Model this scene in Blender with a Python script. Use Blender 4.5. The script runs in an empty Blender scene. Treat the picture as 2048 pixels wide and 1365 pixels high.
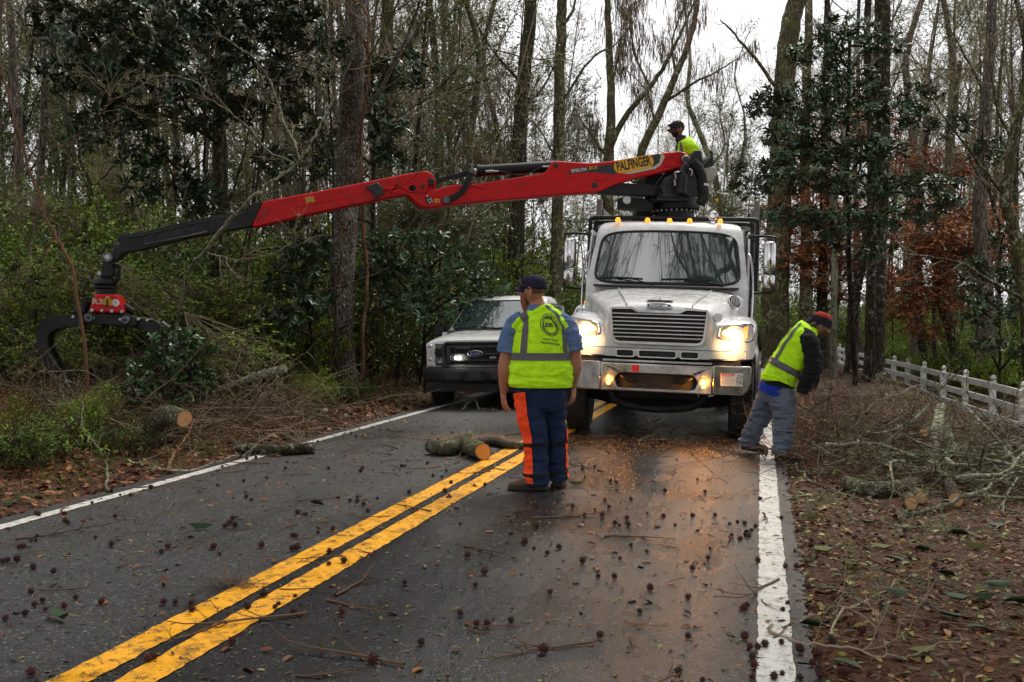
import bpy, math, random
import numpy as np
from mathutils import Vector, Matrix
from mathutils.geometry import tessellate_polygon

# ---------------------------------------------------------------- camera, world, sun, exposure
scene = bpy.context.scene
COL = scene.collection
F_PX, CXP, CYP, CAM_H = 2000.0, 1024.0, 682.5, 1.5
YAW = math.atan(499 / F_PX); PITCH = math.atan(45.5 / F_PX)
cam_data = bpy.data.cameras.new('camera')
cam = bpy.data.objects.new('camera', cam_data); COL.objects.link(cam)
cam.location = (0, 0, CAM_H)
cam.rotation_euler = (math.pi / 2 - PITCH, 0, YAW)
cam_data.sensor_width = 36; cam_data.lens = F_PX * 36 / 2048
cam_data.clip_start = 0.05; cam_data.clip_end = 900
scene.camera = cam

SUN_EL, SUN_ROT = math.radians(55), math.radians(200)
world = bpy.data.worlds.new("World"); scene.world = world; world.use_nodes = True
wn = world.node_tree; wn.nodes.clear()
w_out = wn.nodes.new('ShaderNodeOutputWorld'); w_bg = wn.nodes.new('ShaderNodeBackground')
w_sky = wn.nodes.new('ShaderNodeTexSky'); w_sky.sky_type = 'NISHITA'; w_sky.sun_disc = False
w_sky.sun_elevation = SUN_EL; w_sky.sun_rotation = SUN_ROT; w_sky.dust_density = 3
w_hsv = wn.nodes.new('ShaderNodeHueSaturation'); w_hsv.inputs['Saturation'].default_value = 0.25
w_mix = wn.nodes.new('ShaderNodeMix'); w_mix.data_type = 'RGBA'; w_mix.inputs[0].default_value = 0.8
w_mix.inputs[7].default_value = (8.8, 8.75, 8.8, 1)      # an even overcast deck
wn.links.new(w_sky.outputs[0], w_hsv.inputs['Color']); wn.links.new(w_hsv.outputs[0], w_mix.inputs[6])
wn.links.new(w_mix.outputs[2], w_bg.inputs[0]); wn.links.new(w_bg.outputs[0], w_out.inputs[0])
w_bg.inputs[1].default_value = 0.078
sun_d = bpy.data.lights.new('sun', 'SUN'); sun_d.energy = 1.5; sun_d.angle = math.radians(22); sun_d.color = (1, .92, .80)
sun = bpy.data.objects.new('sun', sun_d); COL.objects.link(sun)
sun.rotation_euler = (math.pi / 2 - SUN_EL, 0, math.radians(160))
scene.view_settings.view_transform = 'Standard'; scene.view_settings.look = 'None'
scene.view_settings.gamma = 1; scene.view_settings.use_curve_mapping = False
scene.view_settings.exposure = 1.08
scene.render.engine = 'CYCLES'
cy = scene.cycles
cy.use_denoising = True; cy.max_bounces = 5; cy.diffuse_bounces = 3; cy.glossy_bounces = 3
cy.transmission_bounces = 3; cy.caustics_reflective = False; cy.caustics_refractive = False
cy.sample_clamp_indirect = 6; cy.use_adaptive_sampling = True; cy.adaptive_threshold = .02

# ---------------------------------------------------------------- pixel -> place helpers (for measuring the photograph)
_th, _ph = YAW, PITCH
_Fv = Vector((-math.sin(_th) * math.cos(_ph), math.cos(_th) * math.cos(_ph), -math.sin(_ph)))
_Rv = Vector((math.cos(_th), math.sin(_th), 0)); _Uv = _Rv.cross(_Fv)
def ray(px, py): return _Fv + _Rv * ((px - CXP) / F_PX) + _Uv * ((CYP - py) / F_PX)
def G(px, py, z=0.0):
    r = ray(px, py); t = (z - CAM_H) / r.z
    return Vector((r.x * t, r.y * t, z))
def PY(px, py, Y):
    r = ray(px, py); t = Y / r.y
    return Vector((r.x * t, Y, CAM_H + r.z * t))
def PD(px, py, d):
    r = ray(px, py)
    return Vector((r.x * d, r.y * d, CAM_H + r.z * d))

# ---------------------------------------------------------------- materials
MATS = {}
class NT:
    def __init__(s, name):
        s.m = bpy.data.materials.new(name); s.m.use_nodes = True; s.t = s.m.node_tree
        s.b = s.t.nodes['Principled BSDF']; MATS[name] = s.m
    def n(s, typ, **kw):
        n = s.t.nodes.new(typ)
        for k, v in kw.items():
            if k[0] == '_': setattr(n, k[1:], v)
            else: n.inputs[k.replace('0x', '')].default_value = v
        return n
    def l(s, a, b): s.t.links.new(a, b)
    def coord(s, kind='Object', scale=(1, 1, 1)):
        c = s.n('ShaderNodeTexCoord'); mp = s.n('ShaderNodeMapping'); mp.inputs['Scale'].default_value = scale
        s.l(c.outputs[kind], mp.inputs[0]); return mp.outputs[0]
    def noise(s, co, scale, detail=4, rough=.55):
        n = s.n('ShaderNodeTexNoise', Scale=scale, Detail=detail, Roughness=rough); s.l(co, n.inputs['Vector']); return n.outputs['Fac']
    def voro(s, co, scale, feature='F1', out='Distance', rnd=1):
        n = s.n('ShaderNodeTexVoronoi', Scale=scale, Randomness=rnd); n.feature = feature; s.l(co, n.inputs['Vector']); return n.outputs[out]
    def ramp(s, fac, stops, interp='LINEAR'):
        r = s.n('ShaderNodeValToRGB'); e = r.color_ramp; e.interpolation = interp
        while len(e.elements) < len(stops): e.elements.new(.5)
        for el, (p, c) in zip(e.elements, stops):
            el.position = p; el.color = (*c, 1) if isinstance(c, (tuple, list)) else (c, c, c, 1)
        s.l(fac, r.inputs[0]); return r.outputs[0]
    def mix(s, fac, a, b, blend='MIX'):
        m = s.n('ShaderNodeMix'); m.data_type = 'RGBA'; m.blend_type = blend
        for v, i in ((fac, 0), (a, 6), (b, 7)):
            if hasattr(v, 'is_output') or isinstance(v, bpy.types.NodeSocket): s.l(v, m.inputs[i])
            else: m.inputs[i].default_value = v if i == 0 else ((*v, 1) if len(v) == 3 else v)
        return m.outputs[2]
    def math(s, op, a, b=None):
        m = s.n('ShaderNodeMath'); m.operation = op
        for v, i in ((a, 0), (b, 1)):
            if v is None: continue
            if isinstance(v, bpy.types.NodeSocket): s.l(v, m.inputs[i])
            else: m.inputs[i].default_value = v
        return m.outputs[0]
    def bump(s, h, strength=.3, dist=.01):
        b = s.n('ShaderNodeBump', Strength=strength, Distance=dist); s.l(h, b.inputs['Height']); s.l(b.outputs[0], s.b.inputs['Normal']); return b
    def set(s, col=None, rough=None, metal=None, spec=None, coat=None, emis=None, estr=None):
        b = s.b.inputs
        for v, k in ((col, 'Base Color'), (rough, 'Roughness'), (metal, 'Metallic'), (spec, 'Specular IOR Level'), (coat, 'Coat Weight'), (emis, 'Emission Color'), (estr, 'Emission Strength')):
            if v is None: continue
            if isinstance(v, bpy.types.NodeSocket): s.l(v, b[k])
            elif isinstance(v, (tuple, list)): b[k].default_value = (*v, 1)
            else: b[k].default_value = v
        return s.m
def paint(name, col, rough=.35, metal=0, dirt=.25, dcol=(.05, .045, .035), scale=3, coat=0, bumpy=0, spec=.5):
    t = NT(name); co = t.coord()
    f = t.ramp(t.noise(co, scale, 6, .65), [(.42, 0), (.75, dirt)])
    c = t.mix(f, col, dcol)
    v = t.noise(co, scale * 9, 3); c = t.mix(t.ramp(v, [(.35, .0), (.7, .18)]), c, tuple(x * .72 for x in col))
    r = t.ramp(t.noise(co, scale * 2.3, 5), [(.3, max(rough - .08, .03)), (.75, min(rough + .22, 1))])
    t.set(c, r, metal, spec, coat)
    if bumpy: t.bump(t.noise(co, scale * 30, 4), bumpy, .004)
    return t.m
def plain(name, col, rough=.5, metal=0, spec=.5, emis=None, estr=0):
    t = NT(name); t.set(col, rough, metal, spec)
    if emis: t.set(emis=emis, estr=estr)
    return t.m
def cloth(name, col, rough=.85, weave=260, var=.25, wr=9, wrs=.5):
    t = NT(name); co = t.coord()
    c = t.mix(t.ramp(t.noise(co, wr * 1.2, 5), [(.35, 0), (.7, var)]), col, tuple(x * .45 for x in col))
    t.set(c, rough, 0, .25)
    h = t.math('ADD', t.math('MULTIPLY', t.noise(co, wr, 4, .6), 1.0), t.math('MULTIPLY', t.noise(co, weave, 2), .03))
    t.bump(h, wrs, .05)
    return t.m
def M(n): return MATS[n]

paint('white_paint', (.70, .71, .72), .2, 0, .45, (.20, .175, .14), 3.2, coat=.5)
paint('pickup_paint', (.68, .7, .72), .16, 0, .12, (.3, .3, .3), 2, coat=.6)
paint('red_paint', (.62, .004, .008), .4, 0, .55, (.10, .02, .015), 7, spec=.3)
paint('black_metal', (.006, .0065, .008), .4, 0, .3, (.03, .026, .022), 6, spec=.35)
paint('black_plastic', (.018, .018, .02), .5, 0, .3, (.04, .038, .035), 6)
paint('dark_metal', (.02, .024, .03), .4, .3, .4, (.06, .055, .05), 4)
paint('worn_steel', (.14, .14, .15), .35, .8, .7, (.02, .018, .016), 7, bumpy=.4)
paint('grille_chrome', (.55, .55, .56), .33, 1, .3, (.15, .13, .11), 4)
paint('chrome', (.62, .62, .63), .1, 1, .25, (.15, .13, .11), 4)
paint('dirty_chrome', (.42, .41, .4), .2, 1, .7, (.12, .1, .08), 3)
paint('rubber', (.012, .012, .012), .75, 0, .5, (.05, .045, .035), 6, bumpy=.5)
paint('under_black', (.008, .008, .008), .7, 0, .5, (.03, .025, .02), 6)
paint('grey_panel', (.26, .26, .24), .6, 0, .8, (.09, .085, .07), 5, bumpy=.3)
paint('cream_plastic', (.45, .45, .38), .45, 0, .3, (.2, .19, .14), 3)
paint('yellow_metal', (.6, .33, .01), .45, 0, .5, (.1, .07, .02), 12)
paint('bolt_metal', (.4, .4, .38), .35, .9, .4, (.1, .09, .08), 12)
plain('decal_black', (.012, .012, .012), .45); plain('decal_yellow', (.75, .4, .01), .4)
plain('decal_cream', (.5, .5, .4), .45); plain('decal_white', (.75, .75, .72), .45); plain('decal_red', (.6, .02, .02), .45)
plain('decal_grey', (.025, .027, .03), .45); plain('decal_blue', (.01, .025, .12), .25, 0, .5)
plain('amber_lit', (.9, .35, .02), .3, emis=(1, .33, .02), estr=.7)
plain('amber_bar', (.9, .35, .02), .3, emis=(1, .42, .04), estr=7)
plain('headlight_lit', (1, .8, .5), .3, emis=(1, .60, .25), estr=16)
plain('headlight_glow', (1, .6, .25), .3, emis=(1, .45, .12), estr=1.2)
plain('flash_lit', (1, 1, 1), .3, emis=(1, .93, .8), estr=26)
plain('lamp_clear', (.35, .36, .36), .08, .5)
plain('lamp_amber', (.5, .16, .03), .15)
t = NT('wet_glass'); co = t.coord(scale=(6, 6, 1.2))
t.set((.03, .05, .05), t.ramp(t.noise(co, 3, 6), [(.3, .012), (.7, .035)]), .0, 1.0, 1.0)
t.b.inputs['IOR'].default_value = 1.62
plain('dark_glass', (.01, .014, .014), .04, 0, .9)
# skin, hair, cloth
def skin(name, a, b):
    t = NT(name); co = t.coord(); t.set(t.mix(t.ramp(t.noise(co, 14, 5), [(.35, 0), (.7, .8)]), a, b), .5, 0, .35)
    t.b.inputs['Subsurface Weight'].default_value = .08; t.b.inputs['Subsurface Radius'].default_value = (.02, .008, .004)
    t.bump(t.noise(co, 60, 4), .25, .004); return t.m
skin('skin_ruddy', (.42, .2, .13), (.36, .13, .08)); skin('skin_tan', (.33, .17, .1), (.27, .12, .07)); skin('skin_brown', (.12, .055, .032), (.09, .04, .025))
paint('hair_brown', (.1, .05, .025), .7, 0, .5, (.03, .015, .01), 30, bumpy=1); paint('hair_red', (.3, .1, .035), .7, 0, .5, (.12, .04, .02), 30, bumpy=1)
paint('hair_dark', (.012, .01, .009), .7, 0, .3, (.03, .02, .02), 30, bumpy=1)
cloth('vest_lime', (.52, .95, .01), .75, var=.3, wr=8, wrs=.8)
cloth('stripe_grey', (.11, .105, .11), .5, var=.2, wr=8, wrs=.3)
cloth('shirt_blue', (.105, .175, .33), var=.3, wr=12); cloth('denim_navy', (.014, .028, .075), var=.6, wr=12, wrs=1.0)
cloth('chap_orange', (.95, .075, .012), .65, var=.25, wr=9, wrs=.6); cloth('cargo_grey', (.13, .155, .21), var=.5, wr=11, wrs=1.0)
cloth('jacket_black', (.011, .011, .013), .9, var=.4, wr=10, wrs=.6); cloth('tee_blue', (.01, .035, .32), var=.3)
cloth('cap_navy', (.018, .015, .04), .9, var=.3, wr=20, wrs=.3); cloth('cap_grey', (.04, .038, .042), .9, var=.3, wr=20, wrs=.3)
cloth('knit_red', (.4, .035, .022), .95, var=.3, wr=25, wrs=.4); cloth('knit_navy', (.015, .018, .032), .95, var=.3, wr=25, wrs=.4)
cloth('jean_blue', (.035, .1, .25), var=.4, wr=12); cloth('strap_black', (.01, .01, .012), .8)
paint('boot_brown', (.1, .055, .03), .7, 0, .6, (.04, .025, .015), 20, bumpy=.6); paint('boot_dark', (.035, .017, .01), .7, 0, .6, (.02, .012, .01), 20, bumpy=.6)

# ---------------------------------------------------------------- objects
def link(o, parent=None):
    COL.objects.link(o)
    if parent is not None: o.parent = parent
    return o
def tag(o, label=None, cat=None, group=None, kind=None):
    for k, v in (('label', label), ('category', cat), ('group', group), ('kind', kind)):
        if v: o[k] = v
    return o
def thing(name, label, cat, loc=(0, 0, 0), rot=(0, 0, 0), group=None):
    o = bpy.data.objects.new(name, None); o.empty_display_size = .1; link(o)
    o.location = loc; o.rotation_euler = rot
    return tag(o, label, cat, group)
def finish(me, mats, smooth=None):
    for m in (mats if isinstance(mats, (list, tuple)) else [mats]):
        me.materials.append(MATS[m] if isinstance(m, str) else m)
    if smooth is not None:
        me.shade_smooth()
        if smooth < 180: me.set_sharp_from_angle(angle=math.radians(smooth))
    return me
def mesh_obj(name, me, parent=None): return link(bpy.data.objects.new(name, me), parent)
def np_mesh(name, V, F4=None, F3=None, mats=(), mi=None, smooth=None):
    """V (n,3); F4 (m,4); F3 (k,3) -> mesh, quads first then triangles"""
    me = bpy.data.meshes.new(name); V = np.asarray(V, dtype=np.float32)
    F4 = np.zeros((0, 4), int) if F4 is None else np.asarray(F4); F3 = np.zeros((0, 3), int) if F3 is None else np.asarray(F3)
    me.vertices.add(len(V)); me.vertices.foreach_set('co', V.ravel())
    nl = F4.size + F3.size; me.loops.add(nl)
    me.loops.foreach_set('vertex_index', np.concatenate([F4.ravel(), F3.ravel()]).astype(np.int32))
    me.polygons.add(len(F4) + len(F3))
    st = np.concatenate([np.arange(len(F4)) * 4, F4.size + np.arange(len(F3)) * 3]).astype(np.int32)
    me.polygons.foreach_set('loop_start', st)
    if mi is not None: me.polygons.foreach_set('material_index', np.asarray(mi, dtype=np.int32))
    me.update(calc_edges=True); finish(me, mats, smooth)
    return me

class MB:
    def __init__(s): s.v = []; s.f = []; s.mi = []; s.cur = 0
    def add(s, vs, fs, X=None):
        b = len(s.v)
        s.v += [tuple(X @ Vector(p)) for p in vs] if X is not None else [tuple(p) for p in vs]
        s.f += [tuple(b + i for i in f) for f in fs]; s.mi += [s.cur] * len(fs); return s
    def box(s, c, d, X=None, taper=1):
        x, y, z = (q / 2 for q in d); V = []
        for k in (-1, 1):
            tt = taper if k > 0 else 1
            for a, b in ((-1, -1), (1, -1), (1, 1), (-1, 1)): V.append((c[0] + a * x * tt, c[1] + b * y * tt, c[2] + k * z))
        return s.add(V, [(3, 2, 1, 0), (4, 5, 6, 7), (0, 1, 5, 4), (1, 2, 6, 5), (2, 3, 7, 6), (3, 0, 4, 7)], X)
    def prism(s, poly, w0, w1, ax='y', X=None, holes=()):
        """poly in (u,v); extruded along w. ax y: (u,w,v)   ax x: (w,u,v)   ax z: (u,v,w)"""
        mp = {'y': lambda u, v, w: (u, w, v), 'x': lambda u, v, w: (w, u, v), 'z': lambda u, v, w: (u, v, w)}[ax]
        loops = [list(poly)] + [list(h) for h in holes]; n = sum(map(len, loops))
        tris = [tuple(int(i) for i in t) for t in tessellate_polygon([[Vector((u, v, 0)) for u, v in lp] for lp in loops])]; flat = [p for lp in loops for p in lp]
        V = [mp(u, v, w0) for u, v in flat] + [mp(u, v, w1) for u, v in flat]
        F = []
        if holes: F += [tuple(t) for t in tris] + [tuple(n + i for i in reversed(t)) for t in tris]
        else: F += [tuple(range(n)), tuple(range(2 * n - 1, n - 1, -1))]
        b = 0
        for lp in loops:
            m = len(lp)
            for i in range(m): j = (i + 1) % m; F.append((b + i, b + j, n + b + j, n + b + i))
            b += m
        return s.add(V, F, X)
    def tube(s, pts, r, n=8, caps=True, X=None, sy=1):
        pts = [Vector(p) for p in pts]; k = len(pts); rs = r if isinstance(r, (list, tuple)) else [r] * k
        T = [(pts[min(i + 1, k - 1)] - pts[max(i - 1, 0)]).normalized() for i in range(k)]
        ref = Vector((0, 0, 1)) if abs(T[0].z) < .9 else Vector((0, 1, 0)); a = T[0].cross(ref).normalized(); V = []
        for i in range(k):
            a = (a - T[i] * a.dot(T[i])).normalized(); b = T[i].cross(a)
            for j in range(n):
                an = 2 * math.pi * j / n; V.append(pts[i] + a * (rs[i] * math.cos(an)) + b * (rs[i] * sy * math.sin(an)))
        F = [(i * n + j, i * n + (j + 1) % n, (i + 1) * n + (j + 1) % n, (i + 1) * n + j) for i in range(k - 1) for j in range(n)]
        if caps: F += [tuple(range(n - 1, -1, -1)), tuple(range((k - 1) * n, k * n))]
        return s.add(V, F, X)
    def cyl(s, p0, p1, r0, r1=None, n=20, X=None): return s.tube([p0, p1], [r0, r0 if r1 is None else r1], n, True, X)
    def grid(s, fn, nu, nv, closed_u=False, X=None):
        V = [fn(i / (nu if closed_u else nu - 1), j / (nv - 1)) for j in range(nv) for i in range(nu)]; m = nu if closed_u else nu - 1
        return s.add(V, [(j * nu + i, j * nu + (i + 1) % nu, (j + 1) * nu + (i + 1) % nu, (j + 1) * nu + i) for j in range(nv - 1) for i in range(m)], X)
    def rings(s, rs, caps=True, X=None):
        n = len(rs[0]); V = [p for r in rs for p in r]
        F = [(i * n + j, i * n + (j + 1) % n, (i + 1) * n + (j + 1) % n, (i + 1) * n + j) for i in range(len(rs) - 1) for j in range(n)]
        if caps: F += [tuple(range(n - 1, -1, -1)), tuple(range((len(rs) - 1) * n, len(rs) * n))]
        return s.add(V, F, X)
    def lathe(s, prof, c, ax='y', n=28, X=None):
        """prof: (radius, along)"""
        rs = []
        for r, w in prof:
            ring = []
            for j in range(n):
                a = 2 * math.pi * j / n; u, v = r * math.cos(a), r * math.sin(a)
                ring.append({'y': (c[0] + u, c[1] + w, c[2] + v), 'x': (c[0] + w, c[1] + u, c[2] + v), 'z': (c[0] + u, c[1] + v, c[2] + w)}[ax])
            rs.append(ring)
        return s.rings(rs, True, X)
    def ell(s, c, r, n=14, m=9, X=None):
        rs = []
        for i in range(m):
            a = math.pi * (i + .02) / (m - .96); rs.append([(c[0] + r[0] * math.sin(a) * math.cos(2 * math.pi * j / n), c[1] + r[1] * math.sin(a) * math.sin(2 * math.pi * j / n), c[2] - r[2] * math.cos(a)) for j in range(n)])
        return s.rings(rs, True, X)
    def build(s, name, mats, parent=None, smooth=30, bevel=0, sub=0, seg=2):
        me = bpy.data.meshes.new(name); me.from_pydata(s.v, [], s.f); me.update()
        finish(me, mats, smooth)
        if max(s.mi, default=0): me.polygons.foreach_set('material_index', np.array(s.mi, dtype=np.int32))
        o = mesh_obj(name, me, parent)
        if sub:
            m = o.modifiers.new('sub', 'SUBSURF'); m.levels = m.render_levels = sub
        if bevel:
            m = o.modifiers.new('bev', 'BEVEL'); m.width = bevel; m.segments = seg; m.limit_method = 'ANGLE'; m.angle_limit = math.radians(38)
        import bmesh
        bm = bmesh.new(); bm.from_mesh(me); bmesh.ops.recalc_face_normals(bm, faces=bm.faces); bm.to_mesh(me); bm.free()
        return o
def rrect(x0, x1, z0, z1, r, n=5):
    out = []
    for cx, cz, a0 in ((x1 - r, z1 - r, 0), (x0 + r, z1 - r, 90), (x0 + r, z0 + r, 180), (x1 - r, z0 + r, 270)):
        for k in range(n + 1):
            a = math.radians(a0 + 90 * k / n); out.append((cx + r * math.cos(a), cz + r * math.sin(a)))
    return out
def circ(cx, cz, r, n=20, ry=None): return [(cx + r * math.cos(2 * math.pi * k / n), cz + (ry or r) * math.sin(2 * math.pi * k / n)) for k in range(n)]
def sq_round(a, b, p=6):
    m = max(abs(a), abs(b))
    if m < 1e-6: return a, b
    f = m / ((abs(a) ** p + abs(b) ** p) ** (1 / p)); return a * f, b * f
def smooth_path(pts, sub=6):
    pts = [Vector(p) for p in pts]; out = []
    for i in range(len(pts) - 1):
        p0, p1, p2, p3 = pts[max(i - 1, 0)], pts[i], pts[i + 1], pts[min(i + 2, len(pts) - 1)]
        for k in range(sub):
            t = k / sub; out.append(.5 * ((2 * p1) + (p2 - p0) * t + (2 * p0 - 5 * p1 + 4 * p2 - p3) * t * t + (3 * p1 - p0 - 3 * p2 + p3) * t ** 3))
    out.append(pts[-1]); return out
def sm(e0, e1, x):
    t = min(max((x - e0) / (e1 - e0), 0), 1); return t * t * (3 - 2 * t)
def interp(tab, x):
    if x <= tab[0][0]: return tab[0][1]
    for (a, va), (b, vb) in zip(tab, tab[1:]):
        if x <= b: return va + (vb - va) * (x - a) / (b - a)
    return tab[-1][1]
def text_mesh(body, size, fn, mat, name, parent, width=None, bold=0.0, spacing=1.0, shear=0.0):
    """flat lettering; fn maps (x,y) of the centred text to a point"""
    cu = bpy.data.curves.new('t', 'FONT'); cu.body = body; cu.size = size; cu.align_x = 'CENTER'; cu.align_y = 'CENTER'
    cu.offset = bold; cu.space_character = spacing; cu.shear = shear; cu.resolution_u = 2
    o = bpy.data.objects.new('t', cu); me = bpy.data.meshes.new_from_object(o); bpy.data.objects.remove(o)
    xs = [v.co.x for v in me.vertices]; w = max(xs) - min(xs); k = (width / w) if width else 1; c = (max(xs) + min(xs)) / 2
    for v in me.vertices: v.co = fn((v.co.x - c) * k, v.co.y)
    me.materials.clear(); finish(me, mat)
    me.name = name; return mesh_obj(name, me, parent)
# ================================================================ the bucket-less crane truck (white cab)
TR_LOC = (-1.31, 13.15, 0.0); TR_LEAN = math.radians(1.9); TR_YAW = math.radians(2.7)
truck = thing('crane_truck', 'white heavy truck with lit headlights and dirty chrome bumper facing the camera', 'truck', TR_LOC, (0, TR_LEAN, TR_YAW))
def hood_section(y, w, zt, zb=1.02, n=11, p=3.2, drop=0.3, x0=0.0):
    pts = [(x0 - w, y, zb)]
    for k in range(2 * n + 1):
        a = math.pi - math.pi * k / (2 * n); c, s_ = math.cos(a), math.sin(a)
        pts.append((x0 + w * math.copysign(abs(c) ** (2 / p), c), y, zt - drop + drop * abs(s_) ** (2 / p)))
    pts.append((x0 + w, y, zb)); return pts
b = MB()
b.rings([hood_section(y, w, zt, drop=d) for y, w, zt, d in ((-.87, .6, 1.56, .2), (-.85, .64, 1.62, .2), (-.80, .67, 1.665, .2), (-.7, .70, 1.70, .2), (-.5, .76, 1.745, .2), (-.25, .83, 1.79, .2), (0, .91, 1.83, .22), (.25, .99, 1.87, .22), (.5, 1.05, 1.905, .22), (.62, 1.06, 1.92, .22))])
fend = [(-.80, .92, 1.34), (-.79, .97, 1.40), (-.74, 1.03, 1.45), (-.65, 1.09, 1.485), (-.5, 1.145, 1.52), (-.35, 1.18, 1.545), (-.15, 1.205, 1.56), (.1, 1.22, 1.56), (.35, 1.22, 1.545), (.6, 1.215, 1.52), (.75, 1.2, 1.50)]
for s in (-1, 1):
    rs = []
    for y, xo, zt in fend:
        zb = max(1.015, .5 + math.sqrt(max(.66 ** 2 - y * y, 0))); xi = .45
        ring = [(s * xi, y, zb), (s * xi, y, zt - .03)]
        for k in range(9):
            a = math.pi / 2 - math.pi / 2 * k / 8
            ring.append((s * (xo - .2 + .2 * math.cos(a) ** .8 if a < 1.57 else s * 0 + xo - .2), y, zt - .17 + .17 * math.sin(a) ** .8 if a > 0 else zt - .17))
        ring.append((s * (xo + .005), y, zb + .02)); ring.append((s * (xo - .03), y, zb)); rs.append(ring)
    b.rings(rs)
# lower valance joining the fenders under the grille
b.rings([[(x, y + abs(x) ** 3 * .16, z) for x in np.linspace(-1.06, 1.06, 15)] + [(x, -.5, z) for x in np.linspace(1.06, -1.06, 15)] for y, z in ((-.86, 1.01), (-.90, 1.03), (-.905, 1.12), (-.88, 1.15), (-.86, 1.2))])
hood = b.build('hood', 'white_paint', truck, 40)
# hood creases, seam, badge slot
b = MB()
for s in (-1, 1): b = MB(); b.tube(smooth_path([(s * .40, -.80, 1.665), (s * .46, -.5, 1.748), (s * .56, 0, 1.828), (s * .62, .45, 1.893)], 4), .012, 6); b.build('hood_crease', 'white_paint', truck)
b = MB(); b.tube([(x, -.908 + abs(x) ** 3 * .16, 1.128) for x in np.linspace(-1.07, 1.07, 21)], .004, 5); b.build('panel_seam', 'under_black', truck)
b = MB(); b.prism([(-.17, -.70), (.17, -.70), (.13, -.56), (-.13, -.56)], 1.703, 1.735, 'z'); b.build('hood_vent', 'white_paint', truck, bevel=.008)
b = MB(); b.box((0, -.708, 1.716), (.28, .01, .016)); b.build('vent_slot', 'under_black', truck)
b = MB(); b.tube([(0, -.70, 1.73), (.0, -.70, 1.755)], .006, 6); b.build('washer_nozzle', 'under_black', truck)
# three openings in the valance
for x0, x1 in ((-.47, -.27), (-.2, .24), (.31, .51)):
    x0 -= .02; x1 -= .02
    b = MB(); b.prism(rrect(x0, x1, 1.03, 1.10, .02), -.912, -.90, 'y'); f_ = b.build('valance_opening', 'under_black', truck)
    b = MB(); b.prism(rrect(x0 - .018, x1 + .018, 1.015, 1.115, .025), -.922, -.90, 'y', holes=[rrect(x0, x1, 1.03, 1.10, .02)]); b.build('opening_rim', 'white_paint', f_, bevel=.004)
# grille
gr = [(-.6, 1.60), (-.585, 1.625), (-.32, 1.635), (-.24, 1.595), (.24, 1.595), (.32, 1.635), (.585, 1.625), (.6, 1.60), (.565, 1.25), (.53, 1.195), (.48, 1.18), (-.48, 1.18), (-.53, 1.195), (-.565, 1.25)]
gi = [(-.57, 1.585), (-.56, 1.60), (-.33, 1.605), (-.25, 1.565), (.25, 1.565), (.33, 1.605), (.56, 1.60), (.57, 1.585), (.538, 1.26), (.51, 1.225), (.47, 1.21), (-.47, 1.21), (-.51, 1.225), (-.538, 1.26)]
b = MB(); b.prism(gr, -.925, -.86, 'y', holes=[gi]); grille = b.build('grille', 'grille_chrome', truck, bevel=.008)
b = MB(); b.prism(gi, -.90, -.87, 'y'); b.build('grille_mesh', 'under_black', grille)
for k in range(7):
    z = 1.262 + k * .0475; hw = interp([(1.2, .53), (1.6, .565)], z)
    b = MB(); b.rings([[(x, -.905, z - .008), (x, -.925, z - .005), (x, -.925, z + .006), (x, -.905, z + .01)] for x in (-hw, hw)]); b.build('slat', 'grille_chrome', grille)
for x in (-.32, -.06, .2):
    b = MB(); b.box((x, -.903, 1.40), (.07, .01, .34)); b.build('grille_post', 'under_black', grille)
b = MB(); b.prism([(.155 * math.copysign(abs(math.cos(a)) ** .7, math.cos(a)), 1.655 + .036 * math.copysign(abs(math.sin(a)) ** .7, math.sin(a))) for a in np.linspace(0, 2 * math.pi, 28, False)], -.895, -.80, 'y'); badge = b.build('badge', 'chrome', truck, bevel=.006)
b = MB(); b.prism([(.14 * math.copysign(abs(math.cos(a)) ** .7, math.cos(a)), 1.655 + .026 * math.copysign(abs(math.sin(a)) ** .7, math.sin(a))) for a in np.linspace(0, 2 * math.pi, 28, False)], -.898, -.894, 'y'); b.build('badge_plate', 'decal_black', badge)
text_mesh('FREIGHTLINER', .04, lambda x, y: (x, -.900, 1.655 + y), 'chrome', 'lettering', badge, width=.23, bold=.001)
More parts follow.
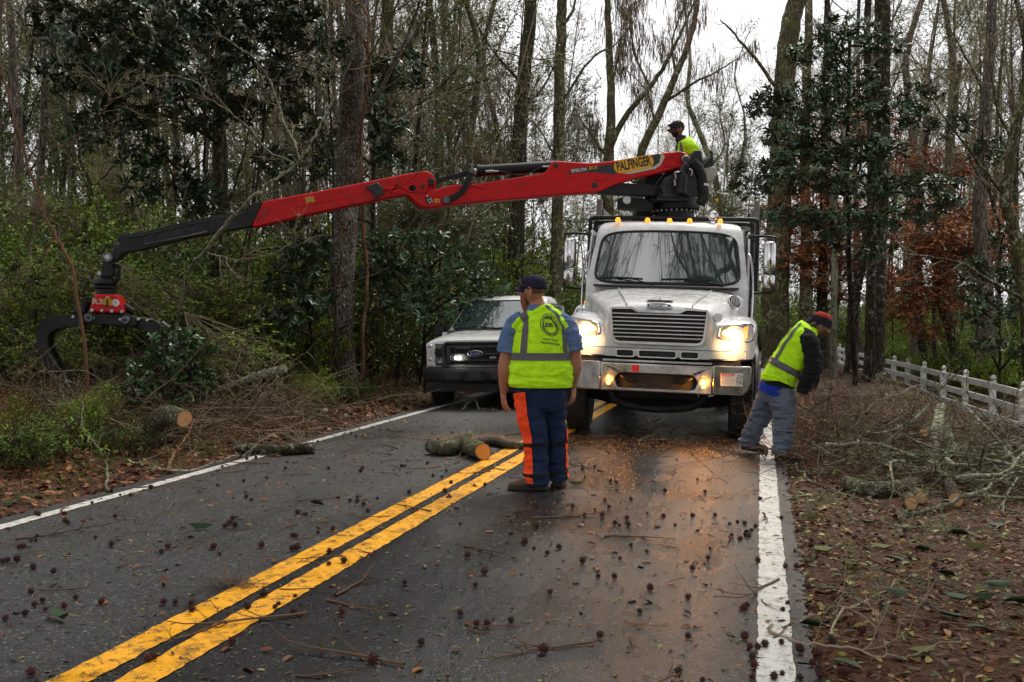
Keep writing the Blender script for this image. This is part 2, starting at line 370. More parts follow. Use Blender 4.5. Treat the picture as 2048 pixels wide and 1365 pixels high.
# headlights
for s in (-1, 1):
    root_h = None
    def HL(u, v, off):       # u across (-1 inner .. 1 outer), v -1..1
        x = .94 + u * .2 + (.008 * v); t_ = max((u + 1) / 2, 0)
        z = 1.345 + .018 * t_ + v * (.088 + .03 * t_) - .02 * (1 - t_) * (v < 0) * v
        y = -.835 + .20 * t_ ** 1.9 + .05 * (v * .5 + .5) - off
        return (s * x, y, z)
    def ringp(sc, off, n=32, p=4):
        out = []
        for k in range(n):
            a = 2 * math.pi * k / n; c, q = math.cos(a), math.sin(a)
            out.append(HL(sc * math.copysign(abs(c) ** (2 / p), c), sc * math.copysign(abs(q) ** (2 / p), q), off))
        return out
    b = MB(); b.rings([ringp(1.13, -.03), ringp(1.13, .012), ringp(1.05, .022), ringp(1.0, .012), ringp(.99, -.01)], caps=False); hl = b.build('headlight', 'chrome', truck, 50)
    b = MB(); rr = [ringp(q, .0) for q in (1.0, .7, .35, .02)]; b.rings(rr); b.build('lamp_back', 'lamp_clear', hl, 60)
    b = MB(); b.rings([[HL(*(lambda a, c: (-.28 + .42 * a, .0 + .55 * c))(*sq_round(math.cos(2 * math.pi * k / 24), math.sin(2 * math.pi * k / 24), 3)), .012 + o) for k in range(24)] for o in (0, .01)]); b.build('lit_lens', 'headlight_lit', hl)
    b = MB(); b.rings([[HL(*(lambda a, c: (-.22 + .66 * a, .83 * c))(*sq_round(math.cos(2 * math.pi * k / 24), math.sin(2 * math.pi * k / 24), 3)), .004 + o) for k in range(24)] for o in (0, .004)]); b.build('reflector', 'headlight_glow', hl)
    for k in range(5):
        for q in range(2):
            p = HL(.48 + .13 * q, -.5 + .26 * k, .012); b = MB(); b.ell(p, (.013, .008, .014), 8, 5); b.build('turn_bulb', 'amber_lit', hl)
    sp = bpy.data.lights.new('headlight_beam', 'SPOT'); sp.energy = 20; sp.color = (1, .55, .22); sp.spot_size = math.radians(76); sp.spot_blend = .9; sp.shadow_soft_size = .08
    so = bpy.data.objects.new('headlight_beam', sp); link(so, truck); so.location = (s * .9, -1.12, 1.33); so.rotation_euler = (math.radians(70), 0, 0)
    # wheel-arch flare and side marker
    b = MB(); pts = [(s * 1.205, .63 * math.cos(a), .5 + .63 * math.sin(a)) for a in np.linspace(math.radians(48), math.radians(176), 14)]
    b.tube(pts, .035, 6, sy=2.2); b.build('arch_flare', 'black_plastic', truck, 60)
    # air intake / oval vent and round plate on the left-hand (image right) side
vc = Vector((.915, -.02, 1.735)); Xv = Matrix.Translation(vc) @ Matrix.Rotation(math.radians(32), 4, 'Z') @ Matrix.Rotation(math.radians(-38), 4, 'X')
b = MB(); b.prism(circ(0, 0, .092, 26, .105), -.02, .03, 'y', X=Xv); vent = b.build('air_intake', 'chrome', truck, bevel=.006)
b = MB(); b.prism(circ(0, 0, .078, 24, .09), -.024, -.0, 'y', X=Xv); b.build('intake_mesh', 'under_black', vent)
for k in range(6):
    u = -.06 + k * .024; h = .085 * math.sqrt(max(1 - (u / .08) ** 2, 0)); b = MB(); b.tube([(u - .02, -.028, -h * .9), (u + .02, -.028, h * .9)], .005, 5, X=Xv); b.build('intake_bar', 'bolt_metal', vent)
Xr = Matrix.Translation((.71, -.80, 1.535)); b = MB(); b.prism(circ(0, 0, .052, 22), -.012, .06, 'y', X=Xr); b.build('round_reflector', 'lamp_clear', truck, bevel=.004)

# ---- cab shell
def cab_front(u, z):
    base = interp([(1.0, .5), (1.93, .5), (2.76, .96), (2.84, 1.06), (2.88, 1.25), (2.9, 1.5)], z); return base + .2 * abs(u) ** 2.2
def cab_ring(z, hw):
    top = sm(2.74, 2.9, z); yb = 2.05 - .25 * top
    pts = [(u * hw * (1 - .0 * top), cab_front(u, z), z - .0 * abs(u)) for u in np.linspace(-1, 1, 15)]
    pts += [(hw * 1.015, cab_front(1, z) + .12, z), (hw * 1.02, 1.4, z), (hw * 1.02, yb - .08, z), (hw * .96, yb, z), (0, yb, z), (-hw * .96, yb, z), (-hw * 1.02, yb - .08, z), (-hw * 1.02, 1.4, z), (-hw * 1.015, cab_front(1, z) + .12, z)]
    return pts
b = MB(); b.rings([cab_ring(z, hw) for z, hw in ((1.0, 1.08), (1.3, 1.1), (1.9, 1.1), (1.96, 1.095), (2.3, 1.06), (2.72, 1.01), (2.79, .985), (2.84, .94), (2.875, .85), (2.895, .7))]); cab = b.build('cab', 'white_paint', truck, 35)
def WS(a, c, off=0.0):     # windshield surface, a,c in -1..1
    c = .5 + c * .5; hw = 1.035 + (.955 - 1.035) * c; z = 1.955 + c * .77; x = a * hw
    return (x, cab_front(a * .96, z) - off, z - .035 * (1 - c) * 0 - .02 * a * a * c + .0)
b = MB(); b.grid(lambda u, v: WS(*(lambda q: (q[0] * .955, q[1] * .95))(sq_round(2 * u - 1, 2 * v - 1, 7)), .016), 25, 15); ws = b.build('windshield', 'wet_glass', truck, 180)
b = MB()
loopb = []
for k in range(72):
    a = 2 * math.pi * k / 72; c_, s_ = math.cos(a), math.sin(a); m = max(abs(c_), abs(s_)); q = sq_round(c_ / m, s_ / m, 7); loopb.append(WS(q[0] * .965, q[1] * .96, .013))
b.tube(loopb + [loopb[0]], .021, 6, False); b.build('windshield_gasket', 'rubber', truck, 60)
for x0, x1, xa in ((-.95, -.28, -.2), (-.05, .62, .72)):
    b = MB(); arm = [WS(x1 + .0, -.93, .03), WS(x1 - .35, -.82, .05)]
    b.tube([WS(x1 + .12, -1.02, .03), WS(x1 - .12, -.84, .05), WS(x1 - .38, -.76, .05)], .010, 6); wp = b.build('wiper', 'black_metal', truck)
    b = MB(); b.tube([WS(x0, -.80, .03), WS(x0 + .35, -.765, .035), WS(x1 - .02, -.80, .03)], .009, 6); b.build('wiper_blade', 'rubber', wp)
b = MB(); b.prism(rrect(-.045, .045, -.025, .025, .008), -.002, 0, 'y', X=Matrix.Translation(Vector(WS(.86, .78, .02)))); b.build('sticker', 'decal_white', truck)
b = MB(); b.box((0, .56, 1.925), (1.95, .22, .03)); b.build('cowl', 'black_plastic', truck, bevel=.01)
for s in (-1, 1):
    b = MB(); b.prism([(.85, 1.98), (1.85, 1.98), (1.85, 2.68), (1.25, 2.68)], s * 1.06, s * 1.11, 'x'); b.build('side_window', 'dark_glass', truck, bevel=.01)
    b = MB(); b.prism([(.80, 1.05), (1.95, 1.05), (1.95, 2.74), (1.2, 2.74), (.80, 1.97)], s * 1.09, s * 1.118, 'x', holes=[[(.9, 2.0), (1.8, 2.0), (1.8, 2.66), (1.27, 2.66)]]); dr = b.build('door', 'white_paint', truck, bevel=.008)
    b = MB(); b.tube(smooth_path([(s * 1.12, .80, 1.30), (s * 1.16, .80, 1.36), (s * 1.17, .86, 2.0), (s * 1.13, .95, 2.35), (s * 1.1, 1.0, 2.42)]), .014, 8); b.build('grab_handle', 'chrome', dr, 60)
# roof marker lamps, horn
for x in (-.73, -.31, 0, .28, .70):
    b = MB(); b.rings([[(x + a * w, 1.14 + c * w * 1.2, z) for a, c in ((-1, -1), (1, -1), (1, 1), (-1, 1))] for w, z in ((.036, 2.855), (.036, 2.885), (.026, 2.91), (.010, 2.916))]); b.build('marker_lamp', 'amber_lit', truck, 40, bevel=.006)
b = MB(); b.lathe([(.02, .2), (.06, .16), (.068, .04), (.07, 0), (.06, -.012), (.04, -.016)], (.60, 1.25, 2.965)); h_ = b.build('roof_beacon', 'chrome', truck, 50)
b = MB(); b.box((.60, 1.33, 2.90), (.05, .08, .07)); b.build('beacon_foot', 'chrome', h_)
# mirrors
for s in (-1, 1):
    b = MB(); x = s * 1.45
    b.tube(smooth_path([(s * 1.09, .98, 2.66), (s * 1.30, .92, 2.665), (s * 1.43, .9, 2.65), (x, .9, 2.6), (x, .9, 2.3), (x, .9, 1.98), (s * 1.44, .9, 1.92), (s * 1.38, .9, 1.895), (s * 1.10, .92, 1.88)], 4), .018, 8); br = b.build('mirror_bracket', 'black_metal', truck, 60)
    b = MB(); b.box((s * 1.12, .93, 1.89), (.09, .12, .12)); b.box((s * 1.12, .98, 2.66), (.07, .08, .06)); b.build('bracket_mount', 'black_plastic', br, bevel=.01)
    for z0, z1, w, dd in ((2.17, 2.60, .17, .08), (1.965, 2.145, .17, .09)):
        rs = []
        xc = s * 1.375; zc, hz = (z0 + z1) / 2, (z1 - z0) / 2
        for sc, y in ((.97, .99), (1, .97), (1, .90), (.93, .86), (.75, .835), (.4, .82)):
            rs.append([(xc + w / 2 * sc * q[0], y, zc + hz * (sc * .35 + .65) * q[1]) for q in [sq_round(math.cos(2 * math.pi * k / 28) / max(abs(math.cos(2 * math.pi * k / 28)), abs(math.sin(2 * math.pi * k / 28))), math.sin(2 * math.pi * k / 28) / max(abs(math.cos(2 * math.pi * k / 28)), abs(math.sin(2 * math.pi * k / 28))), 6) for k in range(28)]])
        b = MB(); b.rings(rs); b.build('mirror_shell', 'chrome', truck, 50)
        b = MB(); b.ell((x, .9, zc + .0), (.032, .032, .032), 12, 8); b.build('clamp', 'black_plastic', br)
# rack of black tube behind the cab, exhaust shields
b = MB()
for dy, dz, dx in ((2.25, 3.02, 0), (2.36, 2.96, -.07)):
    b.tube(smooth_path([(-1.26 - dx, dy, 2.0), (-1.26 - dx, dy, 2.9), (-1.22 - dx, dy, dz - .02), (-1.12 - dx, dy, dz), (-.4, dy, dz), (.4, dy, dz), (1.12 + dx, dy, dz), (1.22 + dx, dy, dz - .02), (1.26 + dx, dy, 2.9), (1.26 + dx, dy, 1.9)], 4), .032, 8)
rack = b.build('headache_rack', 'black_metal', truck, 60)
for s in (-1, 1):
    for z in (1.2, 1.6, 2.0, 2.35, 2.7): b = MB(); b.box((s * 1.17, 2.3, z), (.2, .08, .03)); b.build('rack_step', 'black_metal', rack)
    b = MB(); b.box((s * 1.14, 2.34, 1.9), (.12, .1, 1.9)); b.build('rack_post', 'black_metal', rack, bevel=.01)
# bumper
b = MB(); b.prism([(-.672, .60), (.672, .60), (.672, .945), (-.672, .945)], -1.02, -.90, 'y', holes=[rrect(-.49, .49, .645, .825, .085, 6)]); bump = b.build('bumper', 'dirty_chrome', truck, bevel=.018, seg=3)
b = MB(); b.prism([(-.66, .955), (.66, .955), (.66, .985), (-.66, .985)], -.98, -.86, 'y'); b.build('bumper_ledge', 'dirty_chrome', bump, bevel=.01)
b = MB(); b.prism(rrect(-.50, .50, .635, .835, .09, 6), -.93, -.88, 'y'); b.build('bumper_recess', 'under_black', bump)
for z in (.68, .71, .74, .77, .80):
    b = MB(); b.box((0, -.935, z), (.7, .01, .006)); b.build('recess_slat', 'black_plastic', bump)
for s in (-1, 1):
    b = MB(); b.tube(smooth_path([(s * .44, -.95, .80), (s * .40, -.99, .78), (s * .33, -.98, .74), (s * .29, -.94, .73)], 4), .022, 8); b.build('tow_hook', 'black_metal', bump, 60)
    Xe = Matrix.Translation((s * .676, -1.01, 0)) @ Matrix.Rotation(s * math.radians(23), 4, 'Z')
    pl = [(0, .60), (s * .40, .60), (s * .47, .66), (s * .50, .76), (s * .50, .955), (0, .955)]
    b = MB(); b.prism(pl, 0, .1, 'y', X=Xe); be = b.build('bumper_end', 'dirty_chrome', truck, bevel=.02, seg=3)
    b = MB(); b.prism(rrect(s * .57 - .022, s * .57 + .022, .68, .79, .008), -1.035, -1.015, 'y'); b.build('amber_bar', 'amber_bar', truck, bevel=.004)
    al = bpy.data.lights.new('amber_lamp', 'POINT'); al.energy = 3 if s < 0 else 9; al.color = (1, .34, .03); al.shadow_soft_size = .03; ao = bpy.data.objects.new('amber_lamp', al); link(ao, truck); ao.location = (s * .57, -1.09, .735)
    b = MB(); b.prism(rrect(s * .57 - .03, s * .57 + .03, .67, .80, .01), -1.026, -1.010, 'y'); b.build('amber_bar_base', 'black_plastic', truck)
    if s == 1:
        b = MB(); b.prism(rrect(.10, .385, .715, .87, .004, 1), -.004, 0, 'y', X=Xe); dc = b.build('warning_decal', 'decal_white', be)
        b = MB(); b.prism(rrect(.105, .27, .842, .866, .003, 1), -.006, -.003, 'y', X=Xe); b.build('decal_header', 'decal_red', be)
        fx = lambda ox, oz: (lambda x, y: Xe @ Vector((ox + x, -.0075, oz + y)))
        text_mesh('\u25B2 DANGER', .02, fx(.19, .854), 'decal_white', 'lettering', be, width=.12, bold=.0004)
        text_mesh('ELECTROCUTION HAZARD', .014, fx(.187, .828), 'decal_black', 'lettering', be, width=.14)
        for k, tx in enumerate(('Death or serious injury can', 'occur if this equipment is', 'near energized power lines.', 'Keep clear. Do not touch')): text_mesh(tx, .011, fx(.187, .808 - k * .02), 'decal_black', 'lettering', be, width=.15 - .01 * (k % 2))
        b = MB()
        for p in ([(.30, .73), (.31, .80), (.32, .86)], [(.34, .73), (.335, .78), (.35, .81)], [(.36, .73), (.35, .78)], [(.32, .85), (.37, .84), (.375, .74)], [(.295, .80), (.325, .83)]): b.tube([(x, -.006, z) for x, z in p], .003, 4, X=Xe)
        b.ell(tuple(Xe @ Vector((.348, -.006, .822))), (.008, .003, .008), 8, 5); b.build('hazard_pictogram', 'decal_black', be)
b = MB(); b.box((-.25, -1.024, .885), (.09, .003, .085)); b.build('red_tag', 'decal_red', truck)
for x in (-.04, .1): b = MB(); b.ell((x, -1.022, .89), (.009, .006, .009), 8, 5); b.build('bumper_bolt', 'bolt_metal', bump)
# chassis, axle, tyres
b = MB(); b.box((0, -.62, .98), (2.0, .3, .08)); b.box((0, -.75, .93), (1.5, .15, .1)); b.build('bumper_support', 'under_black', truck)
b = MB()
for s in (-1, 1): b.box((s * .42, 3.3, .83), (.09, 8.2, .26))
b.box((0, .8, .95), (1.5, 2.2, .5)); b.box((0, -.1, .75), (1.0, .9, .5)); b.build('chassis', 'under_black', truck)
b = MB(); b.tube([(-.95, 0, .5), (-.6, 0, .42), (.6, 0, .42), (.95, 0, .5)], .07, 8); b.build('front_axle', 'under_black', truck)
b = MB(); b.tube(smooth_path([(-.62, -.45, .72), (-.55, -.5, .5), (-.4, -.5, .40), (0, -.52, .36), (.4, -.5, .40), (.55, -.5, .5), (.62, -.45, .72)], 4), .05, 8); b.build('cross_member', 'under_black', truck, 60)
def tyre(parent, x, y, r=.5, w=.29, s=1, rim=True):
    b = MB(); prof = [(r * .56, -w / 2 + .02), (r * .62, -w / 2), (r * .9, -w / 2), (r * .97, -w * .44), (r, -w * .36), (r, w * .36), (r * .97, w * .44), (r * .9, w / 2), (r * .62, w / 2), (r * .56, w / 2 - .02)]
    b.lathe(prof, (x, y, r), 'x', 36); ty = b.build('wheel', 'rubber', parent, 35)
    b = MB()
    for k in range(36):
        a = 2 * math.pi * k / 36
        for q, off in ((-.33, 0), (-.11, .5), (.11, 0), (.33, .5)):
            a2 = a + off * 2 * math.pi / 36; X = Matrix.Translation((x + q * w, y, r)) @ Matrix.Rotation(a2, 4, 'X'); b.box((0, 0, r + .004), (w * .18, r * .12, .018), X)
    b.build('tread', 'rubber', ty)
    b = MB(); b.lathe([(r * .5, -.05), (r * .57, 0), (r * .57, .1), (r * .45, .1), (r * .3, .06), (r * .1, .03), (.02, .02)] if s < 0 else [(r * .5, .05), (r * .57, 0), (r * .57, -.1), (r * .45, -.1), (r * .3, -.06), (r * .1, -.03), (.02, -.02)], (x - s * .05 + s * w * .3, y, r), 'x', 24); b.build('rim', 'worn_steel', ty)
for s in (-1, 1):
    tyre(truck, s * 1.04, 0, .5, .29, s)
    for y in (4.9, 6.1): tyre(truck, s * .98, y, .5, .5, s)
# dump body
b = MB()
for s in (-1, 1):
    b.box((s * 1.23, 5.9, 2.25), (.05, 4.6, 2.1))
b.box((0, 5.9, 1.22), (2.4, 4.6, .1)); body = b.build('dump_body', 'grey_panel', truck, bevel=.01)
for s in (-1, 1):
    for k in range(6): b = MB(); b.box((s * 1.285, 3.62 + k * .9, 2.28 + (.05 if k == 0 else 0)), (.09, .14, 2.25 if k == 0 else 2.1)); b.build('body_stake', 'grey_panel', body, bevel=.008)
    for z in (1.6, 2.2, 2.8, 3.25): b = MB(); b.box((s * 1.262, 5.9, z), (.03, 4.5, .12)); b.build('body_rail', 'grey_panel', body, bevel=.006)
b = MB(); b.box((0, 3.62, 2.0), (2.4, .06, 1.6)); b.build('body_front_panel', 'grey_panel', body)
b = MB(); b.box((0, 2.75, 1.0), (1.6, 1.1, .35)); b.build('crane_bed', 'under_black', truck)
# ================================================================ knuckle-boom loader crane
BASE = Vector((-1.22, 15.75, 0))
# boom plane: vertical plane through the shoulder pin and the grapple pin
SH = PD(1372, 318, 15.55); TIP = PD(214, 515, 14.1)
uvec = Vector((TIP.x - SH.x, TIP.y - SH.y, 0)).normalized(); nvec = Vector((uvec.y, -uvec.x, 0))      # nvec towards the camera side
if nvec.y > 0: nvec = -nvec
XC = Matrix(((-uvec.x, -nvec.x, 0, 0), (-uvec.y, -nvec.y, 0, 0), (0, 0, 1, 0), (0, 0, 0, 1)))      # local x to the right along the boom, y away from the camera, z up
crane_root = thing('loader_crane', 'red and black loader crane behind the truck cab, its boom stretched out left', 'crane', (SH.x, SH.y, 0))
crane_root.rotation_euler = XC.to_euler()
XCi = (Matrix.Translation((SH.x, SH.y, 0)) @ XC).inverted()
def C(px, py, off=0.0):
    """pixel -> (u, z) on the boom plane moved off metres towards the camera"""
    r = ray(px, py); o = Vector((0, 0, CAM_H)); p0 = SH + nvec * off
    t = (p0 - o).dot(nvec) / r.dot(nvec); q = XCi @ (o + r * t); return (q.x, q.z)
def Cp(pts, off=0.0): return [C(x, y, off) for x, y in pts]
def cplate(name, pts, y0, y1, mat, parent=crane_root, bevel=.008, holes=(), off=None):
    b = MB(); b.prism(Cp(pts, -(y0 if off is None else off)), y0, y1, 'y', holes=[Cp(h) for h in holes]); return b.build(name, mat, parent, bevel=bevel)
def cpin(name, px, py, r, y0, y1, mat, parent=crane_root, n=22):
    u, z = C(px, py, -y0); b = MB(); b.prism(circ(u, z, r, n), y0, y1, 'y'); return b.build(name, mat, parent, bevel=min(.01, r * .15))
W1 = .15
def k3(x, y): return (820 + x / 4.876, 280 + y / 4.876)
main = [k3(*p) for p in ((150, 660), (85, 640), (0, 560), (-60, 500), (0, 500), (150, 510), (215, 470), (245, 490), (300, 465), (400, 442), (470, 436), (700, 420), (900, 388), (1200, 342), (1290, 328), (1330, 305), (1365, 255), (1385, 218), (1410, 206), (1440, 206), (1750, 226), (1900, 212))] \
    + [(1226, 322), (1290, 311), (1340, 304), (1358, 303), (1372, 305), (1379, 312), (1380, 322), (1376, 330), (1366, 335), (1345, 340), (1280, 355), (1240, 367), (1215, 376), (1196, 385), (1189, 385), (1140, 388), (1000, 401), (905, 410)] + [k3(*p) for p in ((300, 650), (230, 665))]
boom = cplate('main_boom', main, -W1, W1, 'red_paint', bevel=.02)
# decals on the main boom
Y = -W1 - .004
blk = [(1133, 350), (1148, 337), (1225, 329), (1316, 308), (1322, 311), (1318, 326), (1308, 333), (1262, 343), (1225, 349), (1190, 345), (1150, 346)]
cplate('decal', blk, Y, Y + .003, 'decal_grey', boom, 0)
cplate('decal_edge', [(1316, 308), (1325, 309), (1330, 314), (1321, 331), (1311, 338), (1262, 348), (1245, 348), (1262, 343), (1308, 333), (1318, 326), (1322, 311)], Y, Y + .003, 'decal_cream', boom, 0)
c0 = Vector(C(1267.5, 328.5, -Y)); c1 = Vector(C(1300, 322, -Y)); ang = math.atan2(c1.y - c0.y, c1.x - c0.x)   # local x runs towards the left of the photo
px_m = abs(Vector(C(1227, 337, -Y)).x - Vector(C(1307, 320, -Y)).x)
def onboom(x, y, cx, cz, a, yy): return (cx + x * math.cos(a) - y * math.sin(a), yy, cz + x * math.sin(a) + y * math.cos(a))
aa = math.atan2((337 - 320), (1307 - 1227)) * 1.0
b = MB(); hw, hh = px_m * .505, .098
b.prism([(onboom(x, y, c0.x, c0.y, aa, 0)[0], onboom(x, y, c0.x, c0.y, aa, 0)[2]) for x, y in rrect(-hw, hw, -hh, hh, hh * .98, 7)], Y - .003, Y, 'y'); b.build('name_plate', 'decal_yellow', boom)
text_mesh('PALFINGER', .2, lambda x, y: onboom(x, y, c0.x, c0.y, aa, Y - .006), 'decal_black', 'lettering', boom, width=hw * 1.72, bold=.006)
ce = Vector(C(1158, 341, -Y)); text_mesh('EPSILON', .068, lambda x, y: onboom(x, y, ce.x, ce.y, aa * .75, Y - .003), 'decal_white', 'lettering', boom, width=.235, bold=.001)
ce = Vector(C(1186, 336.5, -Y)); text_mesh('M13A', .072, lambda x, y: onboom(x, y, ce.x, ce.y, aa * .75, Y - .003), 'decal_yellow', 'lettering', boom, width=.14, bold=.001, shear=.3)
# relief ribs near the shoulder
def crib(pts, r, off, mat='red_paint', parent=boom, n=6, name='rib', sy=1):
    b = MB(); b.tube([(C(x, y, off)[0], -off, C(x, y, off)[1]) for x, y in [tuple(p)[:2] for p in smooth_path([(x, y, 0) for x, y in pts], 4)]], r, n, sy=sy); return b.build(name, mat, parent, 60)
crib([(1330, 318), (1343, 308), (1360, 305), (1374, 311)], .012, W1); crib([(1331, 332), (1345, 333), (1353, 327), (1349, 316), (1340, 314), (1331, 318)], .01, W1)
crib([(1357, 318), (1364, 311), (1374, 312)], .01, W1); crib([(1357, 320), (1364, 327), (1374, 326)], .01, W1)
cpin('shoulder_pin', 1371.5, 318.5, .062, -W1 - .045, W1 + .03, 'bolt_metal', boom); cpin('pin_face', 1371.5, 318.5, .046, -W1 - .052, -W1 - .04, 'worn_steel', boom)
cpin('lift_pin', 1190, 371, .045, -W1 - .012, -W1, 'dark_metal', boom); cpin('cylinder_pin', 1113, 331, .036, -W1 - .012, -W1, 'dark_metal', boom)
crib([(1192, 358), (1197, 360), (1205, 357), (1212, 357)], .013, W1 + .01)
crib([k3(500, 450), k3(570, 438), k3(650, 452), k3(715, 478)], .014, W1); crib([k3(560, 470), k3(640, 465), k3(715, 480)], .008, W1)
cplate('sticker', [k3(240, 575), k3(292, 580), k3(290, 614), k3(240, 612)], Y, Y + .003, 'decal_yellow', boom, 0)
crib([k3(250, 600), k3(265, 590), k3(280, 600)], .006, W1 + .005, 'decal_black', name='sticker_print')
# link plate with four studs
cplate('stud_plate', [k3(*p) for p in ((150, 545), (165, 535), (185, 545), (225, 590), (222, 612), (190, 632), (165, 610), (150, 570))], -W1 - .012, -W1, 'black_metal', boom)
for p in ((168, 549), (176, 587), (200, 577), (190, 613), (213, 600)): cpin('stud', *k3(*p), .017, -W1 - .03, -W1 - .01, 'bolt_metal', boom, 10)
# linkage: curved black levers, hydraulic cylinder
W2 = W1 + .035
def lever(pts, w, y0, y1, name='lever', mat='black_metal'):
    p = [Vector((*C(*q, -y0), 0)) for q in pts]; p = smooth_path([(v.x, v.y, 0) for v in p], 5); L, R_ = [], []
    for i, v in enumerate(p):
        t = (p[min(i + 1, len(p) - 1)] - p[max(i - 1, 0)]).normalized(); nn = Vector((-t.y, t.x, 0)); L.append((v.x + nn.x * w, v.y + nn.y * w)); R_.append((v.x - nn.x * w, v.y - nn.y * w))
    b = MB(); b.prism(L + R_[::-1], y0, y1, 'y'); return b.build(name, mat, crane_root, bevel=.008)
lever([k3(358, 588), k3(430, 560), k3(510, 500), k3(560, 410), k3(605, 310)], .046, -W2, -W1 - .004)
lever([k3(358, 588), k3(430, 560), k3(510, 500), k3(560, 410), k3(605, 310)], .046, W1 + .004, W2)
lever([k3(205, 408), k3(380, 370), k3(510, 335), k3(605, 303)], .034, -.09, -.05); lever([k3(205, 408), k3(380, 370), k3(510, 335), k3(605, 303)], .034, .05, .09)
cpin('lever_pin', *k3(355, 590), .052, -W2 - .03, W2, 'worn_steel'); cpin('lever_pin', *k3(605, 302), .044, -W2 - .03, W2, 'worn_steel'); cpin('lever_eye', *k3(355, 590), .062, -W2 - .012, -W2, 'black_metal')
def crod(p0, p1, r, name, mat, parent=crane_root, off=0, n=18):
    a, c = C(*p0, -off), C(*p1, -off); b = MB(); b.cyl((a[0], off, a[1]), (c[0], off, c[1]), r, None, n); return b.build(name, mat, parent, 50, bevel=.006)
cyl = crod(k3(670, 305), k3(1410, 258), .085, 'hydraulic_cylinder', 'black_metal'); crod(k3(605, 308), k3(690, 303), .04, 'piston_rod', 'chrome', cyl); crod(k3(650, 305), k3(690, 303), .097, 'cylinder_collar', 'black_metal', cyl)
crib([k3(860, 308), k3(930, 315), k3(1000, 335), k3(1090, 342), k3(1180, 320), k3(1240, 285), k3(1300, 265)], .010, .11, 'rubber', crane_root, name='hydraulic_hose'); crod(k3(735, 312), k3(815, 306), .02, 'hose_coupling', 'bolt_metal', cyl, -.11); crod(k3(810, 309), k3(865, 308), .013, 'hose_coupling', 'bolt_metal', cyl, -.11); crod(k3(1290, 264), k3(1360, 262), .014, 'hose_coupling', 'bolt_metal', cyl, -.11)
# outer boom
def k2(x, y): return (500 + x / 4.876, 330 + y / 4.876)
outer = [k2(*p) for p in ((22, 612), (30, 560), (125, 358), (205, 342), (640, 262), (1100, 172), (1500, 92), (1640, 68), (1680, 60), (1730, 62), (1780, 95), (1815, 150), (1815, 215), (1795, 270), (1740, 300), (1700, 330), (1650, 310), (1540, 296), (1450, 302), (1300, 335), (1000, 395), (600, 480), (200, 575))]
ob = cplate('outer_boom', outer, -.125, .125, 'red_paint', bevel=.02)
cplate('boom_head_plate', [k2(*p) for p in ((1300, 240), (1380, 230), (1480, 195), (1560, 140), (1640, 70), (1690, 60), (1740, 66), (1785, 100), (1812, 150), (1815, 200), (1780, 215), (1745, 165), (1720, 262), (1560, 262), (1475, 225), (1540, 270), (1560, 296), (1480, 292), (1380, 272))], -.15, -.12, 'red_paint', ob, .01)
crib([k2(1300, 240), k2(1390, 228), k2(1480, 195), k2(1560, 140), k2(1630, 75)], .012, .15, parent=ob); crib([k2(1470, 225), k2(1550, 262), k2(1700, 268), k2(1722, 240), k2(1738, 150)], .013, .15, parent=ob); crib([k2(1735, 180), k2(1755, 210), k2(1790, 205), k2(1800, 180)], .011, .15, parent=ob)
cplate('knuckle_web', [k2(*p) for p in ((1540, 300), (1600, 320), (1660, 380), (1690, 420), (1780, 420), (1760, 300), (1700, 260), (1560, 262))], -.1, .1, 'red_paint', boom)
cpin('knuckle_pin', *k2(1767, 162), .05, -.175, .14, 'dark_metal', ob); cpin('knuckle_pin', *k2(1686, 212), .032, -.16, .13, 'dark_metal', ob)
for p, r in (((1588, 228), .05), ((1575, 229), .04)): cpin('lightening_hole', *k2(*p), r, -.154, -.151, 'under_black', ob)
crib([k2(190, 462), k2(640, 382), k2(1140, 268)], .005, .126, parent=ob, name='weld_seam')
cplate('sticker', [k2(*p) for p in ((535, 318), (615, 302), (634, 358), (550, 375))], -.131, -.127, 'decal_yellow', ob, 0)
cs = Vector(C(*k2(585, 338), .131)); text_mesh('CAUTION\nKEEP CLEAR\nOF BOOM', .034, lambda x, y: onboom(x, y, cs.x, cs.y, .2, -.134), 'decal_black', 'sticker_print', ob, width=.11)
cplate('bumper_pad', [k2(*p) for p in ((1130, 215), (1165, 200), (1245, 168), (1290, 215), (1305, 280), (1230, 325), (1200, 340), (1215, 290))], -.19, -.11, 'black_plastic', ob, .012)
cplate('wear_plate', [k2(*p) for p in ((112, 418), (200, 420), (150, 520), (140, 455))], -.132, -.12, 'red_paint', ob, .003)
for p in ((128, 462), (140, 445), (118, 482)): cpin('stud', *k2(*p), .013, -.14, -.12, 'worn_steel', ob, 8)
for p, r in (((83, 540), .017), ((95, 521), .009), ((72, 560), .009)): cpin('bolt_hole', *k2(*p), r, -.128, -.126, 'under_black', ob, 10)
cplate('boom_end_cap', [k2(*p) for p in ((128, 357), (35, 375), (-15, 430), (0, 520), (20, 590), (30, 560))], -.128, .128, 'black_metal', bevel=.01)
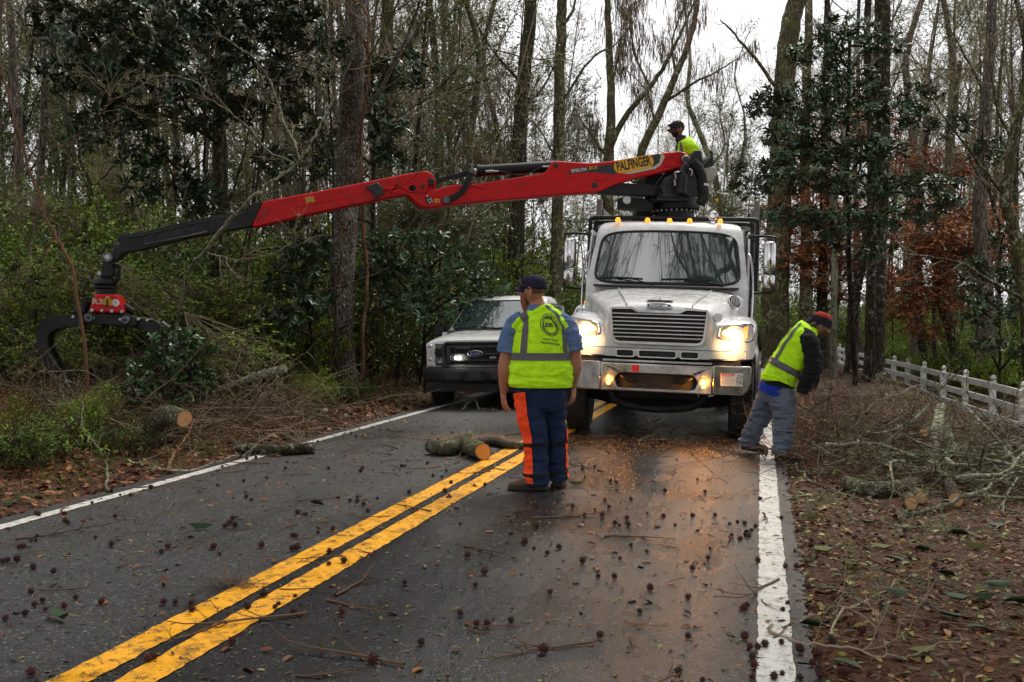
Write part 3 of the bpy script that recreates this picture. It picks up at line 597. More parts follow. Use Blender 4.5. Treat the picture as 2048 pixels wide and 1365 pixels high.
# extension
def k4(x, y): return (60 + x / 3.102, 340 + y / 3.102)
ext = [k4(*p) for p in ((1440, 200), (1385, 205), (1340, 235), (1280, 260), (1000, 312), (720, 380), (600, 400), (565, 405), (540, 425), (527, 455), (522, 470), (505, 510), (475, 512), (452, 530), (455, 562), (500, 580), (550, 555), (590, 515), (700, 495), (1000, 420), (1370, 352), (1400, 340))]
ex = cplate('extension_boom', ext, -.092, .092, 'black_metal', bevel=.014)
crib([k4(600, 418), k4(720, 402), k4(1000, 338), k4(1370, 262)], .012, .094, 'black_plastic', ex, name='extension_rail'); crib([k4(715, 462), k4(850, 438), k4(1100, 385)], .016, .094, 'worn_steel', ex, name='extension_rail')
for p in ((545, 458),): cpin('stud', *k4(*p), .022, -.1, -.08, 'worn_steel', ex, 12)
crib([k4(520, 470), k4(480, 470), k4(460, 490), k4(455, 530)], .012, .05, 'rubber', ex, name='hydraulic_hose')
# rotator, hoses
gp = cpin('grapple_pin', *k4(480, 543), .075, -.13, .13, 'worn_steel'); cpin('pin_face', *k4(480, 543), .04, -.135, -.12, 'bolt_metal', gp)
cplate('rotator_link', [k4(*p) for p in ((452, 560), (508, 560), (520, 600), (515, 660), (440, 665), (445, 600))], -.09, .09, 'black_metal')
u0, z0 = C(*k4(470, 680)); u1, z1 = C(*k4(470, 768))
b = MB(); b.lathe([(.1, z0 + .03), (.15, z0), (.16, z0 - .06), (.14, z0 - .09), (.17, z0 - .1), (.17, z1 + .08), (.13, z1 + .06), (.13, z1 - .02)], (u0, 0, 0), 'z', 24); b.build('rotator', 'black_metal', crane_root, 40)
for k in range(3): crib([k4(505, 580), k4(540 + 10 * k, 600), k4(556 - 6 * k, 640), k4(548 - 10 * k, 690), k4(520 - 8 * k, 700)], .016, .05 + .03 * k, 'rubber', crane_root, name='hydraulic_hose')
cpin('fitting', *k4(430, 642), .03, -.06, .06, 'bolt_metal')
# grapple
def k5(x, y): return (60 + x / 6.203, 560 + y / 6.203)
b = MB(); P_ = [k5(*p) for p in ((800, 175), (1080, 182), (1145, 320), (1165, 420), (735, 405), (760, 300))]
pf = Cp(P_, .19); b.prism(pf, -.22, .22, 'y'); gh = b.build('grapple_housing', 'red_paint', crane_root, bevel=.03)
for p in ((768, 377), (890, 382), (1013, 388), (1136, 394)): cpin('housing_bolt', *k5(*p), .026, -.245, -.2, 'bolt_metal', gh, 8)
cplate('yellow_bracket', [k5(*p) for p in ((895, 250), (925, 245), (940, 200), (980, 205), (985, 240), (1018, 248), (1012, 325), (895, 310))], -.25, -.21, 'yellow_metal', gh, .006)
cplate('bracket_slot', [k5(*p) for p in ((950, 235), (968, 235), (965, 315), (948, 312))], -.27, -.245, 'black_metal', gh, .002)
cs = Vector(C(*k5(838, 272), .225)); text_mesh('R3', .11, lambda x, y: (cs.x + x, -.226, cs.y + y), 'decal_cream', 'lettering', gh, width=.13, bold=.002)
cpin('round_sticker', *k5(1062, 287), .05, -.226, -.222, 'decal_white', gh)
cs = Vector(C(*k5(1062, 287), .228)); text_mesh('S', .07, lambda x, y: (cs.x + x, -.229, cs.y + y), 'decal_blue', 'lettering', gh)
cplate('grapple_yoke', [k5(*p) for p in ((640, 430), (740, 408), (1165, 425), (1330, 470), (1340, 560), (1250, 590), (1100, 575), (700, 550), (620, 500))], -.17, .17, 'black_metal', crane_root, .015)
for p in ((722, 473), (1178, 500)): g_ = cpin('tine_pin', *k5(*p), .058, -.24, .24, 'worn_steel'); cpin('pin_face', *k5(*p), .022, -.25, -.23, 'under_black', g_)
for p in ((530, 458), (780, 478), (1118, 492), (1342, 488), (1450, 500)): cpin('fitting', *k5(*p), .022, -.2, .2, 'bolt_metal')
def tine(pts, y0, y1):
    """pts: outer edge then inner edge, pixel coordinates"""
    b = MB(); b.prism(Cp([k5(*p) for p in pts]), y0, y1, 'y'); return b.build('tine', 'black_metal', crane_root, bevel=.012)
L_out = [(740, 430), (560, 430), (350, 445), (270, 455), (190, 500), (140, 560), (122, 650), (122, 780), (140, 900), (190, 1010), (270, 1100), (360, 1180), (455, 1245)]
L_in = [(400, 1190), (385, 1140), (375, 1060), (340, 960), (300, 890), (268, 800), (262, 720), (290, 660), (350, 620), (470, 590), (700, 560)]
def sp2(pts): return [(v.x, v.y) for v in smooth_path([(x, y, 0) for x, y in pts], 3)]
for y0, y1 in ((-.17, -.11), (.11, .17)): tine(sp2(L_out) + sp2(L_in), y0, y1)
b = MB()
Lo, Li = Cp([k5(*p) for p in sp2(L_out)[18:]]), Cp([k5(*p) for p in sp2([(270, 475), (215, 520), (170, 580), (150, 660), (150, 780), (165, 890), (215, 1000), (290, 1080), (370, 1150), (455, 1240)])])
b.prism(Lo + Li[::-1], -.16, .16, 'y'); b.build('tine_shell', 'worn_steel', crane_root, bevel=.006)
R_out = [(1170, 440), (1330, 465), (1500, 490), (1600, 520), (1640, 570), (1650, 650), (1645, 780), (1610, 900), (1560, 1000), (1480, 1080), (1400, 1160)]
R_in = [(1400, 1060), (1440, 980), (1500, 900), (1520, 800), (1500, 720), (1460, 650), (1380, 610), (1250, 590), (1150, 570)]
tine(sp2(R_out) + sp2(R_in), -.04, .04)
for y0, y1 in ((-.1, -.06), (.06, .1)): tine(sp2(R_out[:6]) + sp2([(1500, 720), (1460, 650), (1380, 610), (1250, 590), (1150, 570)]), y0, y1)
Ro = Cp([k5(*p) for p in sp2([(1650, 600), (1648, 700), (1640, 790), (1610, 890), (1550, 980), (1480, 1070), (1400, 1150)])]); Ri = Cp([k5(*p) for p in sp2([(1620, 600), (1618, 700), (1608, 790), (1580, 880), (1520, 965), (1450, 1050), (1400, 1130)])])
b = MB(); b.prism(Ro + Ri[::-1], -.15, .15, 'y'); b.build('tine_shell', 'black_metal', crane_root, bevel=.006)
crod(k5(1600, 560), k5(1700, 640), .09, 'tine_boss', 'black_metal')
crod(k5(650, 400), k5(720, 260), .06, 'grapple_cylinder', 'black_metal'); crod(k5(560, 400), k5(700, 390), .06, 'grapple_cylinder', 'black_metal'); crod(k5(1170, 330), k5(1290, 400), .05, 'grapple_cylinder', 'black_metal'); crod(k5(1140, 325), k5(1250, 345), .02, 'hose_coupling', 'bolt_metal')
crib([k5(650, 330), k5(650, 250), k5(700, 220), k5(760, 245)], .018, .1, 'rubber', crane_root, name='hydraulic_hose')
# column
def Wp(px, py, d): return PD(px, py, d)
bx, by = BASE.x, BASE.y
XI = (Matrix.Translation((SH.x, SH.y, 0)) @ XC).inverted()
cc = PD(1348, 420, 15.95); bx, by = cc.x, cc.y
def zat(py, d=15.95): return PD(1348, py, d).z
lc = XI @ Vector((bx, by, 0))
b = MB(); b.lathe([(.33, zat(475)), (.31, zat(432)), (.31, zat(425)), (.38, zat(422)), (.40, zat(421)), (.405, zat(419)), (.405, zat(402.5)), (.39, zat(401)), (.2, zat(400))], (lc.x, lc.y, 0), 'z', 40); col_ = b.build('slew_ring', 'black_metal', crane_root, 35)
for k in range(28):
    a = 2 * math.pi * k / 28
    b = MB(); x, y = lc.x + .365 * math.cos(a), lc.y + .365 * math.sin(a)
    b.prism(circ(x, y, .018, 6), zat(402), zat(402) + .035, 'z'); b.prism(circ(x, y, .016, 6), zat(423) - .03, zat(423), 'z'); b.build('ring_bolt', 'bolt_metal', col_)
# tapered column plates in the boom plane
for y0, y1 in ((-.26, -.21), (.21, .26)):
    cplate('column_plate', [(1301, 401), (1320, 372), (1342, 345), (1356, 330), (1366, 312), (1378, 312), (1382, 328), (1386, 402)], y0, y1, 'dark_metal', off=-y0)
cplate('column_web', [(1312, 401), (1345, 350), (1368, 335), (1380, 345), (1380, 402)], -.2, .2, 'dark_metal')
cpin('column_boss', 1329, 379, .05, -.275, -.25, 'dark_metal')
lx, lz = C(1361, 372, .4)
for r, pa, pb in ((.10, 388, 350), (.085, 350, 344), (.115, 389, 384)):
    b = MB(); a_, c_ = C(1362, pa, .35), C(1364, pb, .35); b.cyl((a_[0], -.35, a_[1]), (c_[0], -.35, c_[1]), r); b.build('swing_motor', 'black_metal', crane_root, 40, bevel=.008)
crod((1364, 344), (1374, 330), .06, 'hose_manifold', 'black_metal', off=-.33)
for pts in ([(1352, 358), (1350, 346), (1358, 345)], [(1382, 352), (1384, 342), (1378, 339)], [(1350, 372), (1349, 360)]): crib(pts, .016, .42, 'bolt_metal', crane_root, name='fitting')
cplate('motor_tag', [(1367, 382), (1376, 383), (1375, 387), (1366, 386)], -.47, -.46, 'decal_white', off=.46, bevel=0)
# corrugated hose bundle at the right
hp = smooth_path([(1384, 323, 0), (1396, 336, 0), (1403, 352, 0), (1406, 372, 0), (1408, 392, 0), (1400, 408, 0)], 14)
pts = []; rs = []
for i, v in enumerate(hp): q = C(v.x, v.y, .28); pts.append((q[0], -.28, q[1])); rs.append(.075 + .009 * (i % 3 == 0))
b = MB(); b.tube(pts, rs, 14); b.build('hose_bundle', 'rubber', crane_root, 40)
cplate('yellow_tag', [(1393, 409), (1398, 410), (1397, 416), (1393, 414)], -.42, -.41, 'decal_yellow', off=.41, bevel=0)
# lift cylinder and lower black frame
cplate('lift_cylinder', [(1190, 385), (1215, 374), (1240, 366), (1300, 370), (1322, 373), (1318, 392), (1280, 391), (1200, 387)], -.1, .1, 'black_metal')
crod((1190, 371), (1330, 382), .06, 'lift_rod', 'black_metal')
lf = cplate('lower_frame', [(1249, 392), (1295, 396), (1310, 400), (1310, 418), (1262, 416), (1248, 414)], .05, .35, 'black_metal', off=-.05)
cpin('work_lamp', 1254, 400, .07, .0, .06, 'lamp_clear', lf)
crib([(1262, 361), (1268, 365), (1278, 362), (1288, 355)], .016, .2, 'black_metal', crane_root, name='step_rail')
# operator's high seat
b = MB(); q = [C(*p, -.25) for p in ((1385, 345), (1392, 352), (1401, 340), (1414, 337), (1422, 334), (1428, 340), (1428, 352), (1419, 372), (1412, 384), (1404, 388), (1398, 372), (1384, 360))]
b.prism(q, .12, .62, 'y'); st = b.build('seat_shell', 'cream_plastic', crane_root, bevel=.03)
q = C(1418, 360, -.11); text_mesh('Comfort Drive', .07, lambda x, y: onboom(x, y, q[0] + .05, q[1] - .01, .62, .115), 'decal_black', 'lettering', st, width=.42)
b = MB(); q = [C(*p, -.25) for p in ((1392, 336), (1404, 322), (1420, 312), (1424, 316), (1424, 330), (1424, 336), (1412, 341), (1400, 345), (1394, 345))]; b.prism(q, .16, .6, 'y'); b.build('seat_back', 'black_plastic', st, bevel=.02)
crib([(1391, 345), (1396, 338), (1408, 329), (1420, 318), (1424, 308), (1420, 302)], .026, -.1, 'dark_metal', crane_root, name='seat_rail')
b = MB(); q = [C(*p, -.3) for p in ((1290, 372), (1292, 345), (1300, 345), (1390, 352), (1392, 362), (1330, 366), (1300, 374))]; b.prism(q, .3, .7, 'y'); b.build('seat_frame', 'black_metal', crane_root, bevel=.01)
# ================================================================ white pickup with black grille
def pickup(name, label, loc, yaw, group=None, lean=0):
    P = thing(name, label, 'pickup truck', loc, (0, lean, yaw), group)
    # local: x right, y back, z up; origin under the nose centre
    def side(y):   # half width of the lower body
        return interp([(0, .80), (.06, .88), (.2, .945), (.5, .985), (1.0, 1.0), (5.6, 1.0), (5.7, .98)], y)
    b = MB(); rs = []
    for y, zt, ce in ((.12, 1.05, .0), (.16, 1.10, .03), (.25, 1.125, .045), (.6, 1.16, .055), (1.0, 1.195, .06), (1.30, 1.215, .065)):
        w = side(y) - .01; r_ = []
        arch = math.sqrt(max(.47 ** 2 - (y - .93) ** 2, 0)); zb = max(.52, .40 + arch)
        r_.append((-w, y, zb))
        for u in np.linspace(-1, 1, 25):
            k = abs(u); z = zt + ce * (sm(1, .62, k)) - .045 * sm(.9, 1, k) + .01 * (1 - k * k); r_.append((u * w * (1 if k < .99 else 1), y, z))
        r_.append((w, y, zb)); rs.append(r_)
    b.rings(rs)
    body = b.build('hood', 'pickup_paint', P, 35)
    # body sides, cab, box
    b = MB()
    for s in (-1, 1):
        pl = [(1.30, .42), (4.0, .42), (4.02, .6), (4.15, .82), (4.4, .93), (4.65, .82), (4.8, .6), (4.82, .45), (5.7, .5), (5.72, 1.35), (3.3, 1.35), (1.3, 1.26)]
        b.prism(pl, s * .9, s * 1.0, 'x')
    b.box((0, 5.68, .95), (1.9, .06, .8)); b.build('body_side', 'pickup_paint', P, bevel=.02)
    def cabring(z, hw, yf, yb): return [(u * hw, yf + .16 * u * u, z) for u in np.linspace(-1, 1, 11)] + [(hw, yf + .5, z), (hw, yb, z), (-hw, yb, z), (-hw, yf + .5, z)]
    b = MB(); b.rings([cabring(*q) for q in ((1.18, .93, 1.22, 3.3), (1.30, .915, 1.30, 3.28), (1.80, .76, 2.02, 3.16), (1.87, .72, 2.15, 3.12), (1.905, .66, 2.26, 3.05), (1.93, .5, 2.5, 2.95))]); cab_ = b.build('cab', 'pickup_paint', P, 35)
    def W(a, c, off=0.0):
        v = .5 + .5 * c; z = 1.285 + v * .53; hw = .90 + (.765 - .90) * v; yf = 1.275 + v * .75; u = a * .95
        return (u * hw, yf + .16 * u * u - off * .6, z + off)
    b = MB(); b.grid(lambda u, v: W(*sq_round(2 * u - 1, 2 * v - 1, 9), .012), 19, 9); b.build('windshield', 'wet_glass', P, 180)
    b = MB(); lp = [W(*sq_round(*(lambda a: (math.cos(a) / max(abs(math.cos(a)), abs(math.sin(a))), math.sin(a) / max(abs(math.cos(a)), abs(math.sin(a)))))(2 * math.pi * k / 56), 9), .01) for k in range(57)]; b.tube(lp, .014, 6, False); b.build('windshield_gasket', 'rubber', P, 60)
    b = MB(); b.grid(lambda u, v: (-.9 + 1.8 * u, 1.14 + .2 * v + .12 * (2 * u - 1) ** 2, 1.262 + .035 * v + .0 * u), 13, 2); b.build('cowl', 'black_plastic', P)
    for s in (-1, 1):
        b = MB(); b.tube([W(-.9 + .9 * (s > 0), -.93, .02), W(-.45 + .9 * (s > 0), -.84, .03), W(.0 + .86 * (s > 0), -.92, .02)], .009, 6); b.build('wiper', 'rubber', P)
        b = MB(); b.prism([(1.65, 1.30), (3.15, 1.32), (3.05, 1.72), (2.1, 1.76)], s * .86, s * .92, 'x', X=Matrix.Translation((0, 0, 0))); b.build('side_window', 'dark_glass', P)
        # mirror
        b = MB(); b.box((s * 1.14, 1.62, 1.31), (.24, .14, .24), taper=.88); b.box((s * .98, 1.64, 1.24), (.14, .07, .07)); b.build('mirror', 'black_plastic', P, bevel=.03, seg=3)
        # headlamp
        hp = [(s * .545, 1.085), (s * .93, 1.085), (s * .955, 1.02), (s * .955, .80), (s * .93, .76), (s * .73, .755), (s * .70, .80)]
        b = MB(); V = [(x, .02 + .26 * sm(.55, .97, abs(x)) - .03, z) for x, z in hp]; V2 = [(x * .98, y + .1, z) for x, y, z in V]; b.rings([V, V2]); h_ = b.build('headlight', 'lamp_clear', P, bevel=.006)
        b = MB(); V = [(x, .02 + .26 * sm(.55, .97, abs(x)) - .036, z) for x, z in ((s * .55, 1.0), (s * .80, 1.0), (s * .80, .96), (s * .72, .85), (s * .60, .85), (s * .55, .9))]; b.rings([V, [(x, y + .05, z) for x, y, z in V]]); b.build('lamp_housing', 'under_black', h_)
        b = MB(); b.box((s * .83, .135, .93), (.05, .03, .09)); b.build('turn_lamp', 'lamp_amber', h_, bevel=.008)
        for zz in (1.04, .82): b = MB(); b.ell((s * .84, .14, zz), (.06, .03, .035), 12, 7); b.build('lamp_bowl', 'chrome', h_)
        # corner trim below lamp, arch lip
        b = MB(); V = [(x, .03 + .26 * sm(.55, .97, abs(x)) - .03, z) for x, z in ((s * .55, .755), (s * .965, .755), (s * .975, .64), (s * .55, .64))]; b.rings([V, [(x, y + .12, z) for x, y, z in V]]); b.build('corner_trim', 'black_plastic', P, bevel=.01)
        b = MB(); b.tube([(s * 1.0, .93 + .47 * math.cos(a), .42 + .47 * math.sin(a)) for a in np.linspace(.1, math.pi - .1, 15)], .025, 6); b.build('arch_lip', 'black_plastic', P, 60)
        tyre(P, s * .87, .93, .40, .27, s); tyre(P, s * .87, 4.4, .40, .27, s)
    # grille
    go = [(-.54, .70), (.54, .70), (.575, .74), (.60, 1.0), (.555, 1.095), (.50, 1.115), (-.50, 1.115), (-.555, 1.095), (-.60, 1.0), (-.575, .74)]
    gi = [(-.50, .735), (.50, .735), (.52, .76), (.545, .99), (.51, 1.065), (.48, 1.08), (-.48, 1.08), (-.51, 1.065), (-.545, .99), (-.52, .76)]
    b = MB(); b.prism(go, -.035, .08, 'y', holes=[gi]); g = b.build('grille', 'black_plastic', P, bevel=.012)
    b = MB(); b.prism(gi, .02, .06, 'y'); b.build('grille_mesh', 'under_black', g)
    for z, h in ((1.03, .05), (.905, .035), (.80, .03)): b = MB(); b.box((0, -.01, z), (1.02, .05, h)); b.build('grille_bar', 'black_plastic', g, bevel=.008)
    for x in (-.36, -.12, .12, .36): b = MB(); b.box((x, .012, .9), (.018, .02, .32)); b.build('grille_rib', 'black_plastic', g)
    for s in (-1, 1): b = MB(); b.box((s * .47, .0, .90), (.08, .06, .30)); b.build('grille_side', 'black_plastic', g, bevel=.01)
    b = MB(); b.prism(circ(0, .915, .135, 30, .056), -.055, -.02, 'y'); bd = b.build('badge', 'chrome', g, bevel=.008)
    b = MB(); b.prism(circ(0, .915, .122, 30, .045), -.059, -.05, 'y'); b.build('badge_face', 'decal_blue', bd)
    text_mesh('Ford', .075, lambda x, y: (x, -.062, .915 + y), 'chrome', 'lettering', bd, width=.17, bold=.001, shear=.35)
    for s, m in ((-1, 'flash_lit'), (1, 'lamp_clear')): b = MB(); b.prism(rrect(s * .30 - .055, s * .30 + .055, .825, .865, .012), -.06, -.03, 'y'); b.build('strobe_lamp', m, g, bevel=.005)
    # bumper
    def br(y0, w, z0, z1, dz=.0): return [(u * w, y0 + .22 * abs(u) ** 3, z) for u in np.linspace(-1, 1, 21) for z in (0,)]
    rs = []
    for z, o in ((.42, .03), (.45, -.02), (.50, -.045), (.60, -.05), (.66, -.045), (.69, -.02), (.70, .03)):
        rs.append([(u * .985, -.03 + o + .24 * abs(u) ** 3.2, z) for u in np.linspace(-1, 1, 23)] + [(u * .96, .45, z) for u in np.linspace(1, -1, 23)])
    b = MB(); b.rings(rs); bm_ = b.build('bumper', 'black_plastic', P, 40)
    for x0, x1 in ((-.52, -.25), (.27, .54)): b = MB(); b.prism(rrect(x0, x1, .49, .625, .015), -.09, -.06, 'y'); b.build('bumper_pad', 'black_plastic', bm_, bevel=.006)
    b = MB(); b.prism(rrect(-.18, .16, .46, .63, .01), -.095, -.07, 'y'); b.build('plate_bracket', 'under_black', bm_, bevel=.004)
    b = MB(); b.prism(rrect(-.11, .09, .49, .62, .006), -.10, -.09, 'y'); b.build('plate_blank', 'black_plastic', bm_, bevel=.003)
    for s in (-1, 1):
        for z in (.5, .53, .56, .59): b = MB(); b.box((s * .215, -.085, z), (.055, .02, .012)); b.build('bumper_slot', 'under_black', bm_)
    b = MB(); b.tube([(u * .9, -.05 + .18 * abs(u) ** 3, .705) for u in np.linspace(-1, 1, 15)], .008, 6); b.build('bumper_lip', 'lamp_clear', bm_)
    b = MB(); b.box((0, .22, .36), (1.75, .4, .16)); b.box((0, 2.8, .48), (1.5, 5.2, .16)); b.box((0, .93, .33), (1.4, .12, .1)); b.box((0, .7, .7), (1.6, 1.0, .4)); b.build('undercarriage', 'under_black', P)
    for k in range(6):
        b = MB(); x = -.5 + .2 * k; b.tube([(x, 2.35, 1.915), (x * .95, 3.0, 1.925)], .012, 6); b.build('roof_ridge', 'pickup_paint', P)
    return P
pk = pickup('pickup_truck', 'white pickup truck with black grille and one flashing grille light, in the left lane', (-4.58, 15.95, .0), math.radians(0.5), lean=-.015)

# ---- second white vehicle, mostly hidden behind the truck
def van(loc, yaw):
    P = thing('pickup_truck', 'white vehicle with amber roof light, mostly hidden behind the crane truck', 'pickup truck', loc, (0, 0, yaw))
    def rg(y, hw, z0, z1, t=.1): return [(-hw, y, z0), (-hw, y, z1 - t), (-hw + t, y, z1), (hw - t, y, z1), (hw, y, z1 - t), (hw, y, z0)]
    b = MB(); b.rings([rg(0, .85, .45, 1.05), rg(.1, .93, .45, 1.12), rg(1.25, .97, .45, 1.22), rg(5.0, .97, .45, 1.3), rg(5.2, .95, .5, 1.2)]); b.build('body', 'pickup_paint', P, 40)
    b = MB(); b.rings([[(-.9, 1.2, 1.2), (.9, 1.2, 1.2), (.9, 3.2, 1.2), (-.9, 3.2, 1.2)], [(-.72, 1.95, 1.82), (.72, 1.95, 1.82), (.72, 3.1, 1.82), (-.72, 3.1, 1.82)], [(-.6, 2.2, 1.9), (.6, 2.2, 1.9), (.6, 2.95, 1.9), (-.6, 2.95, 1.9)]]); b.build('cab', 'pickup_paint', P, 30, bevel=.02)
    b = MB(); b.grid(lambda u, v: ((2 * u - 1) * (.83 - .15 * v), 1.22 + .7 * v - .0, 1.25 + .53 * v), 6, 4); o = b.build('windshield', 'wet_glass', P); 
    for v in o.data.vertices: v.co.y -= .03
    b = MB(); b.box((-.0, .0, .9), (1.5, .06, .25)); b.build('grille', 'black_plastic', P, bevel=.01)
    b = MB(); b.box((0, -.06, .6), (1.8, .12, .2)); b.build('bumper', 'black_plastic', P, bevel=.02)
    for s in (-1, 1):
        tyre(P, s * .85, .95, .40, .26, s); tyre(P, s * .85, 4.2, .40, .26, s)
        b = MB(); b.box((s * 1.08, 1.55, 1.3), (.2, .12, .18)); b.build('mirror', 'black_plastic', P, bevel=.02)
        b = MB(); b.box((s * .82, .0, .92), (.2, .08, .18)); b.build('headlight', 'lamp_clear', P, bevel=.01)
    b = MB(); b.lathe([(.09, 0), (.09, .05), (.07, .1), (.03, .12)], (-.45, 2.25, 1.90), 'z', 14); b.build('roof_light', 'amber_lit', P)
    b = MB(); b.box((-.1, 2.3, 1.93), (.5, .2, .08)); b.build('light_bar', 'black_plastic', P, bevel=.01)
    return P
q = PD(1178, 640, 26); van((q.x + .1, q.y, 0), math.radians(2))
# ================================================================ people
def skin_body(name, parent, verts, edges, radii, root, mat, sub=2):
    me = bpy.data.meshes.new(name); me.from_pydata([tuple(v) for v in verts], edges, []); me.update()
    o = mesh_obj(name, me, parent); o.modifiers.new('skin', 'SKIN').use_smooth_shade = True
    for i, r in enumerate(radii):
        sv = me.skin_vertices[0].data[i]; sv.radius = (r, r) if not isinstance(r, tuple) else r; sv.use_root = (i == root)
    m = o.modifiers.new('s', 'SUBSURF'); m.levels = m.render_levels = sub
    me.materials.append(MATS[mat]); return o
from mathutils import noise as mn
def frame_at(pts, i, up):
    t = (pts[min(i + 1, len(pts) - 1)] - pts[max(i - 1, 0)]).normalized()
    a = (up - t * up.dot(t)).normalized(); return t, a, t.cross(a)
class Garment:
    """tube-like cloth along a path; sec: list of (point, half width along side axis, half depth along front axis)"""
    def __init__(s, sec, front, n=40, m=6, wr=.010, fr=9, seed=0, power=2.3, vdir=None, amp_v=None):
        pts = [Vector(q[0]) for q in sec]; s.k = len(pts); s.front = Vector(front).normalized()
        s.P = smooth_path(pts, m); s.N = len(s.P)
        def ip(j):
            out = []
            vals = [q[j] for q in sec]
            for i in range(s.N):
                t = i / m; k = min(int(t), s.k - 2); f = t - k; a, b_ = vals[k], vals[k + 1]; f = f * f * (3 - 2 * f); out.append(a + (b_ - a) * f)
            return out
        s.A, s.B = ip(1), ip(2); s.wr, s.fr, s.seed, s.pw, s.n = wr, fr, seed, power, n; s.ampv = amp_v
    def at(s, a, v, off=0.0):
        """a: angle (0 = side axis, 90 deg = front), v 0..1 along the path"""
        x = v * (s.N - 1); i = min(int(x), s.N - 2); f = x - i
        t, fr_, sd = frame_at(s.P, i, s.front); t2, fr2, sd2 = frame_at(s.P, i + 1, s.front)
        fr_ = fr_.lerp(fr2, f); sd = sd.lerp(sd2, f); p = s.P[i].lerp(s.P[i + 1], f); A = s.A[i] + (s.A[i + 1] - s.A[i]) * f; B = s.B[i] + (s.B[i + 1] - s.B[i]) * f
        c, q = math.cos(a), math.sin(a); e = 2 / s.pw
        d = sd * (A * math.copysign(abs(c) ** e, c)) + fr_ * (B * math.copysign(abs(q) ** e, q))
        w = p + d; nv = d.normalized()
        am = s.wr * (s.ampv(v) if s.ampv else 1)
        h = mn.noise(Vector((w.x * s.fr * .5, w.y * s.fr * .5, w.z * s.fr * 1.6)) + Vector((s.seed, 0, 0))) + .5 * mn.noise(Vector((w.x * s.fr * 1.2, w.y * s.fr * 1.2, w.z * s.fr * 4)) + Vector((0, s.seed, 0)))
        h = (1 - abs(h) * 2.2) if am > .009 else h
        return w + nv * (am * h + off)
    def mesh(s, name, mat, parent, a0=0, a1=2 * math.pi, v0=0, v1=1, off=0, nv=None, caps=False, thick=0):
        full = abs(a1 - a0 - 2 * math.pi) < 1e-6; b = MB(); nv = nv or s.N * 2
        nu = s.n if full else max(6, int(s.n * (a1 - a0) / 6.283) + 2)
        f = lambda u, v: s.at(a0 + (a1 - a0) * u, v0 + (v1 - v0) * v, off)
        if full:
            rs = [[f(i / nu, j / (nv - 1)) for i in range(nu)] for j in range(nv)]; b.rings(rs, caps)
        else: b.grid(f, nu, nv)
        o = b.build(name, mat, parent, 180)
        if thick: m = o.modifiers.new('t', 'SOLIDIFY'); m.thickness = thick; m.offset = -1
        return o
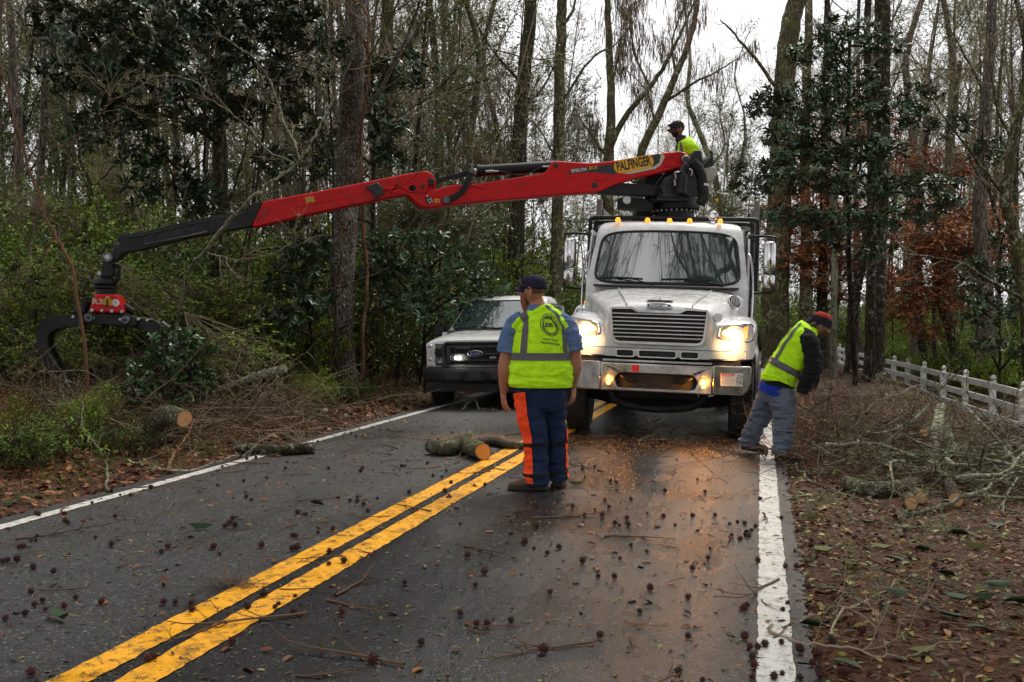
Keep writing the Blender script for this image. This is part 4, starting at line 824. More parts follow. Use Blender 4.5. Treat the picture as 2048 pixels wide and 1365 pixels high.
def head(parent, c, facing, mat, hair=None, scale=1.0, pitch=0, beard=None, ears=True, hairback=True):
    """c = centre of the skull; facing = direction of the face"""
    f = Vector(facing).normalized(); X = Matrix.Translation(c) @ f.to_track_quat('-Y', 'Z').to_matrix().to_4x4() @ Matrix.Rotation(pitch, 4, 'X') @ Matrix.Scale(scale, 4)
    # y negative = face
    def surf(u, v):
        a = 2 * math.pi * u; ph = math.pi * v; z = -math.cos(ph); r = math.sin(ph); x = r * math.sin(a); y = -r * math.cos(a)
        px = .078 * x; py = .098 * y; pz = .118 * z
        fr = max(-y, 0)
        if z < 0: px *= 1 - .28 * (-z) ** 1.3; py *= 1 - .12 * (-z)
        if z < -.2 and y > 0: py *= 1 - .35 * min((-z - .2) / .8, 1); pz *= 1 - .15 * y
        py -= fr ** 6 * .006
        # brow, eye sockets, nose, mouth, chin
        def g(cx, cz, sx, sz): return math.exp(-((x - cx) / sx) ** 2 - ((z - cz) / sz) ** 2) * (1 if y < 0 else 0)
        py -= .008 * g(0, .18, .5, .1) - .014 * g(.38, .02, .2, .1) - .014 * g(-.38, .02, .2, .1) + .034 * g(0, -.16, .13, .13) + .016 * g(0, -.02, .10, .16) + .010 * g(0, -.46, .26, .06) + .012 * g(0, -.56, .24, .05) + .012 * g(0, -.8, .3, .12)
        py += .008 * g(0, -.5, .3, .02); py -= .006 * g(.5, -.2, .2, .2) + .006 * g(-.5, -.2, .2, .2)
        return X @ Vector((px, py, pz))
    b = MB(); b.rings([[surf(i / 48, .01 + .98 * j / 33) for i in range(48)] for j in range(34)]); hd = b.build('head', mat, parent, 180)
    for s in (-1, 1):
        b = MB(); b.ell((s * .032, -.082, .004), (.013, .010, .009), 10, 7, X); b.build('eye', 'decal_white', hd); b = MB(); b.ell((s * .032, -.090, .004), (.006, .005, .006), 8, 5, X); b.build('iris', 'decal_black', hd)
        b = MB(); pts = [(s * (.079 + .012 * math.sin(a) ** 2), .012 - .018 * math.cos(a) * -1, -.008 + .034 * math.sin(a * 1)) for a in np.linspace(-1.9, 1.9, 12)]
        b.tube(pts, [.004 + .003 * math.sin(i / 11 * math.pi) for i in range(12)], 6, X=X); b.ell((s * .078, .012, -.008), (.008, .016, .026), 10, 7, X); b.build('ear', mat, hd, 180)
        b = MB(); b.tube([(s * .015, -.101, .026), (s * .033, -.098, .031), (s * .052, -.084, .026)], [.003, .005, .002], 6, X=X); b.build('eyebrow', hair or 'hair_dark', hd)
    if beard:
        def sb(u, v):
            a = (u - .5) * 2.5; z = -.22 - .85 * v; l = beard[1]
            x = math.sin(a); y = -math.cos(a); r = math.sqrt(max(1 - min(z * z, 1), 0)) * .9 + .12
            return X @ Vector((.083 * r * x * (1 - .15 * v), .102 * r * y - l * (.3 + v) * .4 * max(-y, 0), .118 * z - l * v))
        b = MB(); b.grid(sb, 16, 10); o = b.build('beard', beard[0], hd, 180); m = o.modifiers.new('t', 'SOLIDIFY'); m.thickness = .014
    if hair:
        def sh(u, v):
            a = math.pi * 2 * u; ph = math.pi * (1 - .55 * v); x = math.sin(ph) * math.sin(a); y = -math.sin(ph) * math.cos(a); z = -math.cos(ph)
            if y < -.1 and z < .45: x *= .9; y = y * .9; 
            return X @ Vector((.083 * x, .103 * y + .003, .123 * z + .002 * math.sin(a * 23)))
        b = MB(); b.rings([[sh(i / 36, j / 12) for i in range(36)] for j in range(13)]); b.build('hair', hair, hd, 180)
    return hd, X
def cap(hd, X, mat, tilt=0.0, strap=False):
    XX = X @ Matrix.Translation((0, .004, .022)) @ Matrix.Rotation(tilt, 4, 'X'); b = MB()
    rs = []
    for v in np.linspace(0, 1, 12):
        ph = v * math.pi / 2; r = math.cos(ph) ** .75; z = .098 * math.sin(ph) ** .95
        rs.append([(.089 * max(r, .02) * math.sin(a), .112 * max(r, .02) * -math.cos(a), z + .008 + .0012 * math.cos(a * 6)) for a in np.linspace(0, 2 * math.pi, 36, False)])
    b.rings([[(x, y, z - .012) for x, y, z in rs[0]]] + rs, X=XX); c = b.build('cap', mat, hd, 180)
    b = MB(); b.grid(lambda u, v: XX @ Vector((.078 * math.sin((u - .5) * 2.6), -.096 * math.cos((u - .5) * 2.6) - .078 * v * math.cos((u - .5) * 2.4), .006 - .018 * v - .022 * (2 * u - 1) ** 2 * (.3 + v))), 15, 6); bl = b.build('cap_bill', mat, c, 180); m = bl.modifiers.new('t', 'SOLIDIFY'); m.thickness = .005
    b = MB(); b.ell((0, 0, .107), (.009, .009, .005), 8, 5, XX); b.build('cap_button', mat, c)
    for k in range(6):
        a = k * math.pi / 3; b = MB(); b.tube([XX @ Vector((.0905 * math.cos(p) ** .75 * math.sin(a), .1135 * math.cos(p) ** .75 * -math.cos(a), .0995 * math.sin(p) ** .95 + .008)) for p in np.linspace(.02, 1.5, 8)], .0014, 4); b.build('cap_seam', mat, c)
    return c, XX
def hand(parent, wrist, dirv, palm_n, mat, curl=.45, s=1.0, mirror=1):
    """relaxed hand: palm block + four fingers + thumb, one skin mesh"""
    d = Vector(dirv).normalized(); nn = Vector(palm_n); nn = (nn - d * nn.dot(d)).normalized(); sd = d.cross(nn) * mirror; w = Vector(wrist)
    vs = [w, w + d * .035 * s, w + d * .07 * s]; es = [(0, 1), (1, 2)]; rad = [(.020 * s, .028 * s), (.017 * s, .034 * s), (.015 * s, .034 * s)]
    for i, (o, L) in enumerate(((-.030, .072), (-.011, .082), (.010, .077), (.029, .06))):
        base = w + d * .088 * s + sd * o * s; vs.append(base); es.append((2, len(vs) - 1)); rad.append((.0105 * s,) * 2); p = base; ang = curl * .35; 
        for k, f in enumerate((.42, .32, .26)):
            ang += curl * (.55 + .1 * k); dd = d * math.cos(ang) + nn * math.sin(ang); p = p + dd * L * f * s; vs.append(p); es.append((len(vs) - 2, len(vs) - 1)); rad.append((.0095 * s - .001 * k * s,) * 2)
    p = w + d * .03 * s - sd * .03 * s; vs.append(p); es.append((1, len(vs) - 1)); rad.append((.014 * s,) * 2)
    for k, L in enumerate((.03, .028, .022)):
        p = p + (d * (.72 + .1 * k) - sd * (.62 - .3 * k) + nn * .35).normalized() * L * s; vs.append(p); es.append((len(vs) - 2, len(vs) - 1)); rad.append((.0115 * s - .0012 * k * s,) * 2)
    return skin_body('hand', parent, vs, es, rad, 0, mat, 1)
def shoe(parent, heel, toe, mat, w=.048, h=.10):
    """boot from heel to toe on the ground"""
    H, T = Vector(heel), Vector(toe); d = (T - H); L = d.length; d.normalize(); up = Vector((0, 0, 1)); up = (up - d * up.dot(d)).normalized(); sd = d.cross(up); rs = []
    for f, ww, hh in ((0, .7, .75), (.04, .85, 1.0), (.2, .9, 1.08), (.36, .9, 1.0), (.5, .95, .78), (.68, 1.08, .62), (.85, 1.0, .56), (.96, .7, .45), (1, .4, .3)):
        c = H + d * L * f; r_ = []
        for k in range(16):
            a = 2 * math.pi * k / 16; x = math.cos(a); z = math.sin(a); r_.append(c + sd * (w * ww * math.copysign(abs(x) ** .7, x)) + up * (.018 + h * hh * .5 * (1 + math.copysign(abs(z) ** .75, z))))
        rs.append(r_)
    b = MB(); b.rings(rs); o = b.build('shoe', mat, parent, 180); b = MB(); rs = []
    for f, ww in ((-.02, .7), (0, .95), (.3, .9), (.5, .95), (.7, 1.14), (.88, 1.05), (1.0, .6), (1.015, .4)):
        c = H + d * L * f; rs.append([c + sd * w * ww + up * .0, c - sd * w * ww + up * .0, c - sd * w * ww + up * .026, c + sd * w * ww + up * .026])
    b.rings(rs); b.build('sole', 'rubber', o, 40, bevel=.005); return o
FL = [(-1.0, .88), (-.98, 1.0), (-.5, .96), (-.48, 1.02), (-.2, 1.0), (-.18, .92), (.1, .95), (.28, 1.0), (.34, .98), (.40, .70), (.60, .35), (.78, .1), (.95, -.25), (1.0, -.55), (.98, -.9), (.86, -1.02), (.76, -.8), (.70, -.55), (.58, -.45), (.52, -.15), (.45, .1), (.30, .35), (.20, .55), (.06, .5), (0, .62), (-.12, .75), (-.25, .70), (-.38, .58), (-.55, .72), (-.75, .76), (-.9, .74)]
def vest_print(parent, fn, R=.062):
    """county emblem: two rings, state outline, name, motto; fn(x, y) -> point on the vest"""
    for r, w in ((R, .0022), (R * .80, .003)):
        b = MB(); n = 48
        V = [fn((r + q * w) * math.cos(2 * math.pi * k / n), (r + q * w) * 1.08 * math.sin(2 * math.pi * k / n)) for k in range(n) for q in (-1, 1)]
        b.add(V, [(2 * k, 2 * k + 1, 2 * ((k + 1) % n) + 1, 2 * ((k + 1) % n)) for k in range(n)]); b.build('emblem_ring', 'decal_black', parent)
    b = MB(); pl = [(x * R * .66 + R * .12, y * R * .62 + R * .13) for x, y in FL]; tr = tessellate_polygon([[Vector((x, y, 0)) for x, y in pl]]); b.add([fn(x, y) for x, y in pl], [tuple(t) for t in tr]); b.build('state_outline', 'decal_black', parent)
    text_mesh('LEON', R * .62, lambda x, y: fn(x - R * .25, y - R * .05), 'decal_black', 'lettering', parent, width=R * 1.0, bold=R * .03)
    for k, ch in enumerate('BOARD OF COUNTY COMMISSIONERS'):
        a = math.radians(200 + k * 140 / 28)
        if ch != ' ': text_mesh(ch, R * .17, lambda x, y: fn(R * .9 * math.cos(a) - x * math.sin(a) - y * math.cos(a) * 1, (R * .9 * math.sin(a)) * 1.08 + x * math.cos(a) - y * math.sin(a)), 'decal_black', 'lettering', parent)
    text_mesh('People Focused,', R * .3, lambda x, y: fn(x, y - R * 1.42), 'decal_black', 'lettering', parent, width=R * 1.55, bold=R * .004)
    text_mesh('Performance Driven.', R * .3, lambda x, y: fn(x, y - R * 1.74), 'decal_black', 'lettering', parent, width=R * 1.9, bold=R * .004)

# ---- standing man seen from behind. local x right (photo), y away from the camera
zr = .035
man = thing('person', 'standing bearded man in lime safety vest, navy cap and orange chaps, back to the camera', 'person', (-1.84, 8.4, zr), (0, 0, YAW * .45))
V = [(0, 0, .92), (0, .0, 1.15), (0, -.01, 1.38), (-.02, -.01, 1.52), (-.045, .01, 1.60), (-.05, .01, 1.66),
     (-.21, .0, 1.43), (-.27, .0, 1.22), (-.315, .03, .98), (-.335, .09, .82),
     (.21, .0, 1.43), (.275, .01, 1.22), (.285, .06, 1.00), (.265, .12, .86),
     (-.09, 0, .86), (-.05, -.03, .48), (-.03, -.03, .12), (.09, .04, .86), (.125, .12, .48), (.13, .15, .12)]
E_ = [(0, 1), (1, 2), (2, 3), (3, 4), (4, 5), (2, 6), (6, 7), (7, 8), (8, 9), (2, 10), (10, 11), (11, 12), (12, 13), (0, 14), (14, 15), (15, 16), (0, 17), (17, 18), (18, 19)]
R_ = [(.16, .13), (.16, .13), (.12, .09), (.085, .085), (.078, .078), (.07, .07), .075, .06, .052, .033, .075, .06, .05, .033, .09, .065, .045, .09, .065, .045]
bd_ = skin_body('body', man, V, E_, R_, 0, 'skin_ruddy', 2)
hand(bd_, (-.335, .09, .825), (.0, .02, -1), (.7, .5, 0), 'skin_ruddy', .5, 1.2, 1); hand(bd_, (.265, .12, .87), (.02, .1, -1), (-.8, .4, 0), 'skin_ruddy', .5, 1.15, -1)
hd, X = head(bd_, (-.065, -.012, 1.70), (-1, .45, -.02), 'skin_ruddy', 'hair_brown', 1.09, 0, ('hair_red', .075)); hd.parent = man
c_, XX = cap(hd, X, 'cap_navy', -.05)
b = MB(); b.tube([X @ Vector(p) for p in ((.088, .0, .035), (.09, -.06, .045), (.07, -.10, .05))], .004, 6); b.tube([X @ Vector(p) for p in ((-.088, .04, .0), (-.093, .0, .03), (-.09, -.06, .045), (-.07, -.10, .05))], .004, 6); b.build('glasses', 'decal_black', hd)
text_mesh('COUNTY', .018, lambda x, y: XX @ Vector((.104 * math.sin(2.6 + 0) * 0 + x, .114, .022 + y)), 'decal_grey', 'cap_strap_print', c_, width=.07)
# shirt collar and sleeves
col = Garment([((-.03, -.01, 1.47), .115, .085), ((-.04, -.005, 1.53), .088, .075), ((-.045, 0, 1.575), .078, .070)], (0, -1, 0), 30, 3, .002, seed=3); col.mesh('collar', 'shirt_blue', man, thick=.006)
for s, pts in ((-1, [((-.15, .0, 1.46), .07, .075), ((-.215, .0, 1.41), .088, .088), ((-.265, .0, 1.30), .086, .085), ((-.29, .0, 1.17), .088, .086)]), (1, [((.15, .0, 1.46), .07, .075), ((.215, .0, 1.40), .082, .085), ((.265, .005, 1.30), .078, .08), ((.285, .015, 1.19), .080, .08)])):
    g = Garment(pts, (0, -1, 0), 32, 5, .010, 11, 5 + s); g.mesh('sleeve', 'shirt_blue', man, thick=.005)
for pts in ([((-.285, .0, 1.20), .060, .062), ((-.31, .02, 1.04), .066, .068), ((-.325, .06, .93), .052, .054), ((-.335, .09, .82), .032, .036)], [((.28, .01, 1.22), .056, .058), ((.288, .05, 1.06), .062, .064), ((.275, .09, .95), .048, .05), ((.265, .12, .86), .031, .034)]):
    Garment(pts, (0, -1, 0), 20, 5, .001, power=2).mesh('forearm', 'skin_ruddy', bd_)
# vest
vest = Garment([((.0, .0, .875), .255, .185), ((.0, .0, .92), .27, .195), ((0, .0, 1.02), .268, .192), ((0, -.0, 1.15), .258, .178), ((0, -.0, 1.28), .245, .165), ((0, -.005, 1.38), .232, .15), ((-.005, -.01, 1.455), .20, .125), ((-.02, -.01, 1.50), .145, .10), ((-.035, -.005, 1.525), .105, .088)], (0, -1, 0), 72, 6, .012, 7, 1, 2.5, amp_v=lambda v: 1.1 if v < .3 else .45)
vs_ = vest.mesh('safety_vest', 'vest_lime', man, nv=70, thick=.004)
rad = math.radians
# for the vest the angle 90 deg looks at the camera (back of the man). side axis = t x front
def va(xm):    # sideways metres on the back -> angle
    return math.acos(max(-1, min(1, xm / .26)))
sgn = 1 if vest.at(0, .5).x > 0 else -1
def vang(x): return math.acos(max(-1, min(1, sgn * x / .25)))
vest.mesh('reflective_stripe', 'stripe_grey', vs_, v0=.335, v1=.395, off=.006, nv=8)
for x0, x1, t0, t1 in ((-.135, -.075, -.20, -.135), (.185, .225, .115, .155)):
    b = MB()
    def sf(u, v):
        vv = .395 + v * .53; k = sm(.45, 1, v) ; xl = x0 + (t0 - x0) * k * .65; xr = x1 + (t1 - x1) * k * .65
        return vest.at(vang(xl + (xr - xl) * u), vv, .006)
    b.grid(sf, 6, 30); b.build('reflective_stripe', 'stripe_grey', vs_, 180)
def vfn(cx, cv, slope=0.0):
    def f(x, y): return vest.at(vang(cx + x * 1.0 + 0), cv + (y + slope * x) / .66, .008)
    return f
vest_print(vs_, vfn(.085, .68, -.1), .078)
for s in (-1, 1):   # shoulder yoke over the sleeve
    g = Garment([((s * .06, -.01, 1.50), .05, .082), ((s * .12, -.01, 1.475), .05, .088), ((s * .18, -.005, 1.435), .052, .094), ((s * .222, -.0, 1.385), .05, .098)], (0, -1, 0), 28, 4, .004, 8, 2); g.mesh('vest_shoulder', 'vest_lime', vs_, thick=.003); g.mesh('reflective_stripe', 'stripe_grey', vs_, v0=.22, v1=.50, off=.005, nv=6)
# trousers + chaps
tr = []
hips = Garment([((-.01, .03, .70), .19, .15), ((-.01, .01, .80), .215, .165), ((0, .0, .92), .225, .165)], (0, -1, 0), 48, 5, .010, 9, 4, 2.6); hp_ = hips.mesh('trousers', 'denim_navy', man)
legs = {}
for s, pts in ((-1, [((-.09, .0, .82), .112, .148), ((-.075, -.02, .66), .118, .128), ((-.05, -.03, .48), .105, .11), ((-.04, -.03, .34), .098, .102), ((-.035, -.03, .2), .100, .106), ((-.03, -.03, .085), .104, .116), ((-.03, -.03, .045), .106, .12)]), (1, [((.09, .03, .82), .112, .15), ((.11, .08, .66), .102, .12), ((.125, .12, .48), .082, .10), ((.125, .13, .34), .078, .094), ((.125, .14, .2), .08, .096), ((.13, .15, .10), .084, .104), ((.13, .15, .05), .086, .108)])):
    g = Garment(pts, (0, -1, 0), 44, 7, .013, 8, 7 + s, 2.2); legs[s] = g; lm = g.mesh('trouser_leg', 'denim_navy', hp_, nv=60)
    sg = 1 if g.at(0, .5).x > pts[2][0][0] else -1
    if s == -1:
        a0, a1 = (rad(98), rad(262)) if sg > 0 else (rad(-82), rad(82)); 
        # orange ballistic panel on the outer/front half
        b = MB(); b.grid(lambda u, v: g.at((a0 + (a1 - a0) * u) if sg > 0 else (a0 + (a1 - a0) * u), v * .9, .007 + .02 * (1 - v) ** 5), 24, 50); b.build('chap_panel', 'chap_orange', hp_, 180)
    else:
        a0, a1 = (rad(-80), rad(22)) if sg > 0 else (rad(158), rad(260)); b = MB(); b.grid(lambda u, v: g.at(a0 + (a1 - a0) * u, .3 + v * .6, .007), 16, 40); b.build('chap_panel', 'chap_orange', hp_, 180)
    for v in (.42, .74):
        g.mesh('chap_strap', 'strap_black', hp_, v0=v, v1=v + .035, off=.011, nv=4)
        b = MB(); p = g.at(rad(80), v + .02, .018); b.box(tuple(p), (.03, .012, .035)); b.build('buckle', 'strap_black', hp_, bevel=.003)
b = MB(); q = hips.at(rad(60) if hips.at(0, .5).x < 0 else rad(120), .25, .006); b.box((q.x, q.y - .012, q.z - .08), (.016, .006, .085), Matrix.Identity(4)); b.build('pocket_label', 'cream_plastic', hp_)
shoe(man, (.06, -.05, -.0), (-.27, -.10, -.0), 'boot_brown', .055, .105); shoe(man, (.13, .08, .0), (.14, .36, 0), 'boot_brown', .055, .11)

# ---- bending man picking up branches, photo right
bm = thing('person', 'man in red and navy knit hat and lime vest, bending to pick up branches', 'person', (0.06, 11.1, -.02))
HP = Vector((.10, .0, .84)); CH = Vector((.30, .0, 1.20)); NK = Vector((.43, .02, 1.44))
V = [HP, HP.lerp(CH, .5), CH, NK, (.52, .02, 1.46), (.56, .02, 1.47),
     (.42, -.19, 1.27), (.45, -.22, 1.02), (.37, -.20, .76), (.34, -.19, .70),
     (.44, .19, 1.30), (.50, .20, 1.05), (.47, .13, .80), (.45, .10, .73),
     (.08, -.1, .82), (.17, -.14, .46), (.15, -.22, .10), (.06, .1, .82), (-.05, .14, .48), (-.24, .22, .14)]
R_ = [(.15, .13), (.15, .13), (.17, .13), (.065, .065), (.06, .06), (.06, .06), .075, .06, .045, .03, .07, .055, .045, .03, .09, .065, .045, .09, .065, .045]
bb = skin_body('body', bm, V, E_, R_, 0, 'skin_tan', 2)
hand(bb, (.345, -.19, .70), (.1, 0, -1), (1, 0, .1), 'skin_tan', .7, 1.0, 1); hand(bb, (.45, .10, .72), (-.1, -.1, -1), (.6, -.8, .1), 'skin_tan', .8, 1.0, -1)
hd2, X2 = head(bb, (.545, .01, 1.445), (1, .35, -.62), 'skin_tan', 'hair_brown', .98, 0, ('hair_brown', .012)); hd2.parent = bm
# knit hat
XH = X2 @ Matrix.Translation((0, .008, .028)) @ Matrix.Rotation(-.15, 4, 'X')
def hat(v0, v1, off, n=72):
    rs = []
    for v in np.linspace(v0, v1, 14):
        ph = v * math.pi / 2; r = max(math.cos(ph) ** .6, .03); z = .115 * math.sin(ph)
        rs.append([(( .090 + off) * r * (1 + .012 * math.cos(a * 36)) * math.sin(a), -(.112 + off) * r * (1 + .012 * math.cos(a * 36)) * math.cos(a), z) for a in np.linspace(0, 2 * math.pi, n * 2, False)])
    return rs
b = MB(); b.rings(hat(0, 1, 0), X=XH); hh = b.build('knit_hat', 'knit_red', hd2, 180)
b = MB(); b.rings([[(x, y, z - .03) for x, y, z in hat(0, .01, .006)[0]]] + hat(0, .32, .008), False, X=XH); b.build('hat_cuff', 'knit_navy', hh, 180)
b = MB(); b.tube([X2 @ Vector(p) for p in ((-.07, .075, -.02), (-.05, .10, -.06), (-.04, .10, -.12), (-.05, .09, -.15))], [.035, .04, .03, .01], 8, sy=.7); b.build('long_hair', 'hair_brown', hd2, 180)
fr = (-.62, -.45, .50)      # the back of the torso looks up-left and towards the camera
tors = [((.11, .0, .80), .205, .150), ((.135, .0, .88), .22, .16), ((.21, .0, 1.02), .228, .165), ((.29, .0, 1.17), .232, .165), ((.36, .0, 1.30), .22, .145), ((.41, .01, 1.40), .165, .11), ((.44, .01, 1.45), .10, .085)]
def off_g(g, k, sel): return [(p, a + k, b_ + k) for p, a, b_ in g[sel]]
g = Garment([((.06, .0, .70), .222, .175), ((.09, .0, .77), .222, .175)] + [tors[1]], (-.8, 0, .3), 40, 5, .006, 9, 2, 2.4); g.mesh('tee_shirt', 'tee_blue', bm, thick=.004)
g = Garment([((.115, .0, .80), .232, .182)] + off_g(tors, .010, slice(1, 4)), (-.8, 0, .3), 40, 5, .008, 9, 3, 2.4); jk = g.mesh('jacket', 'jacket_black', bm, thick=.006)
vg = Garment([((.125, .0, .86), .232, .178)] + off_g(tors, .014, slice(1, 7)), (-.8, 0, .3), 64, 6, .012, 7, 11, 2.5, amp_v=lambda v: 1.1 if v < .4 else .4); v2 = vg.mesh('safety_vest', 'vest_lime', bm, nv=60, thick=.004)
# which way is the side axis?
sd_pos = vg.at(0, .5).y < 0      # True: angle 0 is the camera side
def ba(y): # y: -1 camera side .. +1 far side across the back
    a = math.acos(max(-1, min(1, -y))); return a if sd_pos else math.pi - a
vg.mesh('reflective_stripe', 'stripe_grey', v2, v0=.27, v1=.34, off=.006, nv=8)
vg.mesh('vest_piping', 'decal_yellow' if False else 'vest_lime', v2, v0=.0, v1=.02, off=.005, nv=4)
for ya, yb in ((-.80, -.60), (.62, .8)):
    b = MB(); b.grid(lambda u, v: vg.at(ba(ya + (yb - ya) * u + (.0 if v < .6 else 0)), .34 + v * .56, .006), 6, 24); b.build('reflective_stripe', 'stripe_grey', v2, 180)
def bfn(x, y): return vg.at(ba(-.12 + x / .24), .70 + y / .68, .008) 
vest_print(v2, lambda x, y: vg.at(ba(-.15 - (-x) / .235), .66 + y / .66, .008), .07)
# arms, collar
arm = Garment([((.36, -.12, 1.36), .075, .08), ((.42, -.19, 1.27), .090, .092), ((.45, -.215, 1.14), .078, .084), ((.455, -.22, 1.02), .078, .082), ((.42, -.21, .90), .070, .072), ((.375, -.20, .79), .058, .06), ((.36, -.195, .735), .05, .05)], (-1, 0, .2), 32, 6, .012, 9, 21, 2.1); arm.mesh('jacket_sleeve', 'jacket_black', jk, thick=.004)
arm = Garment([((.38, .14, 1.37), .07, .075), ((.45, .19, 1.28), .085, .088), ((.50, .21, 1.12), .072, .078), ((.51, .21, 1.03), .070, .075), ((.485, .15, .88), .062, .064), ((.455, .11, .77), .05, .05)], (-1, 0, .2), 28, 6, .010, 9, 22, 2.1); arm.mesh('jacket_sleeve', 'jacket_black', jk, thick=.004)
arm = Garment([((.415, .0, 1.40), .12, .095), ((.45, .01, 1.445), .085, .08), ((.49, .015, 1.475), .072, .072)], (-.8, 0, .3), 28, 4, .003, 9, 23); arm.mesh('jacket_collar', 'jacket_black', jk, thick=.006)
hips2 = Garment([((.04, .0, .62), .17, .14), ((.07, .0, .72), .19, .155), ((.11, .0, .84), .195, .155)], (-.9, 0, .2), 44, 5, .010, 9, 31, 2.5); h2 = hips2.mesh('trousers', 'cargo_grey', bm)
for pts, sd_ in (([((.12, -.085, .78), .115, .14), ((.16, -.12, .62), .105, .125), ((.175, -.16, .46), .092, .105), ((.17, -.19, .32), .085, .098), ((.16, -.23, .20), .080, .09), ((.155, -.26, .13), .084, .094), ((.155, -.265, .09), .082, .09)], 41), ([((.06, .09, .76), .11, .14), ((-.0, .12, .60), .10, .118), ((-.06, .15, .46), .085, .10), ((-.12, .18, .33), .08, .09), ((-.18, .2, .21), .078, .088), ((-.215, .22, .125), .078, .09)], 42)):
    g = Garment(pts, (-1, 0, .1), 44, 9, .021, 11, sd_, 2.2); lg = g.mesh('trouser_leg', 'cargo_grey', h2, nv=60)
    if sd_ == 41:
        sdp = g.at(0, .5).y < g.P[len(g.P) // 2].y; a_ = 0 if sdp else math.pi
        g.mesh('cargo_pocket', 'cargo_grey', h2, a0=a_ - .75, a1=a_ + .75, v0=.30, v1=.52, off=.016, nv=16, thick=.012); g.mesh('pocket_flap', 'cargo_grey', h2, a0=a_ - .8, a1=a_ + .8, v0=.285, v1=.335, off=.024, nv=6, thick=.006)
shoe(bm, (.09, -.25, .02), (.36, -.34, .02), 'boot_dark', .052, .13); shoe(bm, (-.27, .22, .075), (.01, .24, .025), 'boot_dark', .052, .13)
b = MB()
for p in ((.20, -.225, .855), (.27, -.225, .84)): b.ell(p, (.008, .006, .008), 8, 5)
b.build('jacket_snap', 'bolt_metal', jk)

# ---- crane operator on the high seat
oc = PD(1365, 300, 16.05)
op = thing('person', 'crane operator in grey cap and lime jacket, sitting high behind the boom', 'person', tuple(oc + Vector((0, 0, .05))), (0, 0, YAW)); op.scale = (1.12,) * 3
V = [(.06, .0, -.46), (.06, 0, -.25), (.05, .0, -.03), (-.02, .0, .10), (-.05, .0, .15), (-.05, 0, .19),
     (.06, -.19, -.03), (.17, -.22, -.25), (.02, -.2, -.38), (-.08, -.18, -.40), (.06, .19, -.03), (.15, .22, -.25), (-.02, .2, -.36), (-.12, .18, -.38),
     (.0, -.1, -.48), (-.42, -.12, -.45), (-.45, -.12, -.85), (.0, .1, -.48), (-.42, .12, -.45), (-.45, .12, -.85)]
R_ = [(.15, .13), (.15, .13), (.16, .12), (.06, .06), (.055, .055), (.055, .055), .07, .055, .045, .03, .07, .055, .045, .03, .09, .065, .045, .09, .065, .045]
ob_ = skin_body('body', op, V, E_, R_, 0, 'skin_brown', 2)
hd3, X3 = head(ob_, (-.075, -.0, .24), (-1, -.28, -.22), 'skin_tan', 'hair_dark', 1.0, 0, ('hair_dark', .004)); hd3.parent = op
MATS['skin_op'] = MATS['skin_tan']
c3, XX3 = cap(hd3, X3, 'cap_grey', -.08)
b = MB(); b.tube([X3 @ Vector((.097 * math.sin(a), -.120 * math.cos(a) - .003, .082)) for a in np.linspace(-1.9, 1.9, 16)], .005, 6, sy=2); b.build('glasses', 'decal_black', hd3)
b = MB(); b.tube([X3 @ Vector((.100 * math.sin(a), -.123 * math.cos(a), .083)) for a in np.linspace(-1.0, 1.0, 12)], .008, 6, sy=2); b.build('glasses_lens', 'decal_blue', hd3)
tor = Garment([((.07, 0, -.44), .20, .15), ((.07, .0, -.25), .215, .16), ((.06, .0, -.08), .22, .155), ((.03, .0, .03), .185, .125), ((-.0, .0, .09), .11, .09)], (-1, 0, 0), 44, 6, .010, 8, 51, 2.4); t_ = tor.mesh('safety_jacket', 'vest_lime', op, nv=40, thick=.004)
sdp = tor.at(0, .5).y < 0
for a in ((rad(28), rad(48)) if sdp else (rad(132), rad(152)),): tor.mesh('reflective_stripe', 'stripe_grey', t_, a0=a[0], a1=a[1], v0=.1, v1=.9, off=.006, nv=24)
tor.mesh('shirt_front', 'jacket_black', t_, a0=rad(72), a1=rad(108), v0=.3, v1=1, off=.006, nv=20)
tor.mesh('shirt', 'shirt_blue', t_, a0=rad(84), a1=rad(96), v0=.5, v1=.95, off=.010, nv=12)
cg = Garment([((.01, 0, .04), .13, .105), ((-.02, .0, .10), .085, .08), ((-.03, 0, .145), .078, .075)], (-1, 0, 0), 28, 4, .003, 8, 52); cg.mesh('collar', 'cap_grey', t_, thick=.006)
for sy in (-1, 1):
    ag = Garment([((.05, sy * .13, .02), .075, .08), ((.08, sy * .19, -.04), .09, .095), ((.14, sy * .215, -.14), .085, .09), ((.17, sy * .22, -.24), .078, .08)], (-1, 0, 0), 28, 5, .009, 9, 53 + sy); s1 = ag.mesh('jacket_sleeve', 'vest_lime', t_, thick=.004); ag.mesh('reflective_stripe', 'stripe_grey', t_, v0=.62, v1=.78, off=.006, nv=6)
    ag = Garment([((.165, sy * .22, -.22), .075, .078), ((.17, sy * .22, -.28), .07, .075), ((.08, sy * .21, -.35), .062, .064), ((-.03, sy * .19, -.39), .05, .05)], (-1, 0, 0), 28, 5, .009, 9, 55 + sy); ag.mesh('sleeve_cuff', 'jacket_black', t_, thick=.004)
    hand(ob_, (-.06, sy * .185, -.40), (-1, 0, -.1), (0, 0, -1), 'skin_tan', .8, 1, sy)
    lg = Garment([((.10, sy * .09, -.48), .11, .11), ((-.12, sy * .11, -.46), .10, .10), ((-.38, sy * .12, -.45), .085, .085), ((-.47, sy * .12, -.52), .078, .078), ((-.46, sy * .12, -.7), .07, .07), ((-.46, sy * .12, -.9), .07, .075)], (0, 0, 1) if False else (-.3, 0, 1), 28, 5, .009, 9, 57 + sy); lg.mesh('trouser_leg', 'jean_blue', op)
    shoe(op, (-.42, sy * .12, -.99), (-.68, sy * .12, -.99), 'boot_dark')

